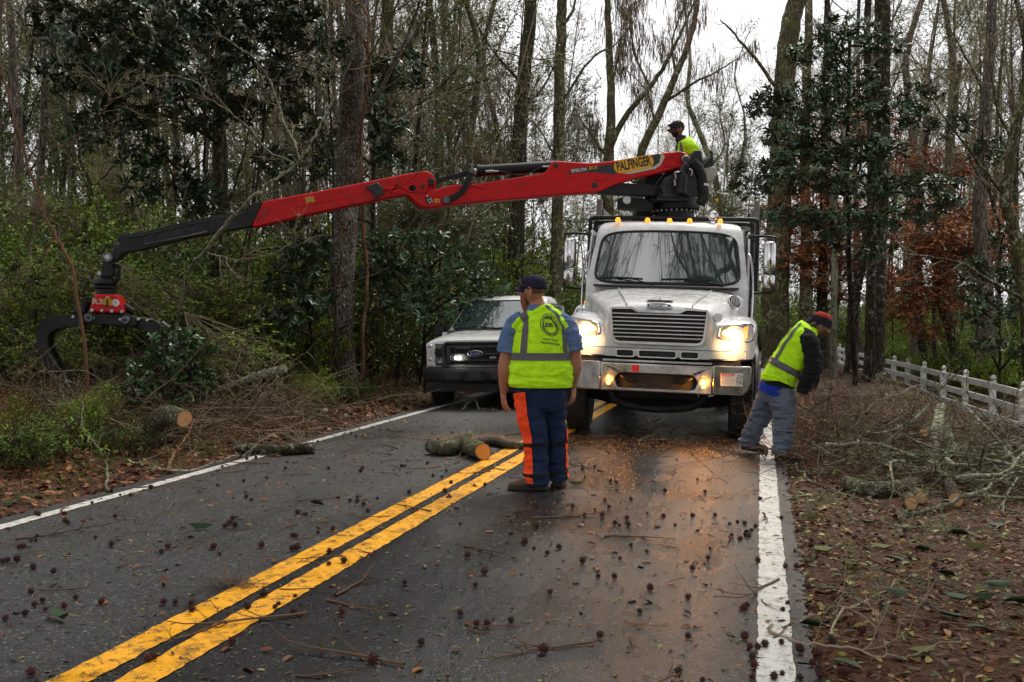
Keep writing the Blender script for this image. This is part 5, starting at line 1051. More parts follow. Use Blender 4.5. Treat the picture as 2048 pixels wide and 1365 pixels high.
# ---- bystander hidden behind the standing man
q = PD(1124, 628, 19.5)
by_ = thing('person', 'bystander whose head alone shows over the vest of the standing man', 'person', (q.x, q.y, 0))
zz = q.z
V = [(0, 0, .8), (0, 0, 1.0), (0, 0, zz - .33), (0, 0, zz - .18), (0, 0, zz - .13), (0, 0, zz - .08), (-.18, 0, zz - .3), (-.22, 0, zz - .55), (-.22, -.02, zz - .78), (-.22, -.03, zz - .84), (.18, 0, zz - .3), (.22, 0, zz - .55), (.22, -.02, zz - .78), (.22, -.03, zz - .84), (-.09, 0, .75), (-.1, 0, .42), (-.1, 0, .08), (.09, 0, .75), (.1, 0, .42), (.1, 0, .08)]
bb3 = skin_body('body', by_, V, E_, R_, 0, 'skin_brown', 1)
hd4, X4 = head(bb3, (0, 0, zz), (.15, -1, -.1), 'skin_brown', 'hair_dark', .98)
hd4.parent = by_
Garment([((0, 0, .78), .17, .13), ((0, 0, 1.0), .18, .14), ((0, 0, zz - .32), .2, .13), ((0, 0, zz - .2), .09, .08)], (0, -1, 0), 28, 4, .006, 8, 71).mesh('shirt', 'vest_lime', by_)
for s in (-1, 1):
    Garment([((s * .09, 0, .85), .1, .12), ((s * .1, 0, .4), .08, .09), ((s * .1, 0, .06), .08, .09)], (0, -1, 0), 20, 4, .006, 8, 72).mesh('trouser_leg', 'denim_navy', by_); shoe(by_, (s * .1, .08, 0), (s * .1, -.16, 0), 'boot_dark')
# ================================================================ road and ground
rng = np.random.default_rng(7); R = random.Random(5)
def rshift(y): return -0.5 * max(y - 30, 0) ** 2 / 75 if y < 75 else -13.5 - (y - 75) * .6
def rshift_np(y): return np.where(y < 75, -0.5 * np.maximum(y - 30, 0) ** 2 / 75, -13.5 - (y - 75) * .6)
def zroad(x, y=0): return max(.013 * (2.9 - abs(x + 2.57 - rshift(y))), -.02)
def gz(x, y):
    """ground height beside the road (numpy)"""
    x = np.asarray(x, float); y = np.asarray(y, float); u = x - rshift_np(y)
    right = -.02 - .04 * np.clip((u - .3) / 2.5, 0, 1) - .52 * (lambda t: t * t * (3 - 2 * t))(np.clip((u - 2.6) / 2.2, 0, 1)) + .0 * u
    left = -.02 + .10 * np.clip((-5.6 - u) / 2.5, 0, 1) + .02 * np.clip(-8 - u, 0, 30)
    z = np.where(u > .235, right, np.where(u < -5.55, left, -.06))
    n = .05 * np.sin(x * 1.3 + y * .7) * np.sin(y * .9 - x * .4) + .03 * np.sin(x * 3.1) * np.sin(y * 2.7)
    m = np.clip(np.maximum(u - 1.2, -6.4 - u) / 2, 0, 1)
    return z + n * m
def gzs(x, y): return float(gz(x, y))
def warp(a, b, n, c, k):     # denser near c
    t = np.linspace(-1, 1, n); s = np.sign(t) * np.abs(t) ** k; return np.where(s < 0, c + s * (c - a), c + s * (b - c))
gx = np.unique(np.concatenate([warp(-260, 260, 150, -2.5, 2.6), np.arange(-8, 6, .1)])); gy = np.unique(np.concatenate([warp(-120, 420, 150, 10, 2.3), np.arange(2, 22, .25)]))
XX_, YY_ = np.meshgrid(gx, gy); ZZ_ = gz(XX_, YY_); nx, ny = len(gx), len(gy)
idx = np.arange(nx * ny).reshape(ny, nx); F4 = np.stack([idx[:-1, :-1], idx[:-1, 1:], idx[1:, 1:], idx[1:, :-1]], -1).reshape(-1, 4)
t = NT('forest_floor'); co = t.coord()
a = t.ramp(t.voro(co, 26, out='Color'), [(.0, (.008, .004, .002)), (.35, (.04, .012, .004)), (.6, (.07, .024, .008)), (.85, (.024, .009, .004)), (1, (.11, .06, .02))])
bb_ = t.ramp(t.voro(co, 60, out='Color'), [(.0, (.009, .005, .003)), (.5, (.05, .018, .007)), (1, (.10, .055, .022))])
c = t.mix(t.noise(co, 2.2, 5), a, bb_)
gcol = t.mix(t.noise(co, 30, 3), (.035, .055, .012), (.07, .085, .025)); c = t.mix(t.ramp(t.noise(co, .9, 6, .7), [(.52, 0), (.7, .75)]), c, gcol)
c = t.mix(t.ramp(t.noise(co, .45, 5), [(.45, 0), (.7, .6)]), c, (.02, .014, .01))
t.set(c, t.ramp(t.noise(co, 5, 4), [(.3, .5), (.7, .9)]), 0, .15); t.bump(t.voro(co, 26), .8, .03)
ground = mesh_obj('ground', np_mesh('ground', np.stack([XX_.ravel(), YY_.ravel(), ZZ_.ravel()], 1), F4, mats='forest_floor', smooth=180)); ground['kind'] = 'structure'
# asphalt
t = NT('wet_asphalt'); co = t.coord(); 
ag = t.ramp(t.voro(co, 95, out='Color'), [(0, (.004, .0045, .005)), (.6, (.011, .012, .013)), (.84, (.06, .06, .06)), (1, (.34, .34, .33))])
lane = t.n('ShaderNodeSeparateXYZ'); t.l(co, lane.inputs[0])
big = t.noise(co, .55, 5, .6); stx = t.coord(scale=(1.6, .16, 1)); streak = t.noise(stx, 1.2, 4, .6)
wetx = t.ramp(t.math('ADD', t.math('MULTIPLY', lane.outputs[0], .16), 1.0), [(.0, .25), (.50, .35), (.60, 1), (.96, .95), (1, .6)])
# wetter right-hand lane; the film of water thickens in the wheel tracks
wet = t.math('ADD', t.math('MULTIPLY', wetx, .55), t.math('MULTIPLY', t.math('SUBTRACT', t.math('ADD', t.math('MULTIPLY', big, .5), t.math('MULTIPLY', streak, .5)), .5), 1.6))
c = t.mix(t.ramp(wet, [(.2, 0), (.75, .7)]), ag, (.006, .006, .007)); c = t.mix(t.ramp(t.noise(co, 2.5, 6, .7), [(.5, 0), (.8, .35)]), c, (.035, .026, .017))
t.set(c, t.ramp(wet, [(.05, .48), (.4, .33), (.7, .17), (.95, .08)]), 0, .42)
hgt = t.math('ADD', t.voro(co, 150), t.math('MULTIPLY', t.noise(co, 60, 3), .6)); bp = t.bump(hgt, .55, .006)
t.l(t.ramp(wet, [(.2, .8), (.55, .45), (.9, .2)]), bp.inputs['Strength'])
def strip(name, x0, x1, dz, mat, y0=-60, y1=140, n=3, jag=0, seed=0, step=.5):
    ys = np.unique(np.concatenate([np.arange(y0, y1, step), np.arange(3, 20, .05) if jag else [y1]])); xs = np.linspace(x0, x1, n); V = []; rr = np.random.default_rng(seed)
    for y in ys:
        for j, x in enumerate(xs):
            xx = x + (rr.normal() * jag if j in (0, n - 1) else 0); V.append((xx + rshift(y), y, zroad(xx + rshift(y), y) + dz))
    idx = np.arange(len(V)).reshape(len(ys), n); F = np.stack([idx[:-1, :-1], idx[:-1, 1:], idx[1:, 1:], idx[1:, :-1]], -1).reshape(-1, 4)
    o = mesh_obj(name, np_mesh(name, V, F, mats=mat, smooth=180)); o['kind'] = 'structure'; return o
rd = strip('road', -5.52, .235, 0, 'wet_asphalt', n=40, jag=.012, seed=1)
def linepaint(name, col, dirt):
    t = NT(name); co = t.coord(); wv = t.n('ShaderNodeTexWave', Scale=7.0, Distortion=2.5, Detail=3); wv.bands_direction = 'DIAGONAL'; t.l(co, wv.inputs['Vector'])
    base = t.mix(t.ramp(wv.outputs['Fac'], [(.3, 0), (.9, .16)]), col, tuple(x * .6 for x in col))
    base = t.mix(t.ramp(t.noise(co, 9, 7, .75), [(.5, 0), (.66, dirt * .6)]), base, tuple(x * .35 for x in col))
    vor = t.voro(co, 150); k = t.math('MULTIPLY', t.ramp(t.noise(co, 14, 7, .8), [(.51, 0), (.60, 1)]), t.ramp(vor, [(.3, 0), (.5, 1)]))
    base = t.mix(t.math('MULTIPLY', k, dirt), base, (.02, .02, .02)); t.set(base, t.ramp(t.noise(co, 6, 4), [(.3, .3), (.7, .55)]), 0, .45); t.bump(t.math('ADD', vor, t.math('MULTIPLY', wv.outputs['Fac'], .6)), .5, .003); return t.m
linepaint('yellow_line_paint', (.92, .42, .006), 1.0); linepaint('white_line_paint', (.62, .61, .57), .7)
for nm, x0, x1, m in (('yellow_line', -2.78, -2.61, 'yellow_line_paint'), ('yellow_line', -2.52, -2.35, 'yellow_line_paint'), ('white_edge_line', -.01, .145, 'white_line_paint'), ('white_edge_line', -5.34, -5.21, 'white_line_paint')):
    strip(nm, x0, x1, .005, m, jag=.0035, seed=int(x0 * 100) + 700, y0=-30)

# ---------------------------------------------------------------- leaves, twigs
TPL_S = (np.array([(0, 0, 0), (.45, .5, .02), (1, 0, -.10), (.45, -.5, .02)], float), np.array([[0, 1, 2, 3]]), None)
TPL_B = (np.array([(0, 0, 0), (.33, 0, -.03), (.68, 0, -.04), (1, 0, -.14), (.28, .42, .06), (.66, .44, .03), (.28, -.42, .06), (.66, -.44, .03)], float), np.array([[1, 2, 5, 4], [2, 1, 6, 7]]), np.array([[0, 1, 4], [2, 3, 5], [1, 0, 6], [3, 2, 7]]))
TPL_C = (np.array([(0, 0, 0), (.33, 0, .0), (.68, 0, 0), (1, 0, .05), (.28, .30, .22), (.66, .30, .20), (.28, -.30, .22), (.66, -.30, .20)], float), TPL_B[1], TPL_B[2])
def leaf_arrays(P, D, N, L, W, tpl):
    """P,D,N (n,3); L,W (n,) -> V, F4, F3"""
    T, q, tr = tpl; n = len(P); D = D / (np.linalg.norm(D, axis=1, keepdims=True) + 1e-9); S = np.cross(N, D); S /= (np.linalg.norm(S, axis=1, keepdims=True) + 1e-9); N2 = np.cross(D, S)
    V = P[:, None] + T[None, :, 0:1] * (D * L[:, None])[:, None] + T[None, :, 1:2] * (S * W[:, None])[:, None] + T[None, :, 2:3] * (N2 * L[:, None])[:, None]
    m = len(T); o = (np.arange(n) * m)[:, None, None]
    return V.reshape(-1, 3), (q[None] + o).reshape(-1, 4), None if tr is None else (tr[None] + o).reshape(-1, 3)
def merge(parts):
    Vs, Q, T = [], [], []; o = 0
    for v, q, t_ in parts:
        Vs.append(v)
        if q is not None and len(q): Q.append(q + o)
        if t_ is not None and len(t_): T.append(t_ + o)
        o += len(v)
    return np.concatenate(Vs), (np.concatenate(Q) if Q else None), (np.concatenate(T) if T else None)
def tubes(polys, n=3):
    """polys: list of (pts (k,3), radii (k,)) -> arrays, grouped by k"""
    groups = {}
    for p, r in polys: groups.setdefault(len(p), []).append((p, r))
    out = []
    for k, lst in groups.items():
        Pm = np.array([p for p, _ in lst], float); Rm = np.array([r for _, r in lst], float); m = len(lst)
        T = np.gradient(Pm, axis=1); T /= (np.linalg.norm(T, axis=2, keepdims=True) + 1e-9); av = Pm[:, -1] - Pm[:, 0]; av /= (np.linalg.norm(av, axis=1, keepdims=True) + 1e-9)
        ref = np.where(np.abs(av[:, 2:3]) > .8, np.array([[1., 0, 0]]), np.array([[0, 0, 1.]])); A = np.cross(T, ref[:, None, :]); A /= (np.linalg.norm(A, axis=2, keepdims=True) + 1e-9); B = np.cross(T, A)
        an = np.arange(n) * 2 * np.pi / n; V = Pm[:, :, None] + Rm[:, :, None, None] * (np.cos(an)[None, None, :, None] * A[:, :, None] + np.sin(an)[None, None, :, None] * B[:, :, None])
        ii = np.arange(k - 1)[:, None] * n; jj = np.arange(n)[None]; q = np.stack([ii + jj, ii + (jj + 1) % n, ii + n + (jj + 1) % n, ii + n + jj], -1).reshape(-1, 4)
        out.append((V.reshape(-1, 3), (q[None] + (np.arange(m) * k * n)[:, None, None]).reshape(-1, 4), None))
    return merge(out)
def poly(rg, p, d, L, r0, r1, k, wig=.18, up=0.0):
    p = np.array(p, float); d = np.array(d, float); d /= np.linalg.norm(d); pts = [p.copy()]; s = L / (k - 1)
    for i in range(k - 1):
        d = d + rg.normal(size=3) * wig + np.array([0, 0, up]); d /= np.linalg.norm(d); p = p + d * s; pts.append(p.copy())
    return np.array(pts), np.linspace(r0, r1, k)
def perp(rg, d, ang):
    d = d / np.linalg.norm(d); v = rg.normal(size=3); v -= d * v.dot(d); v /= np.linalg.norm(v); return d * math.cos(ang) + v * math.sin(ang)
def leafmat(name, cols, rough=.45, spec=.5, back=None, trans=0.0):
    t = NT(name); g = t.n('ShaderNodeNewGeometry'); st = [(i / max(len(cols) - 1, 1), c) for i, c in enumerate(cols)]
    c = t.ramp(g.outputs['Random Per Island'], st)
    if back: c = t.mix(g.outputs['Backfacing'], c, back)
    t.set(c, rough, 0, spec)
    return t.m
leafmat('leaf_magnolia', [(.014, .036, .012), (.028, .068, .024), (.02, .05, .018), (.045, .095, .036), (.032, .075, .026)], .3, 0.45, (.03, .045, .018))
leafmat('leaf_evergreen', [(.035, .08, .014), (.065, .14, .026), (.05, .105, .02), (.11, .19, .045), (.06, .12, .02)], .35, 0.35)
leafmat('leaf_rhodo', [(.05, .10, .045), (.08, .15, .07), (.065, .12, .055), (.11, .18, .09)], .4, 0.35)
leafmat('leaf_privet', [(.06, .13, .010), (.14, .25, .018), (.085, .17, .014), (.22, .32, .03), (.10, .18, .014), (.32, .30, .025)], .5, 0.18)
leafmat('leaf_privet_dark', [(.028, .065, .010), (.065, .13, .018), (.045, .09, .014), (.10, .17, .035), (.16, .17, .022)], .5, 0.18)
leafmat('leaf_russet', [(.28, .09, .035), (.38, .14, .055), (.20, .065, .028), (.44, .19, .08), (.30, .10, .038)], .65, 0.1)
leafmat('leaf_olive', [(.09, .13, .02), (.17, .20, .03), (.24, .20, .04), (.12, .10, .03), (.07, .12, .018)], .55, 0.15)
leafmat('litter_brown', [(.14, .030, .008), (.05, .014, .005), (.20, .062, .015), (.26, .12, .035), (.02, .008, .004), (.16, .04, .009), (.08, .026, .008)], .5, 0.22)
leafmat('litter_mixed', [(.11, .024, .006), (.035, .010, .004), (.17, .05, .012), (.27, .13, .035), (.015, .006, .003), (.15, .18, .03), (.09, .026, .007), (.27, .26, .06), (.035, .07, .012), (.06, .015, .005), (.05, .014, .005)], .5, 0.2)
leafmat('litter_straw', [(.13, .032, .008), (.22, .065, .015), (.05, .014, .005), (.26, .10, .028)], .6, 0.12)
leafmat('lichen', [(.20, .23, .12), (.28, .31, .18), (.17, .20, .09), (.33, .35, .24)], .85, .2)
leafmat('sawdust', [(.42, .24, .10), (.5, .30, .14), (.32, .16, .06)], .8, .2)
leafmat('dead_grass', [(.10, .075, .035), (.16, .12, .06), (.05, .06, .02), (.07, .09, .02)], .7, .2)
leafmat('moss_hair', [(.16, .12, .09), (.22, .17, .13), (.11, .08, .06)], .95, .1)
def bark(name, dark, light, lich, moss=None, vs=(1, 1, .18), sc=14, ls=9, lamt=.62, depth=.02):
    t = NT(name); co = t.coord(scale=vs); c3 = t.coord(); v = t.voro(co, sc, 'DISTANCE_TO_EDGE'); n = t.noise(co, sc * .8, 6, .7)
    c = t.mix(t.ramp(n, [(.3, 0), (.7, 1)]), dark, light); c = t.mix(t.ramp(v, [(0, .85), (.12, 0)]), c, tuple(x * .25 for x in dark))
    if moss: c = t.mix(t.ramp(t.noise(c3, 2.2, 5, .7), [(.47, 0), (.62, .85)]), c, moss)
    l = t.math('MULTIPLY', t.ramp(t.noise(c3, ls, 5, .75), [(lamt - .06, 0), (lamt, 1)]), t.ramp(t.noise(c3, 1.3, 3), [(.42, 0), (.6, 1)])); c = t.mix(t.math('MULTIPLY', l, .9), c, lich)
    t.set(c, .9, 0, .1); t.bump(t.math('ADD', t.ramp(v, [(0, 0), (.25, 1)]), t.math('MULTIPLY', n, .5)), 1.0, depth); return t.m
bark('bark_grey', (.075, .058, .045), (.19, .155, .125), (.38, .38, .32)); bark('bark_dark', (.022, .017, .013), (.07, .055, .042), (.30, .31, .27), (.035, .038, .012), lamt=.6)
bark('bark_plate', (.028, .02, .015), (.25, .20, .16), (.46, .45, .38), None, (1, 1, .3), 26, 26, .53, .04); bark('bark_mossy', (.05, .04, .028), (.14, .115, .07), (.36, .38, .24), (.09, .095, .03), lamt=.58)
bark('bark_lichen', (.09, .075, .06), (.2, .18, .15), (.33, .36, .25), (.17, .19, .09), ls=16, lamt=.5); leafmat('twig_brown', [(.05, .032, .022), (.12, .075, .05), (.08, .05, .035)], .75, 0.1); leafmat('twig_grey', [(.12, .09, .06), (.30, .25, .17), (.19, .15, .10)], .8, 0.1); leafmat('twig_red', [(.10, .045, .028), (.17, .085, .05), (.07, .032, .022)], .7, 0.1)
bark('bark_strip', (.14, .07, .04), (.26, .15, .09), (.3, .3, .2)); bark('bark_log', (.04, .032, .025), (.13, .105, .08), (.32, .34, .24), (.09, .09, .045), (1, 1, 1), 34, 22, .6, .008)

# ---------------------------------------------------------------- litter on the ground
def scatter(name, P, L, W, mat, tpl, flat=.35, label=None, cat=None, lift=.004):
    n = len(P); an = rng.uniform(0, 2 * np.pi, n); D = np.stack([np.cos(an), np.sin(an), rng.normal(0, flat * .6, n)], 1); N = np.stack([rng.normal(0, flat, n), rng.normal(0, flat, n), np.ones(n)], 1)
    P = P.copy(); P[:, 2] += lift + np.abs(D[:, 2]) * L * .5; V, q, t3 = leaf_arrays(P, D, N, L, W, tpl)
    o = mesh_obj(name, np_mesh(name, V, q, t3, mats=mat, smooth=None)); o['kind'] = 'stuff'
    if label: tag(o, label, cat)
    return o
def rect_pts(n, x0, x1, y0, y1, power=1.0, surf=None):
    x = rng.uniform(x0, x1, n); y = y0 + (y1 - y0) * rng.uniform(0, 1, n) ** power; z = gz(x, y) if surf is None else surf(x, y); return np.stack([x, y, z], 1)
def zroad_np(x, y): return np.maximum(.013 * (2.9 - np.abs(x + 2.57 - rshift_np(y))), -.02)
Pq = np.concatenate([rect_pts(15000, .22, 5.5, 3.4, 12, 1.2), rect_pts(8000, .34, 5.5, 12, 32)]); k = len(Pq)
scatter('leaf_litter', Pq, rng.uniform(.02, .075, k), rng.uniform(.012, .04, k), 'litter_mixed', TPL_B, .38, 'wet brown and yellow-green fallen leaves covering the right roadside', 'leaf litter')
Pq = rect_pts(26000, .20, 4.5, 3.4, 13, 1.3); k = len(Pq); scatter('pine_straw', Pq, rng.uniform(.05, .16, k), rng.uniform(.0018, .003, k), 'litter_straw', TPL_S, .2, 'reddish pine needles strewn over the right roadside', 'pine straw', .008)
Pq = np.concatenate([rect_pts(16000, -15, -5.53, 5.0, 16), rect_pts(7000, -12, -5.5, 16, 32)]); k = len(Pq)
scatter('leaf_litter', Pq, rng.uniform(.04, .11, k), rng.uniform(.03, .065, k), 'litter_brown', TPL_B, .45, 'reddish brown fallen leaves along the left edge of the road', 'leaf litter')
Pq = rect_pts(420, -5.4, .3, 3.2, 14, 1.1, zroad_np); k = len(Pq); scatter('fallen_leaves', Pq, rng.uniform(.04, .085, k), rng.uniform(.02, .045, k), 'litter_brown', TPL_B, .3, 'curled brown leaves scattered over the wet road', 'fallen leaves')
Pq = rect_pts(5200, -5.4, .3, 3.2, 14, 1.1, zroad_np); k = len(Pq); scatter('leaf_scraps', Pq, rng.uniform(.012, .045, k), rng.uniform(.005, .02, k), 'litter_mixed', TPL_B, .2, 'small torn leaf scraps scattered over the wet road', 'leaf scraps')
Pq = np.concatenate([np.stack([rng.normal(cx, sx, n_), rng.normal(cy_, sy, n_)], 1) for cx, cy_, sx, sy, n_ in ((-3.3, 11.9, .55, .3, 2200), (-2.2, 11.7, .5, .3, 900), (-1.0, 11.6, .8, .35, 2000), (-.6, 10.8, .7, .5, 600), (-3.0, 10.5, .2, .12, 500))]); Pq = Pq[(Pq[:, 0] < .3)]; Pq = np.column_stack([Pq, zroad_np(Pq[:, 0], Pq[:, 1])]); k = len(Pq)
scatter('sawdust', Pq, rng.uniform(.008, .03, k), rng.uniform(.006, .014, k), 'sawdust', TPL_S, .25, 'pale sawdust where the logs were cut on the road', 'sawdust')
# grass tufts on the left verge
cs_ = rect_pts(520, -9, -5.6, 6, 22); P_, D_ = [], []
for c in cs_:
    m = int(rng.integers(8, 20)); P_.append(c + np.column_stack([rng.normal(0, .05, (m, 2)), np.zeros(m)])); D_.append(np.column_stack([rng.normal(0, .5, (m, 2)), np.ones(m)]))
P_, D_ = np.concatenate(P_), np.concatenate(D_); k = len(P_); V, q, t3 = leaf_arrays(P_, D_, rng.normal(size=(k, 3)), rng.uniform(.06, .22, k), rng.uniform(.003, .008, k), TPL_S); leafmat('grass_blade', [(.04, .07, .012), (.07, .11, .02), (.12, .12, .04)], .6, .3)
o = mesh_obj('grass', np_mesh('grass', V, q, t3, mats='grass_blade')); tag(o, 'short green grass tufts along the left verge', 'grass', kind='stuff')

# ---------------------------------------------------------------- spiky seed balls, each a thing
def ball_mesh(seed):
    rr = np.random.default_rng(seed); b = MB(); b.ell((0, 0, 0), (.0135, .0135, .0135), 8, 6); n = 34
    for i in range(n):
        z = 1 - 2 * (i + .5) / n; r = math.sqrt(1 - z * z); a = i * 2.39996 + rr.normal() * .1; d = Vector((r * math.cos(a), r * math.sin(a), z)); s_ = d.orthogonal().normalized() * .0032; u_ = d.cross(s_)
        p = d * .0125; b.add([p + s_, p - s_ * .5 + u_ * .87, p - s_ * .5 - u_ * .87, d * (.0215 + .003 * rr.random())], [(0, 1, 3), (1, 2, 3), (2, 0, 3)])
    me = bpy.data.meshes.new('seed_ball'); me.from_pydata(b.v, [], b.f); finish(me, 'seed_brown'); return me
t = NT('seed_brown'); g_ = t.n('ShaderNodeObjectInfo'); t.set(t.ramp(g_.outputs['Random'], [(0, (.035, .010, .009)), (.5, (.06, .016, .012)), (1, (.022, .009, .008))]), .75, 0, .3)
BM = [ball_mesh(i) for i in range(4)]
def spot(x, y):
    far = 'close to the camera' if y < 5.6 else ('near the standing man' if y > 7.6 else 'in the middle stretch of road')
    if x < -5.5: return 'on the left verge, ' + far
    if x < -5.2: return 'by the left white line, ' + far
    if x < -2.85: return 'in the left lane, ' + far
    if x < -2.3: return 'on the double yellow line, ' + far
    if x < -.1: return 'in the wet right lane, ' + far
    if x < .2: return 'on the right white line, ' + far
    return 'on the right shoulder, ' + ('at the brush pile' if y > 7.6 else far.replace('of road', 'beside the road'))
px = [(15, 1124), (34, 1124), (67, 1140), (47, 1095), (38, 1096), (62, 1082), (72, 1081), (107, 1148), (5, 1125), (11, 1245), (50, 1235), (69, 1217), (85, 1208), (91, 1226), (128, 1221), (152, 1203), (203, 1213), (327, 1178), (327, 1216), (351, 1215), (383, 1219), (384, 1232), (130, 1043), (136, 1047), (191, 1077), (223, 1094), (323, 1110), (336, 1100), (427, 1102), (439, 1115), (465, 1042), (450, 1058), (460, 1052), (470, 1057), (585, 1080), (592, 1081), (584, 1107), (594, 1106), (523, 1100), (658, 1138), (636, 1073), (666, 1067), (688, 1133), (495, 1227), (550, 1225), (557, 1218), (586, 1235), (528, 1203), (684, 1234), (297, 1334), (307, 1328), (62, 1360), (77, 1029), (128, 1029), (534, 958), (435, 972), (503, 1003), (612, 1035), (715, 1000), (700, 1008), (714, 1010), (727, 1016), (736, 1030), (755, 1003), (818, 992), (902, 973), (949, 978), (970, 977), (657, 940), (725, 941), (803, 937), (893, 948), (884, 960), (855, 932), (890, 991), (921, 1055), (1050, 1091), (1046, 1088), (1068, 1102), (1118, 1100), (1094, 1112), (935, 1119), (969, 1152), (951, 1176), (1165, 1128), (1074, 1058), (1075, 1020), (1145, 1018), (1190, 1023), (1218, 1018), (1205, 1036), (1169, 1034), (1230, 1050), (1254, 1040), (1262, 1001), (1210, 1004), (1232, 968), (1221, 966), (1197, 945), (1165, 943), (1170, 958), (1295, 1030), (1293, 1105), (1262, 1094), (1256, 1053), (1229, 1157), (1196, 1156), (1087, 1307), (953, 1255), (974, 1256), (1022, 1247), (920, 1235), (842, 1293), (745, 1330), (1385, 1034), (1350, 1052), (1430, 1032), (1459, 1048), (1475, 1045), (1489, 1048), (1503, 1061), (1511, 1053), (1491, 1071), (1498, 1073), (1463, 1071), (1421, 1098), (1385, 1139), (1376, 1197), (1493, 1213), (1487, 1218), (1376, 1274), (1490, 1274), (1500, 1293), (1516, 1294), (1505, 1314), (1509, 1331), (1357, 1346), (1505, 1354), (1548, 1354), (1563, 1283), (1575, 1204), (1571, 1133), (1516, 1122), (1600, 1300), (1637, 1307), (1625, 1325), (1640, 1350), (1665, 1283), (1680, 1332), (1726, 1289), (1724, 1252), (1697, 1236), (1787, 1225), (1711, 1237), (1763, 1200), (1670, 1190), (1617, 1173), (1692, 1185), (1595, 1062), (1657, 1043), (1870, 1120), (1855, 1234), (2025, 1245), (2040, 1345), (1888, 1245), (1690, 1335), (1600, 1355), (1590, 1100), (1622, 1092), (1820, 1105), (1405, 1360), (1280, 1225), (1200, 1275), (1100, 1190), (1300, 1180), (1240, 1120), (1410, 985), (1395, 960), (1330, 985)]
k = 0
def put_ball(x, y):
    global k
    o = bpy.data.objects.new('seed_ball', BM[k % 4]); COL.objects.link(o); onr = -5.52 < x < .33; s = R.choice((.7, .85, 1, 1, 1.1, 1.25)) * R.uniform(.92, 1.08); o.scale = (s,) * 3
    o.location = (x, y, (zroad(x) if onr else gzs(x, y)) + .0195 * s); o.rotation_euler = (R.uniform(0, 6), R.uniform(0, 6), R.uniform(0, 6)); k += 1
    wl = spot(x, y); tag(o, 'spiky dark red-brown seed ball ' + wl, 'seed ball', 'seed balls ' + wl)
for x, y in px: q = G(x, y, .02); put_ball(q.x, q.y)
for i in range(95):
    y = 4 + 8.5 * R.random() ** 1.1; x = R.choice([R.uniform(-5.8, .4), R.gauss(.15, .25), R.uniform(.2, 3), R.gauss(-5.3, .3)]) ; put_ball(x, y)

# fallen twigs (shared meshes), each a thing
def twig_mesh(seed, L, br=3):
    rg = np.random.default_rng(seed); main = poly(rg, (-L / 2, 0, .008), (1, 0, 0), L, .006 * min(L * 2.2, 1.2) + .001, .0016, 9, .13); main[0][:, 2] = np.abs(main[0][:, 2]) * .3 + .006; ps = [main]
    for i in range(br):
        j = int(rg.integers(2, 7)); d = main[0][j + 1] - main[0][j]; p = poly(rg, main[0][j], perp(rg, d, .7), L * rg.uniform(.2, .45), .003, .001, 6, .2); p[0][:, 2] = np.abs(p[0][:, 2]) * .5 + .004; ps.append(p)
    V, q, t3 = tubes(ps, 5); return np_mesh('twig', V, q, t3, mats='twig_brown' if seed % 3 else 'twig_red', smooth=180)
TW = [twig_mesh(i, L, b_) for i, (L, b_) in enumerate(((.18, 0), (.26, 1), (.34, 2), (.42, 2), (.5, 3), (.62, 4), (.22, 1), (.8, 5)))]
for i in range(230):
    y = 3.6 + 9.5 * R.random() ** 1.15; x = R.uniform(-5.6, .4) if i < 140 else R.uniform(.3, 3.2); o = bpy.data.objects.new('twig', TW[i % 8 if R.random() < .55 else R.choice((0, 1, 6))]); COL.objects.link(o)
    o.location = (x, y, (zroad(x) if x < .33 else gzs(x, y)) + .001); o.rotation_euler = (0, 0, R.uniform(0, 6.28)); wl = spot(x, y); tag(o, 'thin broken twig ' + wl, 'twig', 'twigs ' + wl)
# big dark magnolia leaves on the ground
def bigleaf(seed):
    V, q, t3 = leaf_arrays(np.array([[-.09, 0, .004]]), np.array([[1., 0, 0]]), np.array([[0, 0, 1.]]) if seed % 2 else np.array([[0, .6, -1.]]), np.array([.16]), np.array([.06]), TPL_C if seed < 3 else TPL_B)
    V[:, 2] += .0 - V[:, 2].min() + .003; me = np_mesh('fallen_leaf', V, q, t3, mats='fallen_green' if seed != 2 else 'fallen_yellow', smooth=180); return me
plain('fallen_green', (.03, .055, .025), .6, 0, .2); plain('fallen_yellow', (.10, .10, .03), .6, 0, .15)
BL = [bigleaf(i) for i in range(5)]
for i, (x, y) in enumerate([(405, 1067), (632, 1017), (1155, 978), (1225, 985), (20, 1010), (118, 1250), (1850, 1093), (1760, 1092), (1795, 1115), (1735, 1043), (1828, 1028), (1890, 1140), (1955, 1090), (1650, 1178), (1800, 1183), (1990, 1045), (1920, 1060), (1640, 1100), (1700, 1330), (1890, 1225), (1975, 1190), (2030, 1195), (1630, 1035), (1600, 1000), (2000, 1165), (1910, 1190), (1630, 1255), (1840, 1300), (1960, 1250), (1700, 1130)]):
    q = G(x, y, 0); o = bpy.data.objects.new('fallen_leaf', BL[i % 5]); COL.objects.link(o); o.location = (q.x, q.y, (zroad(q.x) if q.x < .33 else gzs(q.x, q.y)) + .004); o.rotation_euler = (0, 0, R.uniform(-.6, .6) + (3.14 if i % 2 else 0)); o.scale = (R.uniform(.8, 1.15),) * 3
    tag(o, 'large leathery magnolia leaf fallen on the ground' if q.x > .33 else 'large leathery magnolia leaf fallen on the road', 'leaf', 'magnolia leaves on the shoulder' if q.x > .33 else 'magnolia leaves on the road')
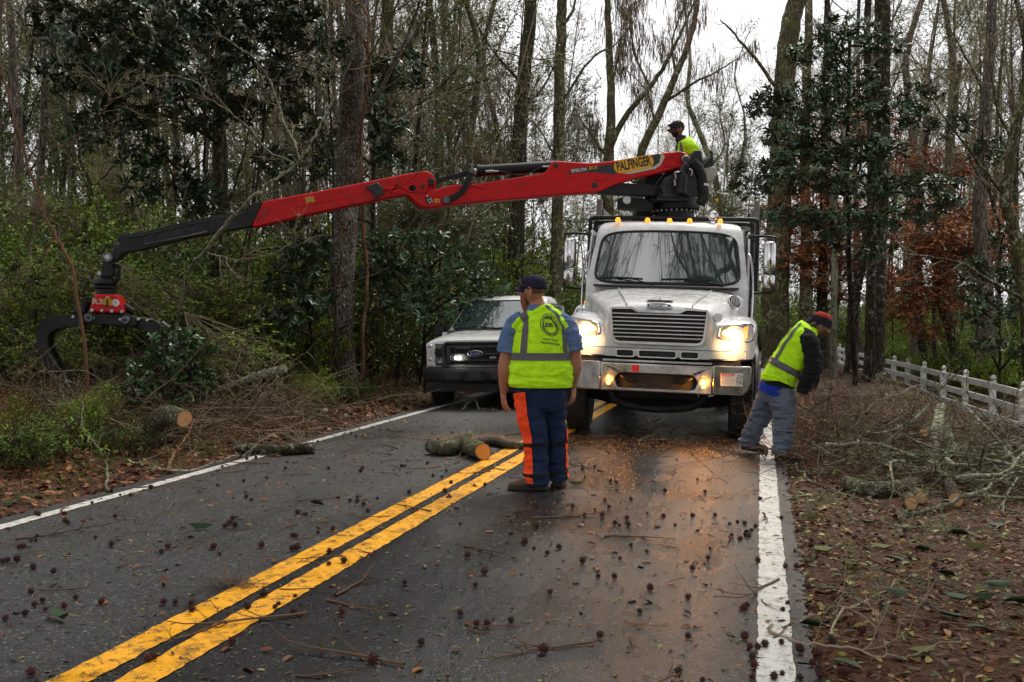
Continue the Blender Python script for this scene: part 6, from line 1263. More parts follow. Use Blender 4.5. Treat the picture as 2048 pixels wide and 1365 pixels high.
# ================================================================ the woods
def arr(v): return np.array([v[0], v[1], v[2]], float)
def leafset(rg, P, D, L0, L1, aspect, tpl=TPL_S, droop=.3):
    n = len(P); D = D + rg.normal(0, .5, (n, 3)); D[:, 2] -= droop; N = rg.normal(0, .6, (n, 3)); N[:, 2] += 1; L = rg.uniform(L0, L1, n); return leaf_arrays(P, D, N, L, L * aspect, tpl)
def crown_from(rg, limbs, sub=8, tw=6, lsub=(.8, 2.0), ltw=(.3, .9), rsub=.018, rtw=.006, leaves=0, leaf=(.05, .09, .5), tpl=TPL_S, up=.05, moss=0, start=.15):
    twigs, LP, LD, MP = [], [], [], []
    for lp, lr in limbs:
        n = len(lp)
        for i in range(sub):
            f = rg.uniform(start, 1) * (n - 1); j = min(int(f), n - 2); p = lp[j] + (lp[j + 1] - lp[j]) * (f - j); d = perp(rg, lp[j + 1] - lp[j], rg.uniform(.5, 1.1)); L = rg.uniform(*lsub) * (1 - .5 * f / n)
            s_, sr = poly(rg, p, d + np.array([0, 0, up * 3]), L, min(rsub, lr[j] * .6), rsub * .3, 6, .2, up); twigs.append((s_, sr))
            for t_ in range(tw):
                f2 = rg.uniform(.2, 1) * 5; j2 = min(int(f2), 4); q = s_[j2] + (s_[j2 + 1] - s_[j2]) * (f2 - j2); d2 = perp(rg, s_[j2 + 1] - s_[j2], rg.uniform(.4, 1.0)); L2 = rg.uniform(*ltw)
                w, wr = poly(rg, q, d2, L2, rtw, rtw * .35, 5, .25, up); twigs.append((w, wr))
                if leaves:
                    m = rg.poisson(leaves)
                    if m: ii = rg.integers(1, 5, m); LP.append(w[ii] + rg.normal(0, .02, (m, 3))); LD.append((w[ii] - w[ii - 1]) * 3 + rg.normal(0, .3, (m, 3)))
                if moss and rg.random() < moss: MP.append(w[rg.integers(0, 5)])
            if moss: 
                for q_ in range(3): MP.append(s_[rg.integers(0, 6)])
    res = [tubes(twigs, 3)]; lv = None
    if LP: lv = leafset(rg, np.concatenate(LP), np.concatenate(LD), leaf[0], leaf[1], leaf[2], tpl)
    return res[0], lv, np.array(MP) if MP else None
def moss_mesh(rg, mp, rep, L=(.15, .9)):
    idx = rg.integers(0, len(mp), len(mp) * rep); Q = mp[idx] + rg.normal(0, .07, (len(idx), 3)); k = len(Q); D = rg.normal(0, .16, (k, 3)); D[:, 2] = -1
    V, q, t3 = leaf_arrays(Q, D, rg.normal(size=(k, 3)), rg.uniform(L[0], L[1], k), rg.uniform(.012, .045, k), TPL_S); return np_mesh('hanging_moss', V, q, t3, mats='moss_hair')
def crown_mesh(name, tw, lv, twmat, lfmat):
    V, q, t3 = merge([tw] + ([lv] if lv else [])); nq, lq = len(tw[1]), (0 if not lv or lv[1] is None else len(lv[1])); lt = 0 if not lv or lv[2] is None else len(lv[2])
    return np_mesh(name, V, q, t3, mats=[twmat, lfmat] if lv else [twmat], mi=np.concatenate([np.zeros(nq), np.ones(lq + lt)]) if lv else None)
def tree_proto(seed, H, r0, start=.35, nl=16, limbL=(.16, .30), bark_m='bark_grey', tw_m='twig_grey', lf_m='leaf_olive', leaves=1.5, leaf=(.05, .09, .5), lean=.03, sub=8, tw=6, up=.06, fork=0, r1=.3, limb_r=.42, moss=0):
    rg = np.random.default_rng(seed); tr = poly(rg, (0, 0, -.3), (rg.normal() * lean, rg.normal() * lean, 1), H, r0, r0 * r1 * .3, 14, .035, .02); tr[1][:] = r0 * (1 - .8 * np.linspace(0, 1, 14)); tr[1][0] *= 1.35; tr[1][1] *= 1.05; limbs = []
    for i in range(nl):
        f = (start + (1 - start) * (i + rg.random()) / nl) * 13; j = min(int(f), 12); p = tr[0][j] + (tr[0][j + 1] - tr[0][j]) * (f - j); a = rg.uniform(.6, 1.15); d = perp(rg, np.array([0, 0, 1.]), a); L = H * rg.uniform(*limbL) * (1.15 - .6 * (f / 13 - start) / (1 - start))
        limbs.append(poly(rg, p, d, L, tr[1][j] * limb_r, .012, 9, .14, up))
    V, q, t3 = tubes([tr], 12); V2, q2, _ = tubes(limbs, 6); V, q, t3 = merge([(V, q, None), (V2, q2, None)])
    trunk = np_mesh('trunk', V, q, None, mats=bark_m, smooth=180); limbs.append((tr[0][-4:], tr[1][-4:]))
    t_, lv, mp = crown_from(rg, limbs, sub, tw, (H * .05, H * .12), (.3, H * .06), .02, .007, leaves, leaf, up=up, moss=moss)
    return (trunk, crown_mesh('crown', t_, lv, tw_m, lf_m)) + ((moss_mesh(rg, mp, 3, (.3, 1.4)),) if moss else ())
def place(proto, loc, rz, s, label, group, cat='tree', name='tree', tilt=(0, 0)):
    o = thing(name, label, cat, loc, (tilt[0], tilt[1], rz), group); o.scale = (s,) * 3
    for nm, me in zip(('trunk', 'crown', 'hanging_moss'), proto):
        if me: link(bpy.data.objects.new(nm, me), o)
    return o
G_GREY, G_OL, G_RED = [], [], []
PRB = [tree_proto(11 + i, H, r, st, nl, (.14, .26), ['bark_grey', 'bark_dark', 'bark_plate'][i % 3], 'twig_grey', 'leaf_olive', lv, (.05, .085, .5), sub=7, tw=6) for i, (H, r, st, nl, lv) in enumerate([(17, .10, .2, 22, 4.5), (14, .065, .18, 22, 3), (20, .13, .28, 22, 5), (12, .045, .15, 18, 2), (16, .08, .2, 22, 4)])]
PRG = [tree_proto(41 + i, H, r, st, nl, (.16, .28), ['bark_dark', 'bark_mossy'][i % 2], 'twig_grey', lm, lv, (.06, .10, .5), sub=7, tw=6) for i, (H, r, st, nl, lv, lm) in enumerate([(13, .10, .12, 24, 11, 'leaf_evergreen'), (16, .12, .2, 24, 10, 'leaf_privet'), (9, .06, .1, 20, 10, 'leaf_privet_dark'), (18, .14, .25, 22, 8, 'leaf_olive')])]
def sapling(seed, H=7):
    rg = np.random.default_rng(seed); tr = poly(rg, (0, 0, -.1), (rg.normal() * .15, rg.normal() * .15, 1), H, .028, .008, 12, .06, .02); limbs = [poly(rg, tr[0][j], perp(rg, tr[0][j] - tr[0][j - 1], .6), H * rg.uniform(.1, .3), .010, .004, 6, .12, .04) for j in rg.integers(2, 11, 9)]
    V, q, t3 = tubes([tr], 6); tw, lv, _ = crown_from(rg, limbs + [tr], 5, 4, (.3, .8), (.15, .5), .006, .003, .5, (.04, .07, .5)); return np_mesh('trunk', V, q, None, mats='twig_grey' if seed % 2 else 'bark_dark', smooth=180), crown_mesh('crown', tw, lv, 'twig_grey' if seed % 2 else 'twig_brown', 'leaf_privet')
SAP = [sapling(70 + i, 5 + i) for i in range(5)]
rg0 = np.random.default_rng(99)
def on_road(x, y, m=1.6): u = x - rshift(y); return -5.6 - m < u < .4 + m
BANDS_L = [(60, 'far left, over the open grapple claw'), (210, 'above the grapple rotator'), (360, 'behind the black boom extension'), (510, 'behind the outer end of the red boom'), (650, 'just left of the large roadside tree'), (800, 'just right of the large roadside tree'), (900, 'above the boom knuckle'), (1010, 'above the white pickup'), (1120, 'near the two straight dark trees'), (1240, 'above the truck left mirror')]
BANDS_R = [(1480, 'right of the crane operator'), (1560, 'beside the thick mossy tree'), (1660, 'over the bending man'), (1760, 'near the tall lichen-spotted tree'), (1860, 'over the middle of the fence'), (1960, 'behind the russet beech'), (2048, 'over the near end of the fence')]
USED = {}
def where(x, y, noun, kinds):
    v = Vector((x, y, 1.5)) - Vector((0, 0, CAM_H)); dpt = v.dot(_Fv); px_ = CXP + F_PX * v.dot(_Rv) / dpt if dpt > .5 else -999
    if dpt < 1 or not -40 < px_ < 2090: return None
    bands = BANDS_L if px_ < 1240 else BANDS_R; w = min(bands, key=lambda q: abs(q[0] - px_))[1]; dist = 'near' if dpt < 27 else ('middle-distance' if dpt < 40 else ('distant' if dpt < 54 else 'far-off')); return dist + ' ' + noun + ', ' + w
def scatter_trees(n, region, protos, label, group, smin=.85, smax=1.15, gap=1.1, name='tree', cat='tree', taken=[]):
    out = 0; tries = 0
    while out < n and tries < n * 40:
        tries += 1; x, y = region()
        if on_road(x, y) or any((x - a) ** 2 + (y - b_) ** 2 < gap * gap for a, b_ in taken): continue
        if y < 34 and 2.6 < x < 5.6: continue
        taken.append((x, y)); pr = protos[int(rg0.integers(len(protos)))]; w_ = where(x, y, cat if cat == 'sapling' else ('leafy green tree' if pr in PRG else 'bare slender tree'), 0); place(pr, (x, y, gzs(x, y)), rg0.uniform(0, 6.28), rg0.uniform(smin, smax), w_ or label, (w_ or group).replace('tree,', 'trees,').replace('sapling,', 'saplings,'), cat, name, (rg0.normal() * .03, rg0.normal() * .03)); out += 1
def wedge(px0, px1, d0, d1, pw=1.0):
    def f():
        d = d0 + (d1 - d0) * rg0.random() ** pw; q = PD(rg0.uniform(px0, px1), 640, d); return q.x, q.y
    return f
TAKEN = []
scatter_trees(66, wedge(-250, 1150, 21, 62, .8), PRB, 'bare grey tree standing in the woods left of the road', 'bare trees in the left woods', taken=TAKEN)
scatter_trees(30, wedge(-250, 1130, 24, 52), PRG, 'leafy green tree standing in the woods left of the road', 'green trees in the left woods', taken=TAKEN)
scatter_trees(34, wedge(1500, 2300, 30, 75), PRB, 'bare grey tree in the woods beyond the white fence', 'bare trees beyond the fence', taken=TAKEN)
scatter_trees(9, wedge(1640, 2300, 32, 60), PRG, 'leafy green tree in the woods beyond the white fence', 'green trees beyond the fence', taken=TAKEN)
scatter_trees(26, wedge(330, 1150, 16, 30), SAP, 'thin leafless sapling in the undergrowth left of the road', 'saplings in the left undergrowth', .6, 1.2, .5, 'sapling', 'sapling', TAKEN)
scatter_trees(20, wedge(1650, 2200, 20, 40), SAP, 'thin sapling in the undergrowth beyond the white fence', 'saplings beyond the fence', .6, 1.2, .5, 'sapling', 'sapling', TAKEN)
scatter_trees(30, wedge(1100, 1520, 58, 95), PRB, 'distant bare tree closing the view over the road', 'distant bare trees over the road', .8, 1.0, 1.5, taken=TAKEN)
# behind and beside the camera: the same woods go on (they are what the windscreens mirror)
def back():
    y = rg0.uniform(-45, 1); s = -1 if rg0.random() < .5 else 1; return (-2.6 + s * rg0.uniform(4.6, 19), y)
scatter_trees(26, back, PRB[:3] + PRG[1:2], 'bare roadside tree behind the camera', 'trees behind the camera', 1.0, 1.3, 2.2, taken=TAKEN)
def side_():
    y = rg0.uniform(1, 17); s = -1 if rg0.random() < .6 else 1; return ((-12.5 - rg0.uniform(0, 14) - .2 * y) if s < 0 else rg0.uniform(6.5, 18), y)
scatter_trees(16, side_, PRB[:3] + PRG, 'tall roadside tree outside the frame', 'trees beside the camera', 1.0, 1.3, 2.0, taken=TAKEN)

OAK = [tree_proto(88 + i, 15, .26, .26, 26, (.42, .75), 'bark_grey', 'twig_grey', 'leaf_olive', 1.0, (.05, .09, .5), sub=13, tw=7, up=.03, limb_r=.6, moss=.25) for i in range(2)]
for i, (x, y) in enumerate([(-9.2, 7.3), (-9.4, 1.5), (3.6, 6.3), (3.9, 0.8), (-12, 12.5), (5.2, 11), (-9, -6), (4.5, -6)]): place(OAK[i % 2], (x, y, gzs(x, y)), i * 1.1, 1.0 + .06 * i, 'spreading oak arching over the road behind the camera', 'spreading oaks behind the camera')
# ---- trees one can tell apart, traced with their own distance and thickness
def hero(name, label, pts, d, rs, bark_m, limbs=(), tw_m='twig_grey', lf_m='leaf_olive', leaves=.6, sub=7, tw=5, lsub=(.5, 1.4), seed=0, extra_top=3.5, moss=0, leaf=(.05, .085, .5), n=14, group=None, rl=.012, ltw=(.25, .8), up=.04):
    """pts: trunk pixels from base upward at camera distance d (or list of distances); limbs: list of (pixel list, r0)"""
    rg = np.random.default_rng(seed + 500); dd = d if isinstance(d, (list, tuple)) else [d] * len(pts)
    P = [PD(x, y, q) for (x, y), q in zip(pts, dd)]; base = P[0].copy(); base.z = gzs(base.x, base.y) - .05; P[0] = base
    if extra_top: P.append(P[-1] + (P[-1] - P[-2]).normalized() * extra_top); rs = list(rs) + [rs[-1] * .6]
    sp = smooth_path(P, 7); N = len(sp); rr = np.interp(np.linspace(0, len(rs) - 1, N), range(len(rs)), rs); rr[0] *= 1.3; rr[1] *= 1.12
    T = np.array([arr(v - base) for v in sp]); T[1:-1] += rg.normal(0, .012, (N - 2, 3)); main = (T, rr)
    LM = []
    for lp, r0 in limbs:
        dl = dd[-1]; Lp = []
        for i, q in enumerate(lp):
            x, y = q[0], q[1]; Lp.append(PD(x, y, q[2] if len(q) > 2 else dl - .15 * i) - base)
        s2 = smooth_path(Lp, 5); LM.append((np.array([arr(v) for v in s2]) + np.vstack([np.zeros((1, 3)), rg.normal(0, .012, (len(s2) - 1, 3))]), np.linspace(r0, max(r0 * .22, .008), len(s2))))
    o = thing(name, label, 'tree', tuple(base), group=group)
    V, q, _ = tubes([main], n); parts = [(V, q, None)]
    if LM: V2, q2, _ = tubes(LM, 7) if len({len(p) for p, _ in LM}) else (None, None, None); parts.append((V2, q2, None))
    V, q, _ = merge(parts); link(bpy.data.objects.new('trunk', np_mesh('trunk', V, q, None, mats=bark_m, smooth=180)), o)
    src = LM + ([(T[-8:], rr[-8:])] if extra_top else []) + ([(T[N // 2:], rr[N // 2:])] if not LM else [])
    t_, lv, mp = crown_from(rg, src, sub, tw, lsub, ltw, rl, .004, leaves, leaf, moss=moss, start=.1, up=up)
    link(bpy.data.objects.new('crown', crown_mesh('crown', t_, lv, tw_m, lf_m)), o)
    if moss and mp is not None:
        idx = rg.integers(0, len(mp), len(mp) * 3); Q = mp[idx] + rg.normal(0, .07, (len(idx), 3)); k = len(Q); D = rg.normal(0, .16, (k, 3)); D[:, 2] = -1
        V, q, t3 = leaf_arrays(Q, D, rg.normal(size=(k, 3)), rg.uniform(.15, .9, k), rg.uniform(.012, .045, k), TPL_S); link(bpy.data.objects.new('hanging_moss', np_mesh('hanging_moss', V, q, t3, mats='moss_hair')), o)
    return o, base
A_, Ab = hero('tree', 'large rough-barked tree at the left roadside, boom passing in front', [(690, 800), (683, 700), (682, 600), (688, 480), (700, 300), (704, 150), (712, 0)], [18.4] * 7, [.27, .24, .235, .23, .24, .22, .2], 'bark_plate', [([(700, 130), (640, 90), (560, 60), (470, 20)], .05), ([(712, 250), (760, 180), (820, 60), (850, -40)], .06)], leaves=.4, seed=1, n=22)
for pts, r in (([(722, 790), (728, 650), (735, 560), (724, 420), (722, 260), (738, 120), (700, 30), (706, -60)], .035), ([(660, 780), (663, 620), (678, 540), (690, 430)], .02), ([(690, -20), (735, 30), (738, 90), (730, 140)], .04)):
    b = MB(); b.tube([PD(x + R.uniform(-2, 2), y, 18.05) - Ab for x, y in [tuple(p)[:2] for p in smooth_path([(x, y, 0) for x, y in pts], 5)]], r, 6, sy=.6); b.build('bark_strip', 'bark_strip', A_, 60)
hero('tree', 'straight dark tree left of the truck, ending behind the boom', [(1022, 734), (1030, 560), (1034, 420), (1042, 220), (1058, 60), (1066, -40)], 31, [.28, .26, .25, .22, .20, .18], 'bark_dark', [([(1046, 170), (1000, 120), (960, 60), (920, -10)], .06), ([(1040, 200), (1075, 190), (1110, 130), (1140, 60)], .05)], leaves=1.2, seed=2)
hero('tree', 'straight mossy tree just left of the truck mirror', [(1112, 734), (1112, 560), (1116, 400), (1118, 200), (1122, 60), (1126, -40)], 31, [.2, .19, .18, .17, .16, .15], 'bark_mossy', [([(1122, 210), (1180, 120), (1230, 90), (1270, 40)], .05), ([(1118, 330), (1080, 260), (1050, 230)], .04), ([(1120, 60), (1145, 20), (1170, -60)], .07)], leaves=1.5, seed=3)
hero('tree', 'forked mossy tree with two limbs spreading behind the large roadside tree', [(770, 750), (772, 500), (768, 300), (770, 150), (775, 0)], 26, [.24, .22, .2, .18, .16], 'bark_mossy', [([(770, 200), (800, 130), (840, 50), (870, -20)], .10), ([(768, 170), (745, 80), (760, -30)], .09)], leaves=1, seed=4)
hero('tree', 'moss-draped bare tree against the open sky, curved limb rising right', [(1232, 740), (1222, 560), (1216, 420), (1217, 330), (1222, 200), (1217, 60), (1212, -60)], 36, [.26, .24, .22, .2, .15, .12, .1], 'bark_mossy', [([(1218, 300), (1250, 235), (1300, 175), (1335, 120), (1365, 60), (1400, -20)], .13), ([(1216, 320), (1190, 280), (1168, 250), (1150, 220)], .07), ([(1300, 175), (1270, 110), (1262, 40), (1265, -20)], .05), ([(1222, 180), (1240, 90), (1245, 0)], .05)], leaves=.3, seed=5, moss=.8, sub=20, tw=8, lsub=(.6, 2.2), lf_m='leaf_evergreen', up=.05)
hero('tree', 'moss-hung bare tree leaning right, behind the crane operator', [(1272, 690), (1275, 420), (1282, 310), (1320, 225), (1352, 150), (1385, 60), (1400, -40)], 42, [.22, .2, .18, .16, .14, .12, .1], 'bark_mossy', [([(1330, 205), (1390, 165), (1440, 140), (1500, 100)], .07), ([(1352, 150), (1345, 80), (1375, 0)], .07), ([(1310, 250), (1290, 180), (1240, 130)], .05)], leaves=.3, seed=6, moss=.7, sub=20, tw=8, lsub=(.6, 2.4))
hero('tree', 'twisting grey bare tree right of the crane operator', [(1470, 690), (1462, 520), (1440, 400), (1420, 320), (1395, 255), (1375, 200), (1380, 120), (1370, 20)], 46, [.2, .18, .16, .14, .12, .1, .08, .06], 'bark_lichen', [([(1425, 330), (1450, 290), (1440, 230), (1455, 170)], .06), ([(1440, 400), (1480, 330), (1490, 240), (1470, 150), (1500, 60)], .08), ([(1400, 260), (1380, 215), (1340, 195)], .04)], leaves=4, seed=7, sub=20, lf_m='leaf_evergreen', leaf=(.05, .1, .55))
hero('tree', 'thick mossy tree behind the right mirror of the truck', [(1552, 735), (1550, 600), (1556, 480), (1562, 330), (1568, 180), (1580, 60), (1602, -30)], 30, [.42, .40, .36, .33, .31, .29, .26], 'bark_mossy', [([(1566, 200), (1520, 130), (1470, 70), (1440, 40)], .07), ([(1600, -10), (1640, -40), (1700, -80)], .12)], leaves=.8, seed=8, n=20)
hero('tree', 'tall dark-trunked tree at the right roadside, straight and lichen-spotted', [(1746, 772), (1750, 680), (1752, 560), (1757, 430), (1762, 300), (1764, 130), (1766, -20)], 25, [.27, .245, .235, .22, .21, .2, .19], 'bark_dark', leaves=.3, seed=9, n=20, extra_top=5)
hero('tree', 'slim black trunk pressed against the tall lichen-spotted tree', [(1742, 764), (1744, 560), (1746, 400), (1740, 220), (1735, 100), (1736, -20)], 24.2, [.08, .1, .11, .09, .085, .08], 'bark_dark', leaves=.2, seed=10)
hero('tree', 'short dark trunk leaning right, second left of the tall lichen-spotted tree', [(1700, 752), (1704, 660), (1710, 590), (1722, 540), (1735, 440)], 28, [.17, .15, .15, .12, .08], 'bark_dark', [([(1710, 590), (1695, 540), (1690, 480)], .06)], leaves=.3, seed=11)
hero('tree', 'slender pale-lichened trunk just right of the bending man', [(1667, 750), (1668, 640), (1670, 520), (1668, 420), (1680, 330)], 26.5, [.10, .085, .08, .07, .06], 'bark_lichen', leaves=.5, seed=12, lf_m='leaf_evergreen')
hero('tree', 'dark trunk rising behind the knit hat of the bending man', [(1642, 735), (1642, 640), (1645, 540), (1650, 380), (1652, 200)], 30, [.17, .15, .14, .13, .12], 'bark_dark', leaves=.3, seed=13)
hero('tree', 'brown trunk left of the knit hat, beyond the truck', [(1606, 716), (1610, 620), (1612, 500), (1610, 300), (1615, 100)], 36, [.25, .22, .2, .18, .16], 'bark_mossy', leaves=.4, seed=14)
hero('tree', 'curved dark tree leaning left beyond the white fence', [(1928, 748), (1912, 690), (1893, 630), (1885, 580), (1878, 480), (1890, 380)], 27, [.2, .19, .17, .16, .13, .1], 'bark_mossy', [([(1885, 580), (1870, 555), (1862, 520)], .05)], leaves=.5, seed=15, lf_m='leaf_russet')
hero('tree', 'slimmer leaning tree left of the curved dark tree, beyond the fence', [(1852, 735), (1842, 670), (1835, 600), (1838, 500), (1845, 400)], 29, [.12, .11, .1, .09, .07], 'bark_dark', leaves=.5, seed=16)
hero('tree', 'broad brown trunk wrapped in dark leaves near the right picture edge', [(1968, 752), (1970, 650), (1968, 540), (1960, 400), (1975, 200), (1985, 0)], 26, [.24, .22, .2, .18, .15, .12], 'bark_grey', [([(1975, 200), (1940, 130), (1900, 60)], .05)], leaves=1, seed=17, lf_m='leaf_evergreen')
hero('tree', 'dark tree with bending trunk and arching limb at the right picture edge', [(2065, 800), (2055, 620), (2030, 470), (2012, 400), (2025, 290), (2048, 190), (2062, 60)], 20, [.15, .14, .12, .11, .10, .09, .08], 'bark_mossy', [([(2055, 600), (1990, 570), (1930, 530), (1860, 515), (1800, 508)], .045), ([(2012, 400), (1960, 330), (1900, 250), (1850, 180)], .04), ([(2025, 290), (1990, 200), (1980, 100)], .035)], leaves=1.0, seed=18, lf_m='leaf_evergreen', tw=6)
hero('tree', 'dark straight tree rising through the glossy magnolia boughs, upper left', [(452, 760), (450, 600), (446, 440), (440, 250), (445, 100), (450, -30)], 21, [.16, .15, .14, .13, .12, .11], 'bark_dark', [([(446, 440), (480, 340), (500, 240)], .04)], leaves=.5, seed=19)
hero('tree', 'lichen-crusted leaning branch tree crossing in front of the boom end', [(330, 700), (372, 560), (410, 505), (468, 430), (530, 375), (590, 330), (630, 270), (660, 210)], [15.0, 13.9, 13.5, 13.2, 13.0, 12.9, 12.9, 12.9], [.02, .022, .027, .026, .024, .02, .016, .012], 'bark_lichen', [([(600, 320, 12.9), (560, 220, 13.1), (520, 130, 13.3), (430, 60, 13.6)], .016), ([(590, 330, 12.9), (540, 300, 13), (470, 230, 13.2), (400, 170, 13.4), (330, 150, 13.6)], .014), ([(410, 505, 13.5), (480, 520, 13.3), (560, 500, 13.2), (600, 470, 13.2)], .011)], leaves=.15, seed=20, extra_top=1.2, sub=9, lsub=(.3, .9), rl=.006, ltw=(.15, .45), n=8)
hero('tree', 'bare reddish sapling slanting down to the grapple at the far left', [(182, 640), (150, 560), (100, 450), (55, 330), (20, 200), (0, 120)], [12.8, 12.8, 12.9, 13, 13.1, 13.2], [.02, .02, .018, .016, .014, .012], 'twig_red', [([(110, 470, 12.9), (80, 520, 12.9), (50, 545, 13), (0, 580, 13)], .010), ([(60, 340, 13), (150, 270, 13), (230, 200, 13)], .008)], leaves=.2, seed=21, extra_top=1, sub=5, lsub=(.3, .9), rl=.005, n=6)
hero('tree', 'forked dark branch tree above the grapple with open sky in its fork', [(160, 640), (165, 520), (175, 430), (185, 380), (160, 320), (155, 260)], 19, [.05, .045, .04, .035, .03, .025], 'bark_dark', [([(180, 385), (220, 340), (250, 318)], .02)], leaves=.2, seed=22)
for i, (x, d, r, m) in enumerate(((30, 24, .13, 'bark_grey'), (75, 27, .12, 'bark_grey'), (130, 30, .14, 'bark_grey'), (350, 24, .09, 'bark_dark'), (560, 25, .1, 'bark_grey'), (625, 27, .1, 'bark_mossy'), (870, 28, .14, 'bark_mossy'), (950, 27, .12, 'bark_mossy'), (985, 36, .13, 'bark_dark'), (1830, 34, .15, 'bark_grey'), (1900, 38, .17, 'bark_grey'), (2030, 34, .14, 'bark_dark'))):
    R2 = random.Random(i); hero('tree', ('slender ' if r < .115 else 'stout ' if r > .135 else 'medium ') + {'bark_grey': 'grey', 'bark_dark': 'dark', 'bark_mossy': 'mossy'}[m] + ' bare trunk, ' + min(BANDS_L if x < 1200 else BANDS_R, key=lambda q_: abs(q_[0] - x))[1], [(x, 637 + 3000 / d), (x + R2.uniform(-8, 8), 520), (x + R2.uniform(-14, 14), 300), (x + R2.uniform(-25, 25), 120), (x + R2.uniform(-30, 30), -30)], d, [r, r * .9, r * .8, r * .7, r * .6], m, leaves=2.2, seed=30 + i, group='mid-distance trunks left' if x < 1200 else 'mid-distance trunks right', sub=16)

# ---- broad-leaved evergreen boughs
leafmat('leaf_glossy', [(.02, .06, .012), (.04, .10, .02), (.03, .08, .018), (.06, .13, .035)], .3, .55)
leafmat('leaf_magnolia2', [(.025, .06, .018), (.05, .11, .034), (.038, .09, .026), (.08, .16, .055), (.03, .065, .03)], .34, .5, (.045, .06, .025))
def rosettes(rg, C_, A, k, L0, L1, asp, tpl=TPL_B, spread=.35):
    n = len(C_); Cc = np.repeat(C_, k, 0); Aa = np.repeat(A / np.linalg.norm(A, axis=1, keepdims=True), k, 0); rad_ = rg.normal(size=(n * k, 3)); rad_ -= Aa * (rad_ * Aa).sum(1, keepdims=True); rad_ /= np.linalg.norm(rad_, axis=1, keepdims=True)
    D = rad_ + Aa * rg.uniform(spread - .3, spread + .5, (n * k, 1)); D[:, 2] -= .12; N = Aa + rg.normal(0, .15, (n * k, 3)); L = rg.uniform(L0, L1, n * k); return leaf_arrays(Cc + Aa * rg.uniform(-.06, .02, (n * k, 1)), D, N, L, L * asp * rg.uniform(.85, 1.15, n * k), tpl)
def bough_tree(label, base, blobs, n, k, L, asp, leafm, seed, trunk_pts=None, tr=.1, twm='bark_dark', axup=.5, tpl=TPL_B, name='tree', cat='tree', bough_r=.02, spread=.35):
    """blobs: (px, py, d, rx, ry, rz) metres radii; rosette centres fill them"""
    rg = np.random.default_rng(seed); B0 = Vector(base); o = thing(name, label, cat, tuple(B0)); vol = np.array([b[3] * b[4] * b[5] for b in blobs]) ** .7; vol /= vol.sum(); Cs, limbs, tw = [], [], []
    TP = [Vector(p) for p in (trunk_pts or [B0, B0 + Vector((0, 0, 2))])]; sp = smooth_path(TP, 6); limbs.append((np.array([arr(v - B0) for v in sp]), np.linspace(tr, tr * .5, len(sp))))
    T = limbs[0][0]
    for (px_, py_, d, rx, ry, rz), w in zip(blobs, vol):
        c = arr(PD(px_, py_, d) - B0); m = int(n * w) + 1; q = rg.normal(size=(m * 2, 3)); q /= np.maximum(np.linalg.norm(q, axis=1, keepdims=True), 1e-6); q *= rg.uniform(.35, 1, (m * 2, 1)) ** .6
        q = q[(np.sin(q[:, 0] * 5 + seed) * np.sin(q[:, 2] * 6 + 1) * np.sin(q[:, 1] * 4)) > -.33][:m]; q = q * np.array([rx, ry, rz]) + c; Cs.append(q)
        j = int(np.argmin(np.linalg.norm(T - (c - np.array([0, 0, .4])), axis=1))); main = poly(rg, T[j], c - T[j], np.linalg.norm(c - T[j]) + .5 * rx, bough_r * 1.6, bough_r * .5, 8, .1, .03); main[0][-1] = c; limbs.append(main)
        subs = []
        for s in range(5): e = q[rg.integers(len(q))]; j2 = rg.integers(3, 8); sb = poly(rg, main[0][j2], e - main[0][j2], np.linalg.norm(e - main[0][j2]), bough_r * .6, .006, 6, .08); sb[0][-1] = e; subs.append(sb); tw.append(sb)
        SP = np.concatenate([s_[0] for s_ in subs] + [main[0][3:]])
        for e in q:
            j3 = int(np.argmin(np.linalg.norm(SP - e, axis=1))); mid = (SP[j3] + e) / 2 + rg.normal(0, .05, 3) - np.array([0, 0, .04]); tw.append((np.array([SP[j3], mid, e]), np.array([.007, .005, .004])))
    C_ = np.concatenate(Cs); A = rg.normal(0, .6, C_.shape); A[:, 2] += axup
    by_len = {}
    V, q, _ = tubes(limbs, 8); link(bpy.data.objects.new('trunk', np_mesh('trunk', V, q, None, mats=twm, smooth=180)), o)
    link(bpy.data.objects.new('crown', crown_mesh('crown', tubes(tw, 3), rosettes(rg, C_, A, k, L[0], L[1], asp, tpl, spread), twm, leafm)), o); return o
def gp_(px_, py_, d): q = PD(px_, py_, d); return Vector((q.x, q.y, gzs(q.x, q.y) - .05))
b0 = gp_(430, 760, 18); top = [b0, PD(432, 500, 18), PD(436, 250, 18), PD(440, 60, 18)]
bough_tree('large glossy dark-leaved magnolia filling the upper left', b0, [(250, 60, 14.5, 1.25, .9, .6), (150, 130, 14.2, .8, .7, .42), (290, 165, 15, 1.1, .9, .5), (220, 250, 15, .75, .7, .4), (300, 310, 15.2, .55, .5, .35), (400, 100, 16, 1.1, .9, .7), (500, 60, 17, 1.1, .9, .7), (600, 90, 17, .9, .8, .65), (560, 190, 17, .6, .6, .5), (410, 220, 17, .8, .8, .45), (340, 20, 16, 1.1, .8, .5), (120, 40, 15, .6, .6, .35), (280, 380, 15.5, .35, .4, .3), (500, 10, 17, 1.2, .8, .5)], 980, 9, (.11, .19), .36, 'leaf_magnolia', 201, top, .14)
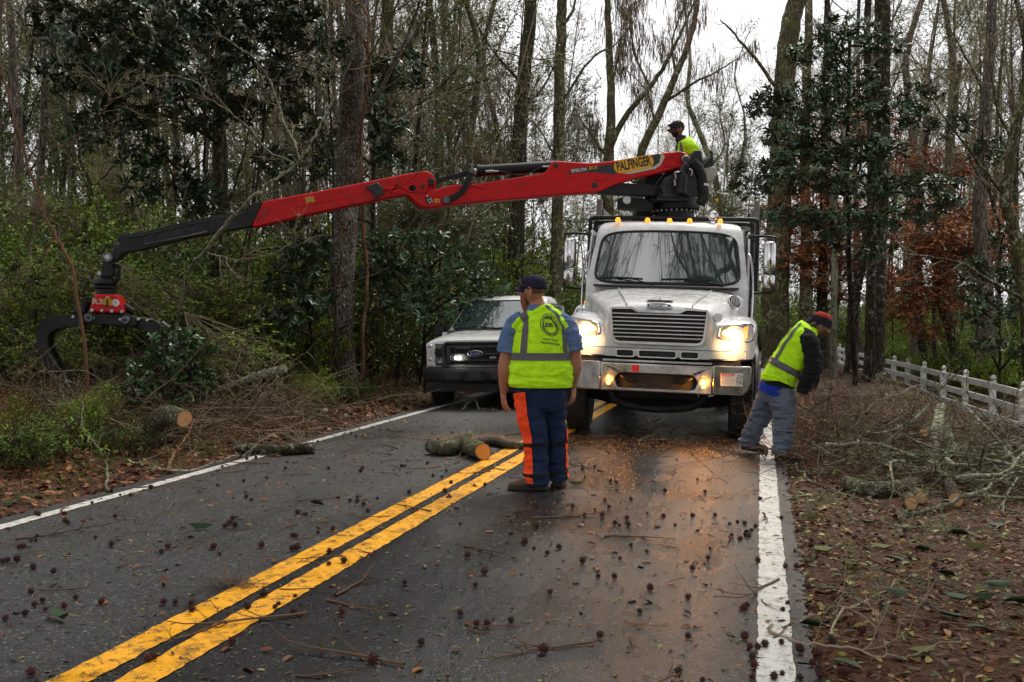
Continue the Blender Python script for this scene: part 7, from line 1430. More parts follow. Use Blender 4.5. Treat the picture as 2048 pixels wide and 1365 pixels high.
bough_tree('dark magnolia boughs hanging around the large roadside tree', gp_(745, 760, 20.5), [(760, 240, 19.5, .55, .5, .45), (780, 300, 19.5, .4, .4, .35), (800, 140, 20, .6, .6, .45), (660, 330, 19.5, .5, .5, .35), (640, 260, 19.5, .5, .5, .35), (560, 330, 18.5, .5, .5, .35), (385, 360, 16.5, .4, .4, .3), (405, 400, 16.5, .4, .4, .3), (745, 160, 20, .5, .5, .5), (620, 500, 18.8, .55, .4, .4), (560, 440, 18.5, .5, .4, .3)], 330, 9, (.13, .21), .34, 'leaf_magnolia', 202, [gp_(745, 760, 20.5), PD(745, 500, 20.5), PD(750, 200, 20.5)], .07)
bE = gp_(1712, 760, 23); bough_tree('dense glossy evergreen with layered boughs around the tall right roadside trees', bE, [(1690, 60, 22, .8, .7, .35), (1640, 110, 21.5, .8, .7, .35), (1760, 90, 22.5, .6, .6, .3), (1600, 190, 21.5, .9, .8, .3), (1700, 200, 21.5, 1.0, .8, .35), (1540, 215, 21.5, .6, .6, .28), (1580, 270, 21, .8, .7, .25), (1680, 300, 21, 1.2, .9, .35), (1800, 230, 22, .7, .7, .3), (1520, 340, 21, .8, .7, .22), (1620, 360, 20.5, 1.1, .8, .28), (1740, 370, 21, 1.1, .9, .3), (1860, 370, 22, .8, .7, .28), (1500, 380, 21.5, .6, .6, .2), (1580, 430, 20.5, .9, .7, .22), (1690, 440, 20.5, 1.0, .8, .28), (1790, 440, 21, .9, .7, .25), (1880, 410, 22, .7, .6, .22), (1750, 500, 21, .5, .5, .25), (1660, 480, 21, .4, .4, .2), (1840, 190, 22, .5, .5, .3), (1640, 240, 21, .9, .7, .3), (1750, 300, 21.3, .9, .7, .3), (1600, 320, 21, .8, .7, .25), (1700, 150, 22, .7, .6, .3)], 1650, 8, (.10, .17), .32, 'leaf_magnolia2', 203, [bE, PD(1700, 560, 22.5), PD(1695, 350, 22), PD(1700, 60, 22)], .07, axup=.7)

def spray_tree(label, base, blobs, n, leafm, seed, trunk_pts, tr=.06, L=(.05, .09), k=9, asp=.5, flat=.25, twm='bark_grey', name='tree', cat='tree', tpl=TPL_S):
    """fine-leaved tree: flat sprays of small leaves along thin twigs"""
    rg = np.random.default_rng(seed); B0 = Vector(base); o = thing(name, label, cat, tuple(B0)); sp = smooth_path([Vector(p) for p in trunk_pts], 6); T = np.array([arr(v - B0) for v in sp]); limbs = [(T, np.linspace(tr, tr * .4, len(T)))]; tw, LP, LD = [], [], []
    vol = np.array([b[3] * b[4] * b[5] for b in blobs]) ** .7; vol /= vol.sum()
    for (px_, py_, d, rx, ry, rz), w in zip(blobs, vol):
        c = arr(PD(px_, py_, d) - B0); j = int(np.argmin(np.linalg.norm(T - (c - np.array([0, 0, .6])), axis=1))); main = poly(rg, T[j], c - T[j], np.linalg.norm(c - T[j]), tr * .4, .008, 8, .08, .02); main[0][-1] = c; limbs.append(main); m = int(n * w) + 1
        q = rg.normal(size=(m, 3)); q /= np.linalg.norm(q, axis=1, keepdims=True); q = q * rg.uniform(.2, 1, (m, 1)) ** .5 * np.array([rx, ry, rz]) + c
        for e in q:
            s0 = main[0][rg.integers(3, 8)]; mid = (s0 + e) / 2 + rg.normal(0, .08, 3); tw.append((np.array([s0, mid, e]), np.array([.007, .005, .003]))); d_ = e - mid; d_ = d_ / (np.linalg.norm(d_) + 1e-6) + rg.normal(0, .35, 3); d_[2] *= .5; Ls = rg.uniform(.25, .6); p2, r2 = poly(rg, e, d_, Ls, .003, .0015, 5, .12); tw.append((p2, r2)); f = rg.uniform(0, 4, k); i0 = f.astype(int).clip(0, 3); LP.append(p2[i0] + (p2[i0 + 1] - p2[i0]) * (f - i0)[:, None] + rg.normal(0, .015, (k, 3))); dd = p2[i0 + 1] - p2[i0]; LD.append(dd / np.linalg.norm(dd, axis=1, keepdims=True) * .6 + rg.normal(0, .55, (k, 3)) * np.array([1, 1, flat]))
    P, D = np.concatenate(LP), np.concatenate(LD); m = len(P); N = rg.normal(0, .45, (m, 3)); N[:, 2] += 1; D[:, 2] -= .15; l = rg.uniform(L[0], L[1], m)
    V, q, _ = tubes(limbs, 7); link(bpy.data.objects.new('trunk', np_mesh('trunk', V, q, None, mats=twm, smooth=180)), o)
    link(bpy.data.objects.new('crown', crown_mesh('crown', tubes(tw, 3), leaf_arrays(P, D, N, l, l * asp, tpl), 'twig_grey', leafm)), o); return o
q0 = gp_(1655, 745, 31); spray_tree('beech with russet winter leaves behind the truck mirror', q0, [(1600, 420, 30, .9, .8, .5), (1640, 480, 30, 1.0, .9, .5), (1590, 520, 30, .8, .8, .4), (1680, 520, 30, .9, .9, .45), (1700, 440, 30, .8, .8, .5), (1620, 560, 30, .6, .6, .35), (1560, 440, 31, .5, .6, .6), (1640, 350, 31, .8, .8, .5), (1600, 280, 31, .6, .6, .5), (1690, 590, 30, .6, .6, .35), (1730, 540, 30, .7, .6, .4), (1730, 260, 31, .8, .8, .6)], 2200, 'leaf_russet', 301, [q0, PD(1650, 560, 31), PD(1655, 380, 31), PD(1650, 200, 31)], .09, (.07, .12))
q0 = gp_(1872, 745, 28); spray_tree('beech with russet winter leaves beyond the white fence', q0, [(1850, 470, 27, .9, .8, .45), (1900, 510, 27, 1.0, .8, .4), (1830, 560, 27, .8, .7, .4), (1950, 480, 27, .8, .7, .35), (1800, 620, 27, .5, .5, .3), (1870, 600, 27, .8, .7, .35), (1880, 420, 28, .7, .7, .4), (1940, 540, 28, .6, .6, .3), (1960, 430, 28, .7, .6, .4), (1830, 330, 29, .7, .7, .5), (1900, 330, 29, .8, .6, .4), (1850, 660, 27, .5, .5, .25), (2000, 500, 27, .5, .5, .3)], 2200, 'leaf_russet', 302, [q0, PD(1868, 600, 28), PD(1875, 450, 28), PD(1880, 300, 28)], .07, (.07, .12))
q0 = gp_(2000, 770, 21); bough_tree('rangy evergreen with dark oval leaves at the right edge, beyond the fence', q0, [(1985, 620, 20.5, .6, .6, .35), (1960, 540, 21, .6, .5, .3), (2030, 560, 20.5, .5, .5, .35), (1975, 690, 20.5, .4, .4, .2), (1950, 590, 21, .4, .4, .3), (2010, 480, 21, .4, .4, .3), (2030, 700, 20, .3, .3, .2), (1900, 250, 22, .5, .5, .3), (1980, 300, 22, .5, .5, .3)], 380, 7, (.08, .14), .42, 'leaf_magnolia2', 204, [q0, PD(2000, 620, 21), PD(2000, 450, 21)], .03, axup=.6)
q0 = gp_(850, 770, 19.5); bough_tree('pale-leaved rhododendron behind the pickup', q0, [(850, 480, 19, .45, .4, .25), (900, 500, 19, .5, .4, .25), (930, 540, 19, .5, .4, .3), (870, 560, 19, .6, .5, .35), (800, 530, 19, .5, .4, .25), (820, 600, 18.8, .5, .4, .3), (940, 600, 19, .5, .4, .3), (770, 480, 19.3, .4, .4, .25), (880, 640, 18.5, .6, .4, .25), (740, 560, 19, .4, .4, .25), (985, 570, 19, .35, .3, .3)], 330, 7, (.11, .17), .4, 'leaf_rhodo', 205, [q0, PD(850, 650, 19.3), PD(860, 540, 19.2)], .03, axup=.8, name='shrub', cat='shrub')
q0 = gp_(640, 770, 17.5); bough_tree('dark drooping evergreen shrub left of the large roadside tree', q0, [(600, 520, 17.5, .5, .5, .35), (610, 600, 17, .5, .4, .35), (560, 570, 17, .4, .4, .3), (760, 540, 18.8, .45, .4, .3), (770, 600, 18.8, .45, .4, .3), (560, 640, 16.5, .5, .4, .25)], 200, 8, (.12, .2), .32, 'leaf_magnolia', 206, [q0, PD(620, 650, 17.3), PD(600, 540, 17.2)], .03, axup=.3, name='shrub', cat='shrub')
q0 = gp_(320, 850, 12.6); bough_tree('bright glossy green shrub beside the right grapple tine', q0, [(345, 690, 12.6, .35, .3, .25), (310, 740, 12.5, .4, .3, .22), (370, 740, 12.7, .4, .3, .22), (270, 790, 12.4, .35, .3, .2), (330, 790, 12.6, .45, .3, .2), (390, 690, 12.8, .3, .3, .2), (400, 770, 12.8, .3, .3, .18), (250, 840, 12.2, .3, .3, .18)], 420, 8, (.05, .09), .45, 'leaf_glossy', 207, [q0, PD(325, 800, 12.2), PD(330, 700, 12)], .02, axup=.6, name='shrub', cat='shrub', bough_r=.010)
q0 = gp_(150, 900, 12); bough_tree('low light green shrub at the left picture edge', q0, [(60, 890, 9.8, .22, .2, .15), (30, 870, 9.8, .2, .2, .13), (150, 880, 10.5, .4, .3, .12), (110, 860, 10.6, .3, .2, .15), (210, 900, 10.8, .3, .3, .12), (60, 560, 14, .6, .5, .4), (20, 640, 14, .6, .5, .4)], 200, 8, (.04, .08), .4, 'leaf_privet', 208, [q0, PD(150, 850, 12), PD(150, 800, 12)], .01, axup=.9, name='shrub', cat='shrub', bough_r=.008)
for i, (px_, d, sc_, bl, lm) in enumerate(((880, 22, 1, [(860, 420, 22, .8, .7, .6), (930, 450, 22.5, .8, .6, .5), (800, 440, 22, .6, .5, .5)], 'leaf_evergreen'), (1330, 40, 1, [(1290, 430, 40, 1.2, 1, .8), (1240, 400, 40, 1.1, 1, .7), (1340, 460, 40, 1.0, 1, .6), (1420, 470, 40, 1.2, 1, .8), (1180, 440, 38, 1.2, 1, .8)], 'leaf_evergreen'), (1450, 38, 1, [(1470, 420, 37, 1.2, 1, .8), (1440, 500, 37, 1.0, 1, .8), (1500, 470, 36, .8, .8, 1.0), (1420, 390, 38, .8, .8, .4), (1465, 320, 38, .9, .8, .6), (1440, 240, 39, .7, .7, .5), (1490, 250, 38, .7, .7, .5)], 'leaf_privet_dark'), (1000, 34, 1, [(940, 300, 34, 1.5, 1, 1.3), (1010, 380, 34, 1.3, 1, 1.2), (900, 200, 34, 1.2, 1, 1.1), (1080, 330, 34, 1.0, 1, 1.3), (1160, 330, 34, .9, 1, 1.4), (1150, 200, 34, .7, .8, 1.0), (870, 330, 34, 1, 1, 1.2), (820, 220, 32, .8, .8, .8), (980, 130, 34, 1, 1, .8)], 'leaf_evergreen'), (240, 22, 1, [(60, 430, 21, 1.2, 1, .7), (160, 470, 21, 1.1, 1, .7), (260, 420, 22, .9, .8, .7), (230, 350, 22, .9, .8, .5), (330, 480, 21, 1.0, .9, .6), (430, 480, 20, .9, .8, .5)], 'leaf_privet'), (120, 18, 1, [(40, 600, 16, .8, .7, .6), (150, 560, 16, .7, .6, .5), (90, 700, 15, .7, .6, .4), (260, 600, 16, .8, .6, .5), (380, 600, 17, .9, .6, .5), (470, 620, 17, .9, .6, .5), (460, 700, 15.5, .7, .6, .4)], 'leaf_privet'))):
    q0 = gp_(px_, 740, d); spray_tree(['fine-leaved evergreen under the boom, left of the truck', 'fine-leaved evergreen low beyond the truck cab', 'dark privet thicket right behind the truck body', 'tall fine-leaved evergreen between the two straight dark trees', 'yellow-green privet behind the boom extension', 'yellow-green privet thicket around the grapple'][i], q0, bl, (1500 if i == 3 else 900) if i < 4 else 1300, lm, 310 + i, [q0, PD(px_, 600, d), PD(px_, 450, d)], .05, (.04, .075) if i > 3 or i == 0 else (.06, .11), 10, name='tree' if i in (3,) else 'shrub', cat='tree' if i in (3,) else 'shrub')

# ---- undergrowth: one mass of instanced bushes
def bush(seed, leafm, H=1.6, twm='twig_brown', leaves=13, L=(.045, .085)):
    rg = np.random.default_rng(seed); st = [poly(rg, (rg.normal() * .25, rg.normal() * .25, -.1), (rg.normal() * .35, rg.normal() * .35, 1), H * rg.uniform(.6, 1.1), .010, .004, 8, .12) for _ in range(11)]
    t_, lv, _ = crown_from(rg, st, 8, 4, (.25, .6), (.12, .35), .004, .0022, leaves, (L[0], L[1], .45), start=.1); V, q, _2 = tubes(st, 4); V2, q2, t2 = merge([(V, q, None), t_, lv]) if lv else merge([(V, q, None), t_]); a = len(q) + len(t_[1])
    me = np_mesh('bush', V2, q2, t2, mats=[twm, leafm], mi=np.concatenate([np.zeros(a), np.ones(len(q2) - a + (0 if t2 is None else len(t2)))])); return bpy.data.objects.new('bush', me)
BU = [bush(1, 'leaf_privet', 1.7), bush(2, 'leaf_privet_dark', 1.9), bush(3, 'leaf_privet', 2.6, leaves=10), bush(4, 'leaf_privet_dark', 1.2, leaves=8), bush(5, 'leaf_olive', 2.2, 'twig_red', 1.0), bush(6, 'leaf_evergreen', 2.4, leaves=8), bush(7, 'dead_grass', 1.0, 'twig_red', 3, (.06, .16))]
def undergrowth(name, label, pts, scales, kinds):
    me = bpy.data.meshes.new(name); me.from_pydata([tuple(p) for p in pts], [], []); o = mesh_obj(name, me); tag(o, label, 'undergrowth', kind='stuff')
    for an, ty, vals in (('sc', 'FLOAT', scales), ('rot', 'FLOAT', rg0.uniform(0, 6.28, len(pts))), ('kind_i', 'INT', kinds)): at = me.attributes.new(an, ty, 'POINT'); at.data.foreach_set('value', vals)
    ng = bpy.data.node_groups.new(name, 'GeometryNodeTree'); ng.interface.new_socket('Geometry', in_out='INPUT', socket_type='NodeSocketGeometry'); ng.interface.new_socket('Geometry', in_out='OUTPUT', socket_type='NodeSocketGeometry')
    gi_, go_ = ng.nodes.new('NodeGroupInput'), ng.nodes.new('NodeGroupOutput'); jn = ng.nodes.new('GeometryNodeJoinGeometry')
    for i, bo in enumerate(BU):
        if not (np.asarray(kinds) == i).any(): continue
        oi = ng.nodes.new('GeometryNodeObjectInfo'); oi.inputs['Object'].default_value = bo; oi.inputs['As Instance'].default_value = True
        ip = ng.nodes.new('GeometryNodeInstanceOnPoints'); ks = ng.nodes.new('GeometryNodeInputNamedAttribute'); ks.data_type = 'INT'; ks.inputs['Name'].default_value = 'kind_i'; cp = ng.nodes.new('FunctionNodeCompare'); cp.data_type = 'INT'; cp.operation = 'EQUAL'; cp.inputs[3].default_value = i
        ng.links.new(ks.outputs['Attribute'], cp.inputs[2]); sc_ = ng.nodes.new('GeometryNodeInputNamedAttribute'); sc_.data_type = 'FLOAT'; sc_.inputs['Name'].default_value = 'sc'; ro = ng.nodes.new('GeometryNodeInputNamedAttribute'); ro.data_type = 'FLOAT'; ro.inputs['Name'].default_value = 'rot'; cx = ng.nodes.new('ShaderNodeCombineXYZ'); ng.links.new(ro.outputs['Attribute'], cx.inputs['Z'])
        ng.links.new(gi_.outputs[0], ip.inputs['Points']); ng.links.new(cp.outputs['Result'], ip.inputs['Selection']); ng.links.new(oi.outputs['Geometry'], ip.inputs['Instance']); ng.links.new(cx.outputs[0], ip.inputs['Rotation']); ng.links.new(sc_.outputs['Attribute'], ip.inputs['Scale']); ng.links.new(ip.outputs[0], jn.inputs[0])
    ng.links.new(jn.outputs[0], go_.inputs[0]); m = o.modifiers.new('gn', 'NODES'); m.node_group = ng; return o
def fill(n, px0, px1, d0, d1, pw=1.0, keep=lambda x, y: True):
    out = []
    while len(out) < n:
        d = d0 + (d1 - d0) * rg0.random() ** pw; q = PD(rg0.uniform(px0, px1), 640, d)
        if not on_road(q.x, q.y, .9) and keep(q.x, q.y): out.append((q.x, q.y, gzs(q.x, q.y)))
    return out
p = fill(620, -200, 1160, 13.2, 34, .9, lambda x, y: not (x > -7.9 and y < 24) and ((Vector((x, y, 0)).dot(_Fv) > 17.4) or (x * _Rv.x + y * _Rv.y) / Vector((x, y, 0)).dot(_Fv) > -.21)) + fill(420, -200, 1200, 34, 70); n_ = len(p); undergrowth('undergrowth', 'dense green and brown undergrowth filling the woods left of the road', p, np.concatenate([rg0.uniform(.65, 1.5, 620), rg0.uniform(1.3, 2.6, 420)]), rg0.choice(7, n_, p=[.24, .16, .18, .08, .16, .12, .06]))
p = fill(60, -60, 520, 9.6, 13.0, 1, lambda x, y: x < -6.6 - .0 * y) + fill(40, 560, 900, 15, 20, 1, lambda x, y: x < -6.8); undergrowth('brambles', 'low brambles and dead grass at the left wood edge', p, rg0.uniform(.2, .42, len(p)), rg0.choice([3, 4, 6, 0], len(p), p=[.2, .3, .4, .1]))
p = fill(380, 1560, 2250, 24, 50, 1, lambda x, y: x > 5.0 or y > 52) + fill(260, 1450, 2250, 50, 85); undergrowth('undergrowth', 'yellow-green undergrowth beyond the white fence', p, np.concatenate([rg0.uniform(.4, 1.0, 380), rg0.uniform(1.1, 2.2, 260)]), rg0.choice([0, 2, 3, 4, 5, 6], len(p), p=[.3, .15, .15, .15, .1, .15]))
p = fill(110, 1150, 1520, 60, 100); undergrowth('undergrowth', 'distant scrub closing the road ahead', p, rg0.uniform(1.3, 2.4, len(p)), rg0.choice([0, 1, 4, 5], len(p)))
# ================================================================ white fence, logs, brush
fp = [(2047, 766.5, 18.1), (1987, 752.6, 20.2), (1932, 742, 22.3), (1888, 733, 24.2), (1849, 725, 26.6), (1817, 718, 28.9), (1789, 713.4, 30.6), (1762, 708, 33), (1740, 705, 35.4), (1722, 701, 38), (1706, 698, 40.5), (1692, 694, 43), (1680, 691, 46), (1668, 688, 49)]
FP = [Vector((PD(*q).x, PD(*q).y, 0)) for q in fp]; FP = [FP[0] + (FP[0] - FP[1]) * 2, FP[0] + (FP[0] - FP[1])] + FP; FZ = [.33 - .004 * max(0, i - 8) for i in range(len(FP))]
paint('fence_white', (.74, .74, .71), .6, 0, .5, (.3, .29, .23), 3, bumpy=.3)
fence = thing('fence', 'weathered white three-rail fence with capped posts along the right woods', 'fence', tuple(FP[0]))
f0 = FP[0]
for i, (p, zt) in enumerate(zip(FP, FZ)):
    dv = (FP[min(i + 1, len(FP) - 1)] - FP[max(i - 1, 0)]).normalized(); X = Matrix.Translation(p - f0) @ dv.to_track_quat('Y', 'Z').to_matrix().to_4x4()
    b = MB(); b.box((0, 0, (zt - 1.25) / 2 + .0 - .02), (.09, .09, zt + 1.15), X)
    b.rings([[(a * w, c * w, z) for a, c in ((-1, -1), (1, -1), (1, 1), (-1, 1))] for w, z in ((.05, zt - .05), (.05, zt - .02), (.036, zt + .008), (.006, zt + .03))], X=X); b.build('post', 'fence_white', fence, bevel=.006)
    b = MB(); b.box((-.12, -.25, zt - .6), (.04, .09, .95), X); b.build('batten', 'fence_white', fence, bevel=.004)
    if i < len(FP) - 1:
        q, z2 = FP[i + 1], FZ[i + 1]; L = (q - p).length; dq = (q - p).normalized(); XR = Matrix.Translation((p + q) / 2 - f0) @ dq.to_track_quat('Y', 'Z').to_matrix().to_4x4()
        for dz in (.18, .48, .78):
            b = MB(); b.box((-.085, 0, (zt + z2) / 2 - dz), (.035, L - .006, .135), XR); b.build('rail', 'fence_white', fence, bevel=.004)
# ---- logs
t = NT('cut_wood'); co = t.coord('Generated'); gr_ = t.n('ShaderNodeTexGradient'); gr_.gradient_type = 'SPHERICAL'
uv = t.n('ShaderNodeUVMap'); uv.uv_map = 'rings'; ln = t.n('ShaderNodeVectorMath'); ln.operation = 'LENGTH'; t.l(uv.outputs[0], ln.inputs[0]); rr_ = t.math('SINE', t.math('MULTIPLY', t.math('ADD', ln.outputs['Value'], t.math('MULTIPLY', t.noise(uv.outputs[0], 3, 3), .2)), 30))
c = t.mix(t.ramp(rr_, [(.3, 0), (.9, .35)]), (.64, .36, .17), (.34, .15, .06)); c = t.mix(t.ramp(ln.outputs['Value'], [(.88, 0), (.97, 1)]), c, (.04, .022, .014)); t.set(c, .6, 0, .3)
t = NT('cut_wood_orange'); uv = t.n('ShaderNodeUVMap'); uv.uv_map = 'rings'; ln = t.n('ShaderNodeVectorMath'); ln.operation = 'LENGTH'; t.l(uv.outputs[0], ln.inputs[0]); c = t.mix(t.ramp(t.noise(uv.outputs[0], 4, 5), [(.4, 0), (.7, .5)]), (.70, .30, .06), (.36, .11, .025)); c = t.mix(t.ramp(ln.outputs['Value'], [(.86, 0), (.95, 1)]), c, (.05, .03, .02)); t.set(c, .45, 0, .4)
def log(label, pts, rs, cuts=(True, True), bark_m='bark_log', cutm='cut_wood', stubs=(), seed=0, name='log', group=None, tuft=0):
    P = smooth_path([Vector(p) for p in pts], 6); o_ = P[0].copy(); rg = np.random.default_rng(seed); N = len(P); rr = np.interp(np.linspace(0, len(rs) - 1, N), range(len(rs)), rs)
    root = thing(name, label, name, tuple(o_), group=group); n = 22; V = []
    T = [(P[min(i + 1, N - 1)] - P[max(i - 1, 0)]).normalized() for i in range(N)]; a = T[0].cross(Vector((0, 0, 1))).normalized(); fr = []
    ph = rg.uniform(0, 6, 3)
    for i in range(N):
        a = (a - T[i] * a.dot(T[i])).normalized(); b_ = T[i].cross(a); fr.append((a.copy(), b_.copy()))
        for j in range(n):
            an = 2 * math.pi * j / n; r = rr[i] * (1 + .04 * math.sin(2 * an + ph[0]) + .03 * math.sin(3 * an + ph[1] + i * .1) + .03 * mn.noise(Vector((i * .12, j * .9, seed * 3)))); V.append(P[i] - o_ + a * r * math.cos(an) + b_ * r * math.sin(an))
    idx = lambda i, j: i * n + j % n
    b = MB(); b.add(V, [(idx(i, j), idx(i, j + 1), idx(i + 1, j + 1), idx(i + 1, j)) for i in range(N - 1) for j in range(n)])
    for sp_, r_ in stubs: b.tube([Vector(q) - o_ for q in sp_], r_, 8)
    b.build('bark', bark_m, root, 180)
    for e, cut in zip((0, N - 1), cuts):
        ring = V[e * n:(e + 1) * n]; c = P[e] - o_; sgn = -1 if e == 0 else 1
        me = bpy.data.meshes.new('cut_face'); me.from_pydata([tuple(c + T[e] * sgn * .003)] + [tuple(Vector(v) + T[e] * sgn * .003) for v in ring], [], [(0, 1 + j, 1 + (j + 1) % n) for j in range(n)]); uvl = me.uv_layers.new(name='rings')
        for lp in me.loops: k_ = lp.vertex_index; uvl.data[lp.index].uv = (0, 0) if k_ == 0 else (math.cos(2 * math.pi * (k_ - 1) / n), math.sin(2 * math.pi * (k_ - 1) / n))
        finish(me, cutm if cut else bark_m); mesh_obj('cut_face', me, root)
    if tuft:
        k = tuft; i = rg.integers(0, N, k); an = rg.uniform(-.3, math.pi + .3, k); Q = np.array([arr(P[a_] - o_ + fr[a_][0] * rr[a_] * math.cos(t_) + Vector((0, 0, rr[a_] * abs(math.sin(t_))))) for a_, t_ in zip(i, an)]); Q = np.repeat(Q, 14, 0) + rg.normal(0, .012, (k * 14, 3)); m = len(Q)
        V_, q_, t3 = leaf_arrays(Q, rg.normal(size=(m, 3)), rg.normal(size=(m, 3)), rg.uniform(.012, .035, m), rg.uniform(.002, .006, m), TPL_S); mesh_obj('lichen', np_mesh('lichen', V_, q_, t3, mats='lichen'), root)['kind'] = 'stuff'
    return root
zl = lambda q, r: Vector((q.x, q.y, (zroad(q.x) if -5.5 < q.x < .33 else gzs(q.x, q.y)) + r))
log('short knobbly log with fresh orange cut face, lying beside the yellow lines', [zl(G(860, 912), .075), zl(G(895, 917), .08), zl(G(925, 912), .09), zl(G(966, 928), .09)], [.07, .085, .10, .09], (False, True), 'bark_log', 'cut_wood_orange', [([zl(G(928, 912), .12), zl(G(940, 900), .16)], [.06, .03])], 1, tuft=14)
log('thin dark branch piece lying behind the knobbly log on the yellow lines', [zl(G(940, 902), .05), zl(G(985, 898), .055), zl(G(1020, 905), .045), zl(G(1048, 905), .04)], [.05, .055, .045, .035], (False, True), 'bark_log', 'cut_wood', (), 2)
log('dark log jutting over the left white line onto the road', [zl(G(470, 905), .06), zl(G(550, 912), .062), zl(G(628, 909), .062)], [.05, .058, .064], (False, True), 'bark_dark', 'cut_wood', (), 3, tuft=10)
lc_ = PD(369, 838, 10.9); log('thick sawn log end sticking out of the left undergrowth', [lc_ + Vector((-.75, .55, -.35)), lc_ + Vector((-.62, .40, -.12)), lc_ + Vector((-.35, .2, .02)), lc_], [.13, .12, .10, .095], (False, True), 'bark_log', 'cut_wood', (), 4, tuft=16)
lb = PD(470, 770, 13.5); log('pale lichen-crusted broken branch above the left undergrowth', [lb + Vector((-.6, 0, -.25)), lb, PD(520, 752, 13.3), PD(570, 738, 13.2)], [.03, .045, .06, .05], (False, False), 'bark_lichen', 'cut_wood', (), 5, tuft=25, name='branch')
# right-hand brush pile
def OG(px_, py_, up=.03):
    z = 0.0
    for _ in range(6): q = G(px_, py_, z); z = (zroad(q.x) if -5.5 < q.x < .33 else gzs(q.x, q.y)) + up
    return q
def PS(px_, py_, d, up=.03):
    q = PD(px_, py_, d); g_ = zroad(q.x) if -5.5 < q.x < .33 else gzs(q.x, q.y)
    return q if q.z > g_ + up else OG(px_, py_, up)
def on(px_, py_, up=.0, dd=None):
    q = G(px_, py_, up); q.z = gzs(q.x, q.y) + up; return q
log('pale lichen-covered upright-lying trunk in the brush pile by the fence', [PS(1882, 812, 10.7, .06), PS(1872, 870, 10.2, .06), PS(1866, 925, 9.8, .06), PS(1864, 960, 9.5, .06)], [.045, .06, .07, .065], (False, False), 'bark_lichen', 'cut_wood', (), 6, tuft=30)
log('long dark log lying level at the front of the brush pile', [PS(1692, 966, 9.4, .06), PS(1740, 980, 9.35, .06), PS(1790, 978, 9.3, .06), PS(1828, 968, 9.3, .06)], [.065, .07, .07, .06], (True, True), 'bark_log', 'cut_wood', (), 7, tuft=14)
log('small sawn limb facing the camera, right one of the pair under the level log', [PS(1830, 985, 9.5, .06), PS(1842, 996, 8.7, .06)], [.05, .052], (False, True), 'bark_log', 'cut_wood', (), 8)
log('small sawn limb facing the camera, left one of the pair under the level log', [PS(1815, 995, 9.2, .06), PS(1822, 1007, 8.6, .06)], [.048, .05], (False, True), 'bark_log', 'cut_wood', (), 9)
log('splintered broken limb end pointing at the camera, lower right of the pile', [PS(1895, 960, 10, .06), PS(1912, 1000, 8.6, .06)], [.045, .06], (False, True), 'bark_log', 'cut_wood', (), 10)
log('broken limb with torn orange wood standing in the brush pile', [PS(1890, 850, 10, .06), PS(1903, 890, 9.9, .06), PS(1915, 912, 9.8, .06)], [.03, .04, .045], (True, True), 'bark_lichen', 'cut_wood_orange', (), 11, tuft=10)
log('short sawn stub high in the brush pile beside the pale trunk', [PS(1858, 862, 10.6, .06), PS(1848, 866, 10.2, .06)], [.045, .048], (False, True), 'bark_log', 'cut_wood', (), 12)
log('thick grey limb low in the middle of the brush pile', [PS(1790, 915, 10.6, .06), PS(1815, 935, 10.2, .06), PS(1840, 960, 9.7, .06)], [.06, .07, .05], (False, False), 'bark_grey', 'cut_wood', (), 13, tuft=8)
def branch(label, pts, r0, r1, mat, seed, tuft=0, side=8, L=(.2, .6), twm=None):
    rg = np.random.default_rng(seed + 900); P = smooth_path([Vector(p) for p in pts], 6); o_ = P[0].copy(); A = np.array([arr(v - o_) for v in P]) + rg.normal(0, .012, (len(P), 3)); main = (A, np.linspace(r0, r1, len(A))); root = thing('branch', label, 'branch', tuple(o_)); tw = []
    for i in range(side):
        j = int(rg.integers(1, len(A) - 1)); s = poly(rg, A[j], perp(rg, A[j] - A[j - 1], .7), rg.uniform(*L), r1 * .9, .0022, 7, .2); tw.append(s)
        for k_ in range(2): j2 = int(rg.integers(1, 6)); tw.append(poly(rg, s[0][j2], perp(rg, s[0][j2] - s[0][j2 - 1], .8), L[0] * rg.uniform(.5, 1.2), .0028, .0014, 5, .25))
    V, q, _ = tubes([main], 8); mesh_obj('stem', np_mesh('stem', V, q, None, mats=mat, smooth=180), root); V, q, _ = tubes(tw, 4); mesh_obj('twigs', np_mesh('twigs', V, q, None, mats=twm or mat, smooth=180), root)['kind'] = 'stuff'
    if tuft:
        al = np.concatenate([A] + [s[0] for s in tw]); Q = al[rg.integers(0, len(al), tuft)]; Q = np.repeat(Q, 22, 0) + rg.normal(0, .016, (tuft * 22, 3)); m = len(Q); V, q, t3 = leaf_arrays(Q, rg.normal(size=(m, 3)), rg.normal(size=(m, 3)), rg.uniform(.01, .03, m), rg.uniform(.0015, .004, m), TPL_S); mesh_obj('lichen', np_mesh('lichen', V, q, t3, mats='lichen'), root)['kind'] = 'stuff'
    return root
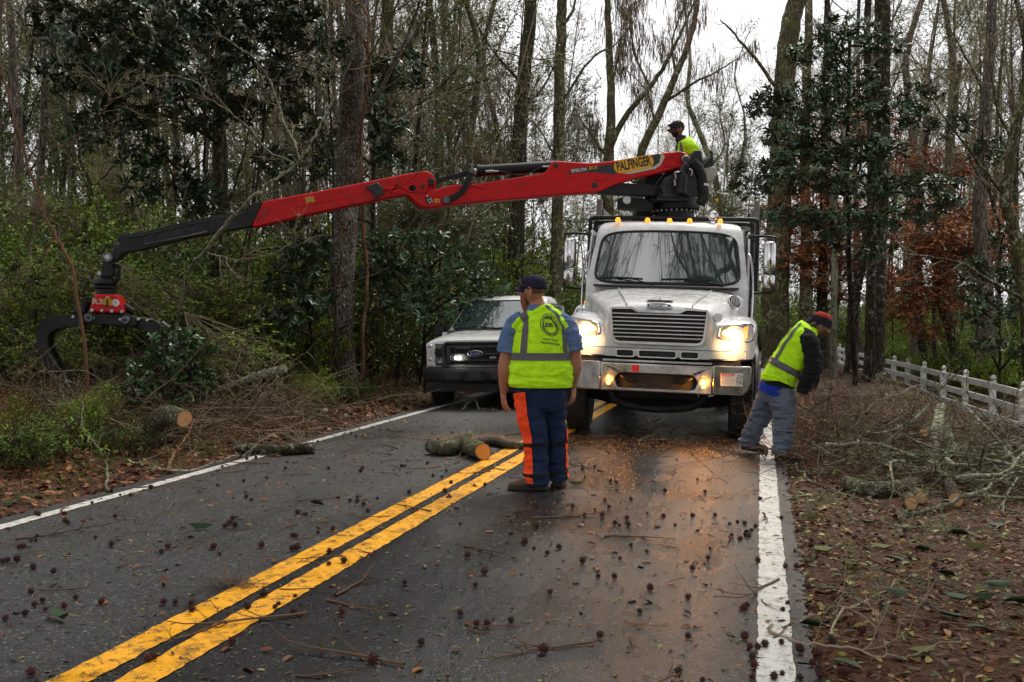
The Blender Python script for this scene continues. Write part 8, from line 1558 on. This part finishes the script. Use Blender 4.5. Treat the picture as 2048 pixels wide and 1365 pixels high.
for i, (lab, pts, r0, r1, m, tf) in enumerate([
    ('long lichen-crusted branch rising to the right front of the brush pile', [PS(1790, 1035, 8.0, .02), PS(1860, 1022, 7.9, .02), PS(1935, 990, 8.0, .02), PS(2010, 955, 8.3, .02), PS(2070, 940, 8.6, .02)], .022, .010, 'bark_lichen', 60),
    ('pale branch lying across the right side of the pile', [PS(1830, 940, 9.3, .02), PS(1900, 952, 9.1, .02), PS(1980, 962, 8.9, .02), PS(2060, 950, 9, .02)], .02, .010, 'bark_lichen', 70),
    ('lichen-tufted branch across the top right of the pile', [PS(1900, 905, 10, .02), PS(1960, 915, 10, .02), PS(2010, 935, 9.8, .02), PS(2060, 960, 9.5, .02)], .025, .012, 'bark_lichen', 60),
    ('thin grey branch arching above the brush pile toward the fence', [PS(1700, 860, 11, .02), PS(1740, 815, 11, .02), PS(1790, 790, 11, .02), PS(1840, 770, 11.3, .02)], .012, .005, 'twig_grey', 8),
    ('pale bent branch in the middle of the pile, pointing at the bending man', [PS(1840, 868, 10.5, .02), PS(1790, 878, 10.6, .02), PS(1740, 900, 10.7, .02), PS(1680, 912, 10.8, .02), PS(1620, 905, 11, .02)], .022, .008, 'bark_lichen', 40),
    ('second grey branch beneath, parallel to the pale bent one', [PS(1830, 895, 10.3, .02), PS(1780, 905, 10.4, .02), PS(1700, 900, 10.6, .02), PS(1640, 880, 11, .02)], .025, .008, 'bark_grey', 26),
    ('curved mossy branch low on the left side of the pile', [PS(1590, 930, 10.2, .02), PS(1620, 960, 9.9, .02), PS(1680, 985, 9.6, .02), PS(1740, 1000, 9.2, .02)], .012, .006, 'bark_lichen', 30),
    ('thin branch reaching over the white edge line from the right shoulder', [PS(1535, 1255, 4.95, .02), PS(1600, 1280, 4.75, .02), PS(1700, 1302, 4.6, .02), PS(1800, 1312, 4.55, .02), PS(1890, 1300, 4.6, .02)], .008, .003, 'twig_grey', 8),
    ('forked dead branch on the needle litter of the right shoulder', [PS(1650, 1270, 4.85, .02), PS(1700, 1215, 5.25, .02), PS(1780, 1170, 5.7, .02), PS(1850, 1135, 6.1, .02)], .007, .003, 'twig_grey', 6),
    ('lichened stick lying in front of the brush pile', [PS(1700, 1035, 7.6, .02), PS(1780, 1050, 7.35, .02), PS(1850, 1058, 7.25, .02), PS(1880, 1050, 7.3, .02)], .007, .004, 'bark_lichen', 18),
    ('upright pale twig branch at the far right of the pile', [PS(1975, 870, 10, .02), PS(2000, 830, 10, .02), PS(2030, 800, 10, .02), PS(2060, 770, 10, .02)], .010, .004, 'twig_grey', 4),
    ('reddish branch arching left over the pile beside the bending man', [PS(1600, 900, 11.2, .02), PS(1625, 840, 11.4, .02), PS(1680, 790, 11.6, .02), PS(1740, 775, 11.8, .02)], .010, .004, 'twig_brown', 4),
    ('grey crooked branch standing up in front of the left sawn log', [PS(215, 985, 9.6, .02), PS(213, 930, 9.7, .02), PS(200, 900, 9.8, .02), PS(165, 860, 10, .02), PS(168, 800, 10.3, .02)], .014, .005, 'bark_lichen', 10),
    ('lichened branch bowed along the left white line', [PS(255, 920, 10.6, .02), PS(300, 935, 10.2, .02), PS(370, 942, 10.1, .02), PS(440, 925, 10.5, .02), PS(500, 905, 10.9, .02)], .016, .007, 'bark_lichen', 50),
    ('brown crooked stick leaning against the left log', [PS(330, 950, 10.1, .02), PS(350, 905, 10.6, .02), PS(375, 870, 11, .02), PS(390, 840, 11.4, .02)], .022, .010, 'bark_strip', 6),
    ('twiggy mossy branch lying on the road in front of the pickup', [zl(G(925, 828), .05), zl(G(945, 815), .14), zl(G(960, 826), .06), zl(G(990, 828), .03)], .012, .005, 'bark_lichen', 26),
    ('broken grey stick with bark lying in the right lane by the truck', [zl(G(1270, 888), .02), zl(G(1300, 888), .02), zl(G(1330, 886), .02)], .02, .013, 'bark_lichen', 6)]):
    branch(lab, pts, r0, r1, m, i, tf, 9 if i < 7 else 5)
# the tangle of fine twigs
def pile(name, label, blobs, n, mats_, seed, r=(.0028, .0085), L=(.3, 1.3), leaves=0, lf='litter_brown'):
    rg = np.random.default_rng(seed); ps = []; vol = np.array([b[3] * b[4] for b in blobs]); vol = vol / vol.sum()
    for (px_, py_, d, rx, ry, h), w in zip(blobs, vol):
        c = PD(px_, py_, d)
        for i in range(int(n * w)):
            x, y = c.x + rg.normal() * rx * .5, c.y + rg.normal() * ry * .5
            if x < .45 and px_ > 1500 and rg.random() < .8: continue
            e = math.exp(-((x - c.x) / rx) ** 2 - ((y - c.y) / ry) ** 2); z = gzs(x, y) + .03 + h * e * rg.random(); a = rg.uniform(0, 6.28); d_ = (math.cos(a), math.sin(a), rg.normal() * .35); p_, r_ = poly(rg, (x, y, z), d_, rg.uniform(*L), rg.uniform(*r), .0016, 7, .22); g_ = gz(p_[:, 0], p_[:, 1]) + .01; p_[:, 2] = np.maximum(p_[:, 2], g_); ps.append((p_, r_))
            for q_ in range(2): j = int(rg.integers(1, 6)); s_ = poly(rg, p_[j], perp(rg, p_[j] - p_[j - 1], .8), L[0] * rg.uniform(.5, 1.3), .0026, .0013, 5, .25); ps.append(s_)
    k_ = len(ps) // 3
    for j, m in enumerate(mats_): V, q, _ = tubes(ps[j::len(mats_)], 3); o = mesh_obj(name, np_mesh(name, V, q, None, mats=m, smooth=180)); tag(o, label[j], 'brush', kind='stuff')
    if leaves: 
        al = np.concatenate([p_ for p_, _ in ps]); Q = al[rg.integers(0, len(al), leaves)] + rg.normal(0, .02, (leaves, 3)); V, q, t3 = leaf_arrays(Q, rg.normal(size=(leaves, 3)), rg.normal(size=(leaves, 3)), rg.uniform(.03, .08, leaves), rg.uniform(.015, .035, leaves), TPL_B); o = mesh_obj(name, np_mesh(name, V, q, t3, mats=lf)); tag(o, label[-1], 'leaves', kind='stuff')
pile('brush_pile', ['tangle of dark brown twigs in the roadside brush pile', 'tangle of finer brown twigs in the roadside brush pile', 'tangle of grey lichened twigs in the roadside brush pile', 'yellow and brown leaves caught in the brush pile'],
     [(1700, 900, 11.2, 1.3, 1.5, .42), (1640, 880, 11.8, .8, 1.3, .55), (1800, 890, 11.2, 1.4, 1.5, .42), (1900, 930, 10.4, 1.2, 1.1, .28), (2000, 960, 9.7, 1.0, 1.0, .26), (1640, 960, 10.0, .7, .9, .22), (1750, 980, 9.6, .9, .7, .18), (1900, 1000, 8.9, .9, .6, .12), (1740, 830, 13.5, 1.1, 1.8, .22), (1980, 880, 11.5, 1.0, 1.4, .16)], 1250, ['twig_brown', 'twig_brown', 'twig_grey'], 61, leaves=1100, lf='litter_mixed')
pile('brush_tangle', ['tangle of brown twigs and vines at the left road edge', 'tangle of grey twigs at the left road edge', 'brown leaves caught in the left tangle'],
     [(300, 890, 11.8, .9, .6, .4), (430, 880, 11.8, 1.1, .7, .5), (520, 880, 12.2, .9, .5, .3), (150, 870, 12.0, 1.1, .8, .5), (60, 830, 13, 1.2, 1.0, .7), (250, 780, 14.5, 1.5, 1.2, .8), (560, 840, 14, 1.0, 1.0, .6), (450, 790, 14.5, 1.4, 1.2, 1.0)], 1000, ['twig_brown', 'twig_grey'], 62, L=(.4, 1.6), leaves=500, lf='litter_brown')
# thicker lichen-covered limbs thrown on the pile
rgp = np.random.default_rng(77); ps = []
for i in range(115):
    x, y = rgp.uniform(.6, 3.2), rgp.uniform(8.9, 12.6)
    if x > 1.0 + .23 * y: continue
    a = rgp.choice([rgp.normal(0, .5), rgp.normal(3.1, .5), rgp.uniform(0, 6.28)]); p_, r_ = poly(rgp, (x, y, gzs(x, y) + rgp.uniform(.04, .34)), (math.cos(a), math.sin(a) * .8, rgp.normal() * .15), rgp.uniform(.7, 2.3), rgp.uniform(.008, .024), .003, 12, .13); ps.append((p_, r_))
    for q_ in range(4): j = int(rgp.integers(2, 11)); ps.append(poly(rgp, p_[j], perp(rgp, p_[j] - p_[j - 1], .7), rgp.uniform(.2, .6), .005, .002, 7, .2))
ps = [(p_, r_) for p_, r_ in ps if p_[:, 0].min() > .45]
for p_, r_ in ps: p_[:, 2] = np.maximum(p_[:, 2], gz(p_[:, 0], p_[:, 1]) + .015)
V, q, _ = tubes(ps, 6); o = mesh_obj('brush_limbs', np_mesh('brush_limbs', V, q, None, mats='bark_lichen', smooth=180)); tag(o, 'pale lichen-covered limbs tangled through the roadside brush pile', 'brush', kind='stuff')
al = np.concatenate([p_ for p_, _ in ps]); Q = al[rgp.integers(0, len(al), 700)]; Q = np.repeat(Q, 20, 0) + rgp.normal(0, .017, (700 * 20, 3)); m = len(Q); V, q, t3 = leaf_arrays(Q, rgp.normal(size=(m, 3)), rgp.normal(size=(m, 3)), rgp.uniform(.01, .032, m), rgp.uniform(.002, .005, m), TPL_S); o = mesh_obj('limb_lichen', np_mesh('limb_lichen', V, q, t3, mats='lichen')); tag(o, 'pale green lichen tufts on the limbs of the brush pile', 'lichen', kind='stuff')
# clumps of pale lichen fallen among the litter
rgl = np.random.default_rng(5); Q = np.concatenate([[arr(on(x, y, .01))] for x, y in [(1640, 1010), (1700, 1040), (1790, 1055), (1840, 1035), (1620, 1110), (1900, 1050), (1950, 1030), (1990, 1010), (1780, 1010), (1960, 960), (1740, 1090), (1860, 1085), (2020, 1060), (1850, 1165), (2020, 1240), (1690, 1085), (1610, 1065)]]); Q = np.concatenate([Q, np.column_stack([rgl.uniform(.5, 2.6, 30), rgl.uniform(5, 10.5, 30), np.zeros(30)])]); Q[17:, 2] = gz(Q[17:, 0], Q[17:, 1]) + .01
m = 130; QQ = np.repeat(Q, m, 0) + rgl.normal(0, 1, (len(Q) * m, 3)) * np.array([.045, .045, .014]); QQ[:, 2] = np.abs(QQ[:, 2] - gz(QQ[:, 0], QQ[:, 1])) + gz(QQ[:, 0], QQ[:, 1]); k = len(QQ); V, q, t3 = leaf_arrays(QQ, rgl.normal(size=(k, 3)), rgl.normal(size=(k, 3)), rgl.uniform(.012, .032, k), rgl.uniform(.0015, .004, k), TPL_S); o = mesh_obj('lichen_clumps', np_mesh('lichen_clumps', V, q, t3, mats='lichen')); tag(o, 'pale green lichen clumps fallen among the roadside litter', 'lichen', kind='stuff')
# crushed drink can on the left verge
cn = on(648, 824, .035); can = thing('can', 'crushed white and yellow drink can on the left verge', 'can', tuple(cn), (0, math.radians(82), .4)); b = MB(); b.lathe([(.022, -.06), (.030, -.052), (.032, -.03), (.027, .0), (.032, .03), (.030, .052), (.024, .06)], (0, 0, 0), 'z', 18); b.build('can_body', 'decal_white', can, 40); b = MB(); b.lathe([(.0285, -.012), (.0285, .012)], (0, 0, 0), 'z', 18); b.build('can_stripe', 'decal_yellow', can)
# nest-like clump of moss and sticks on the yellow line
cn = G(470, 1185, 0); rgn = np.random.default_rng(8); ps = [poly(rgn, (rgn.normal() * .06, rgn.normal() * .03, .006 + abs(rgn.normal()) * .008), (rgn.normal(), rgn.normal() * .5, rgn.normal() * .1), rgn.uniform(.05, .2), .0016, .0008, 5, .4) for _ in range(120)]
V, q, _ = tubes(ps, 3); V[:, 2] = np.abs(V[:, 2]); o = mesh_obj('moss_clump', np_mesh('moss_clump', V, q, None, mats='moss_hair', smooth=180)); o.location = (cn.x, cn.y, zroad(cn.x) + .006); tag(o, 'flattened clump of grey moss and twigs across the yellow line', 'moss clump')
# ================================================================ keep to thing > part > sub-part
bpy.context.view_layer.update()
def depth(o):
    d = 0
    while o.parent: o = o.parent; d += 1
    return d
for o in sorted([q for q in scene.objects if depth(q) > 2], key=depth):
    a = o.parent
    while depth(a) > 1: a = a.parent
    o.parent = a
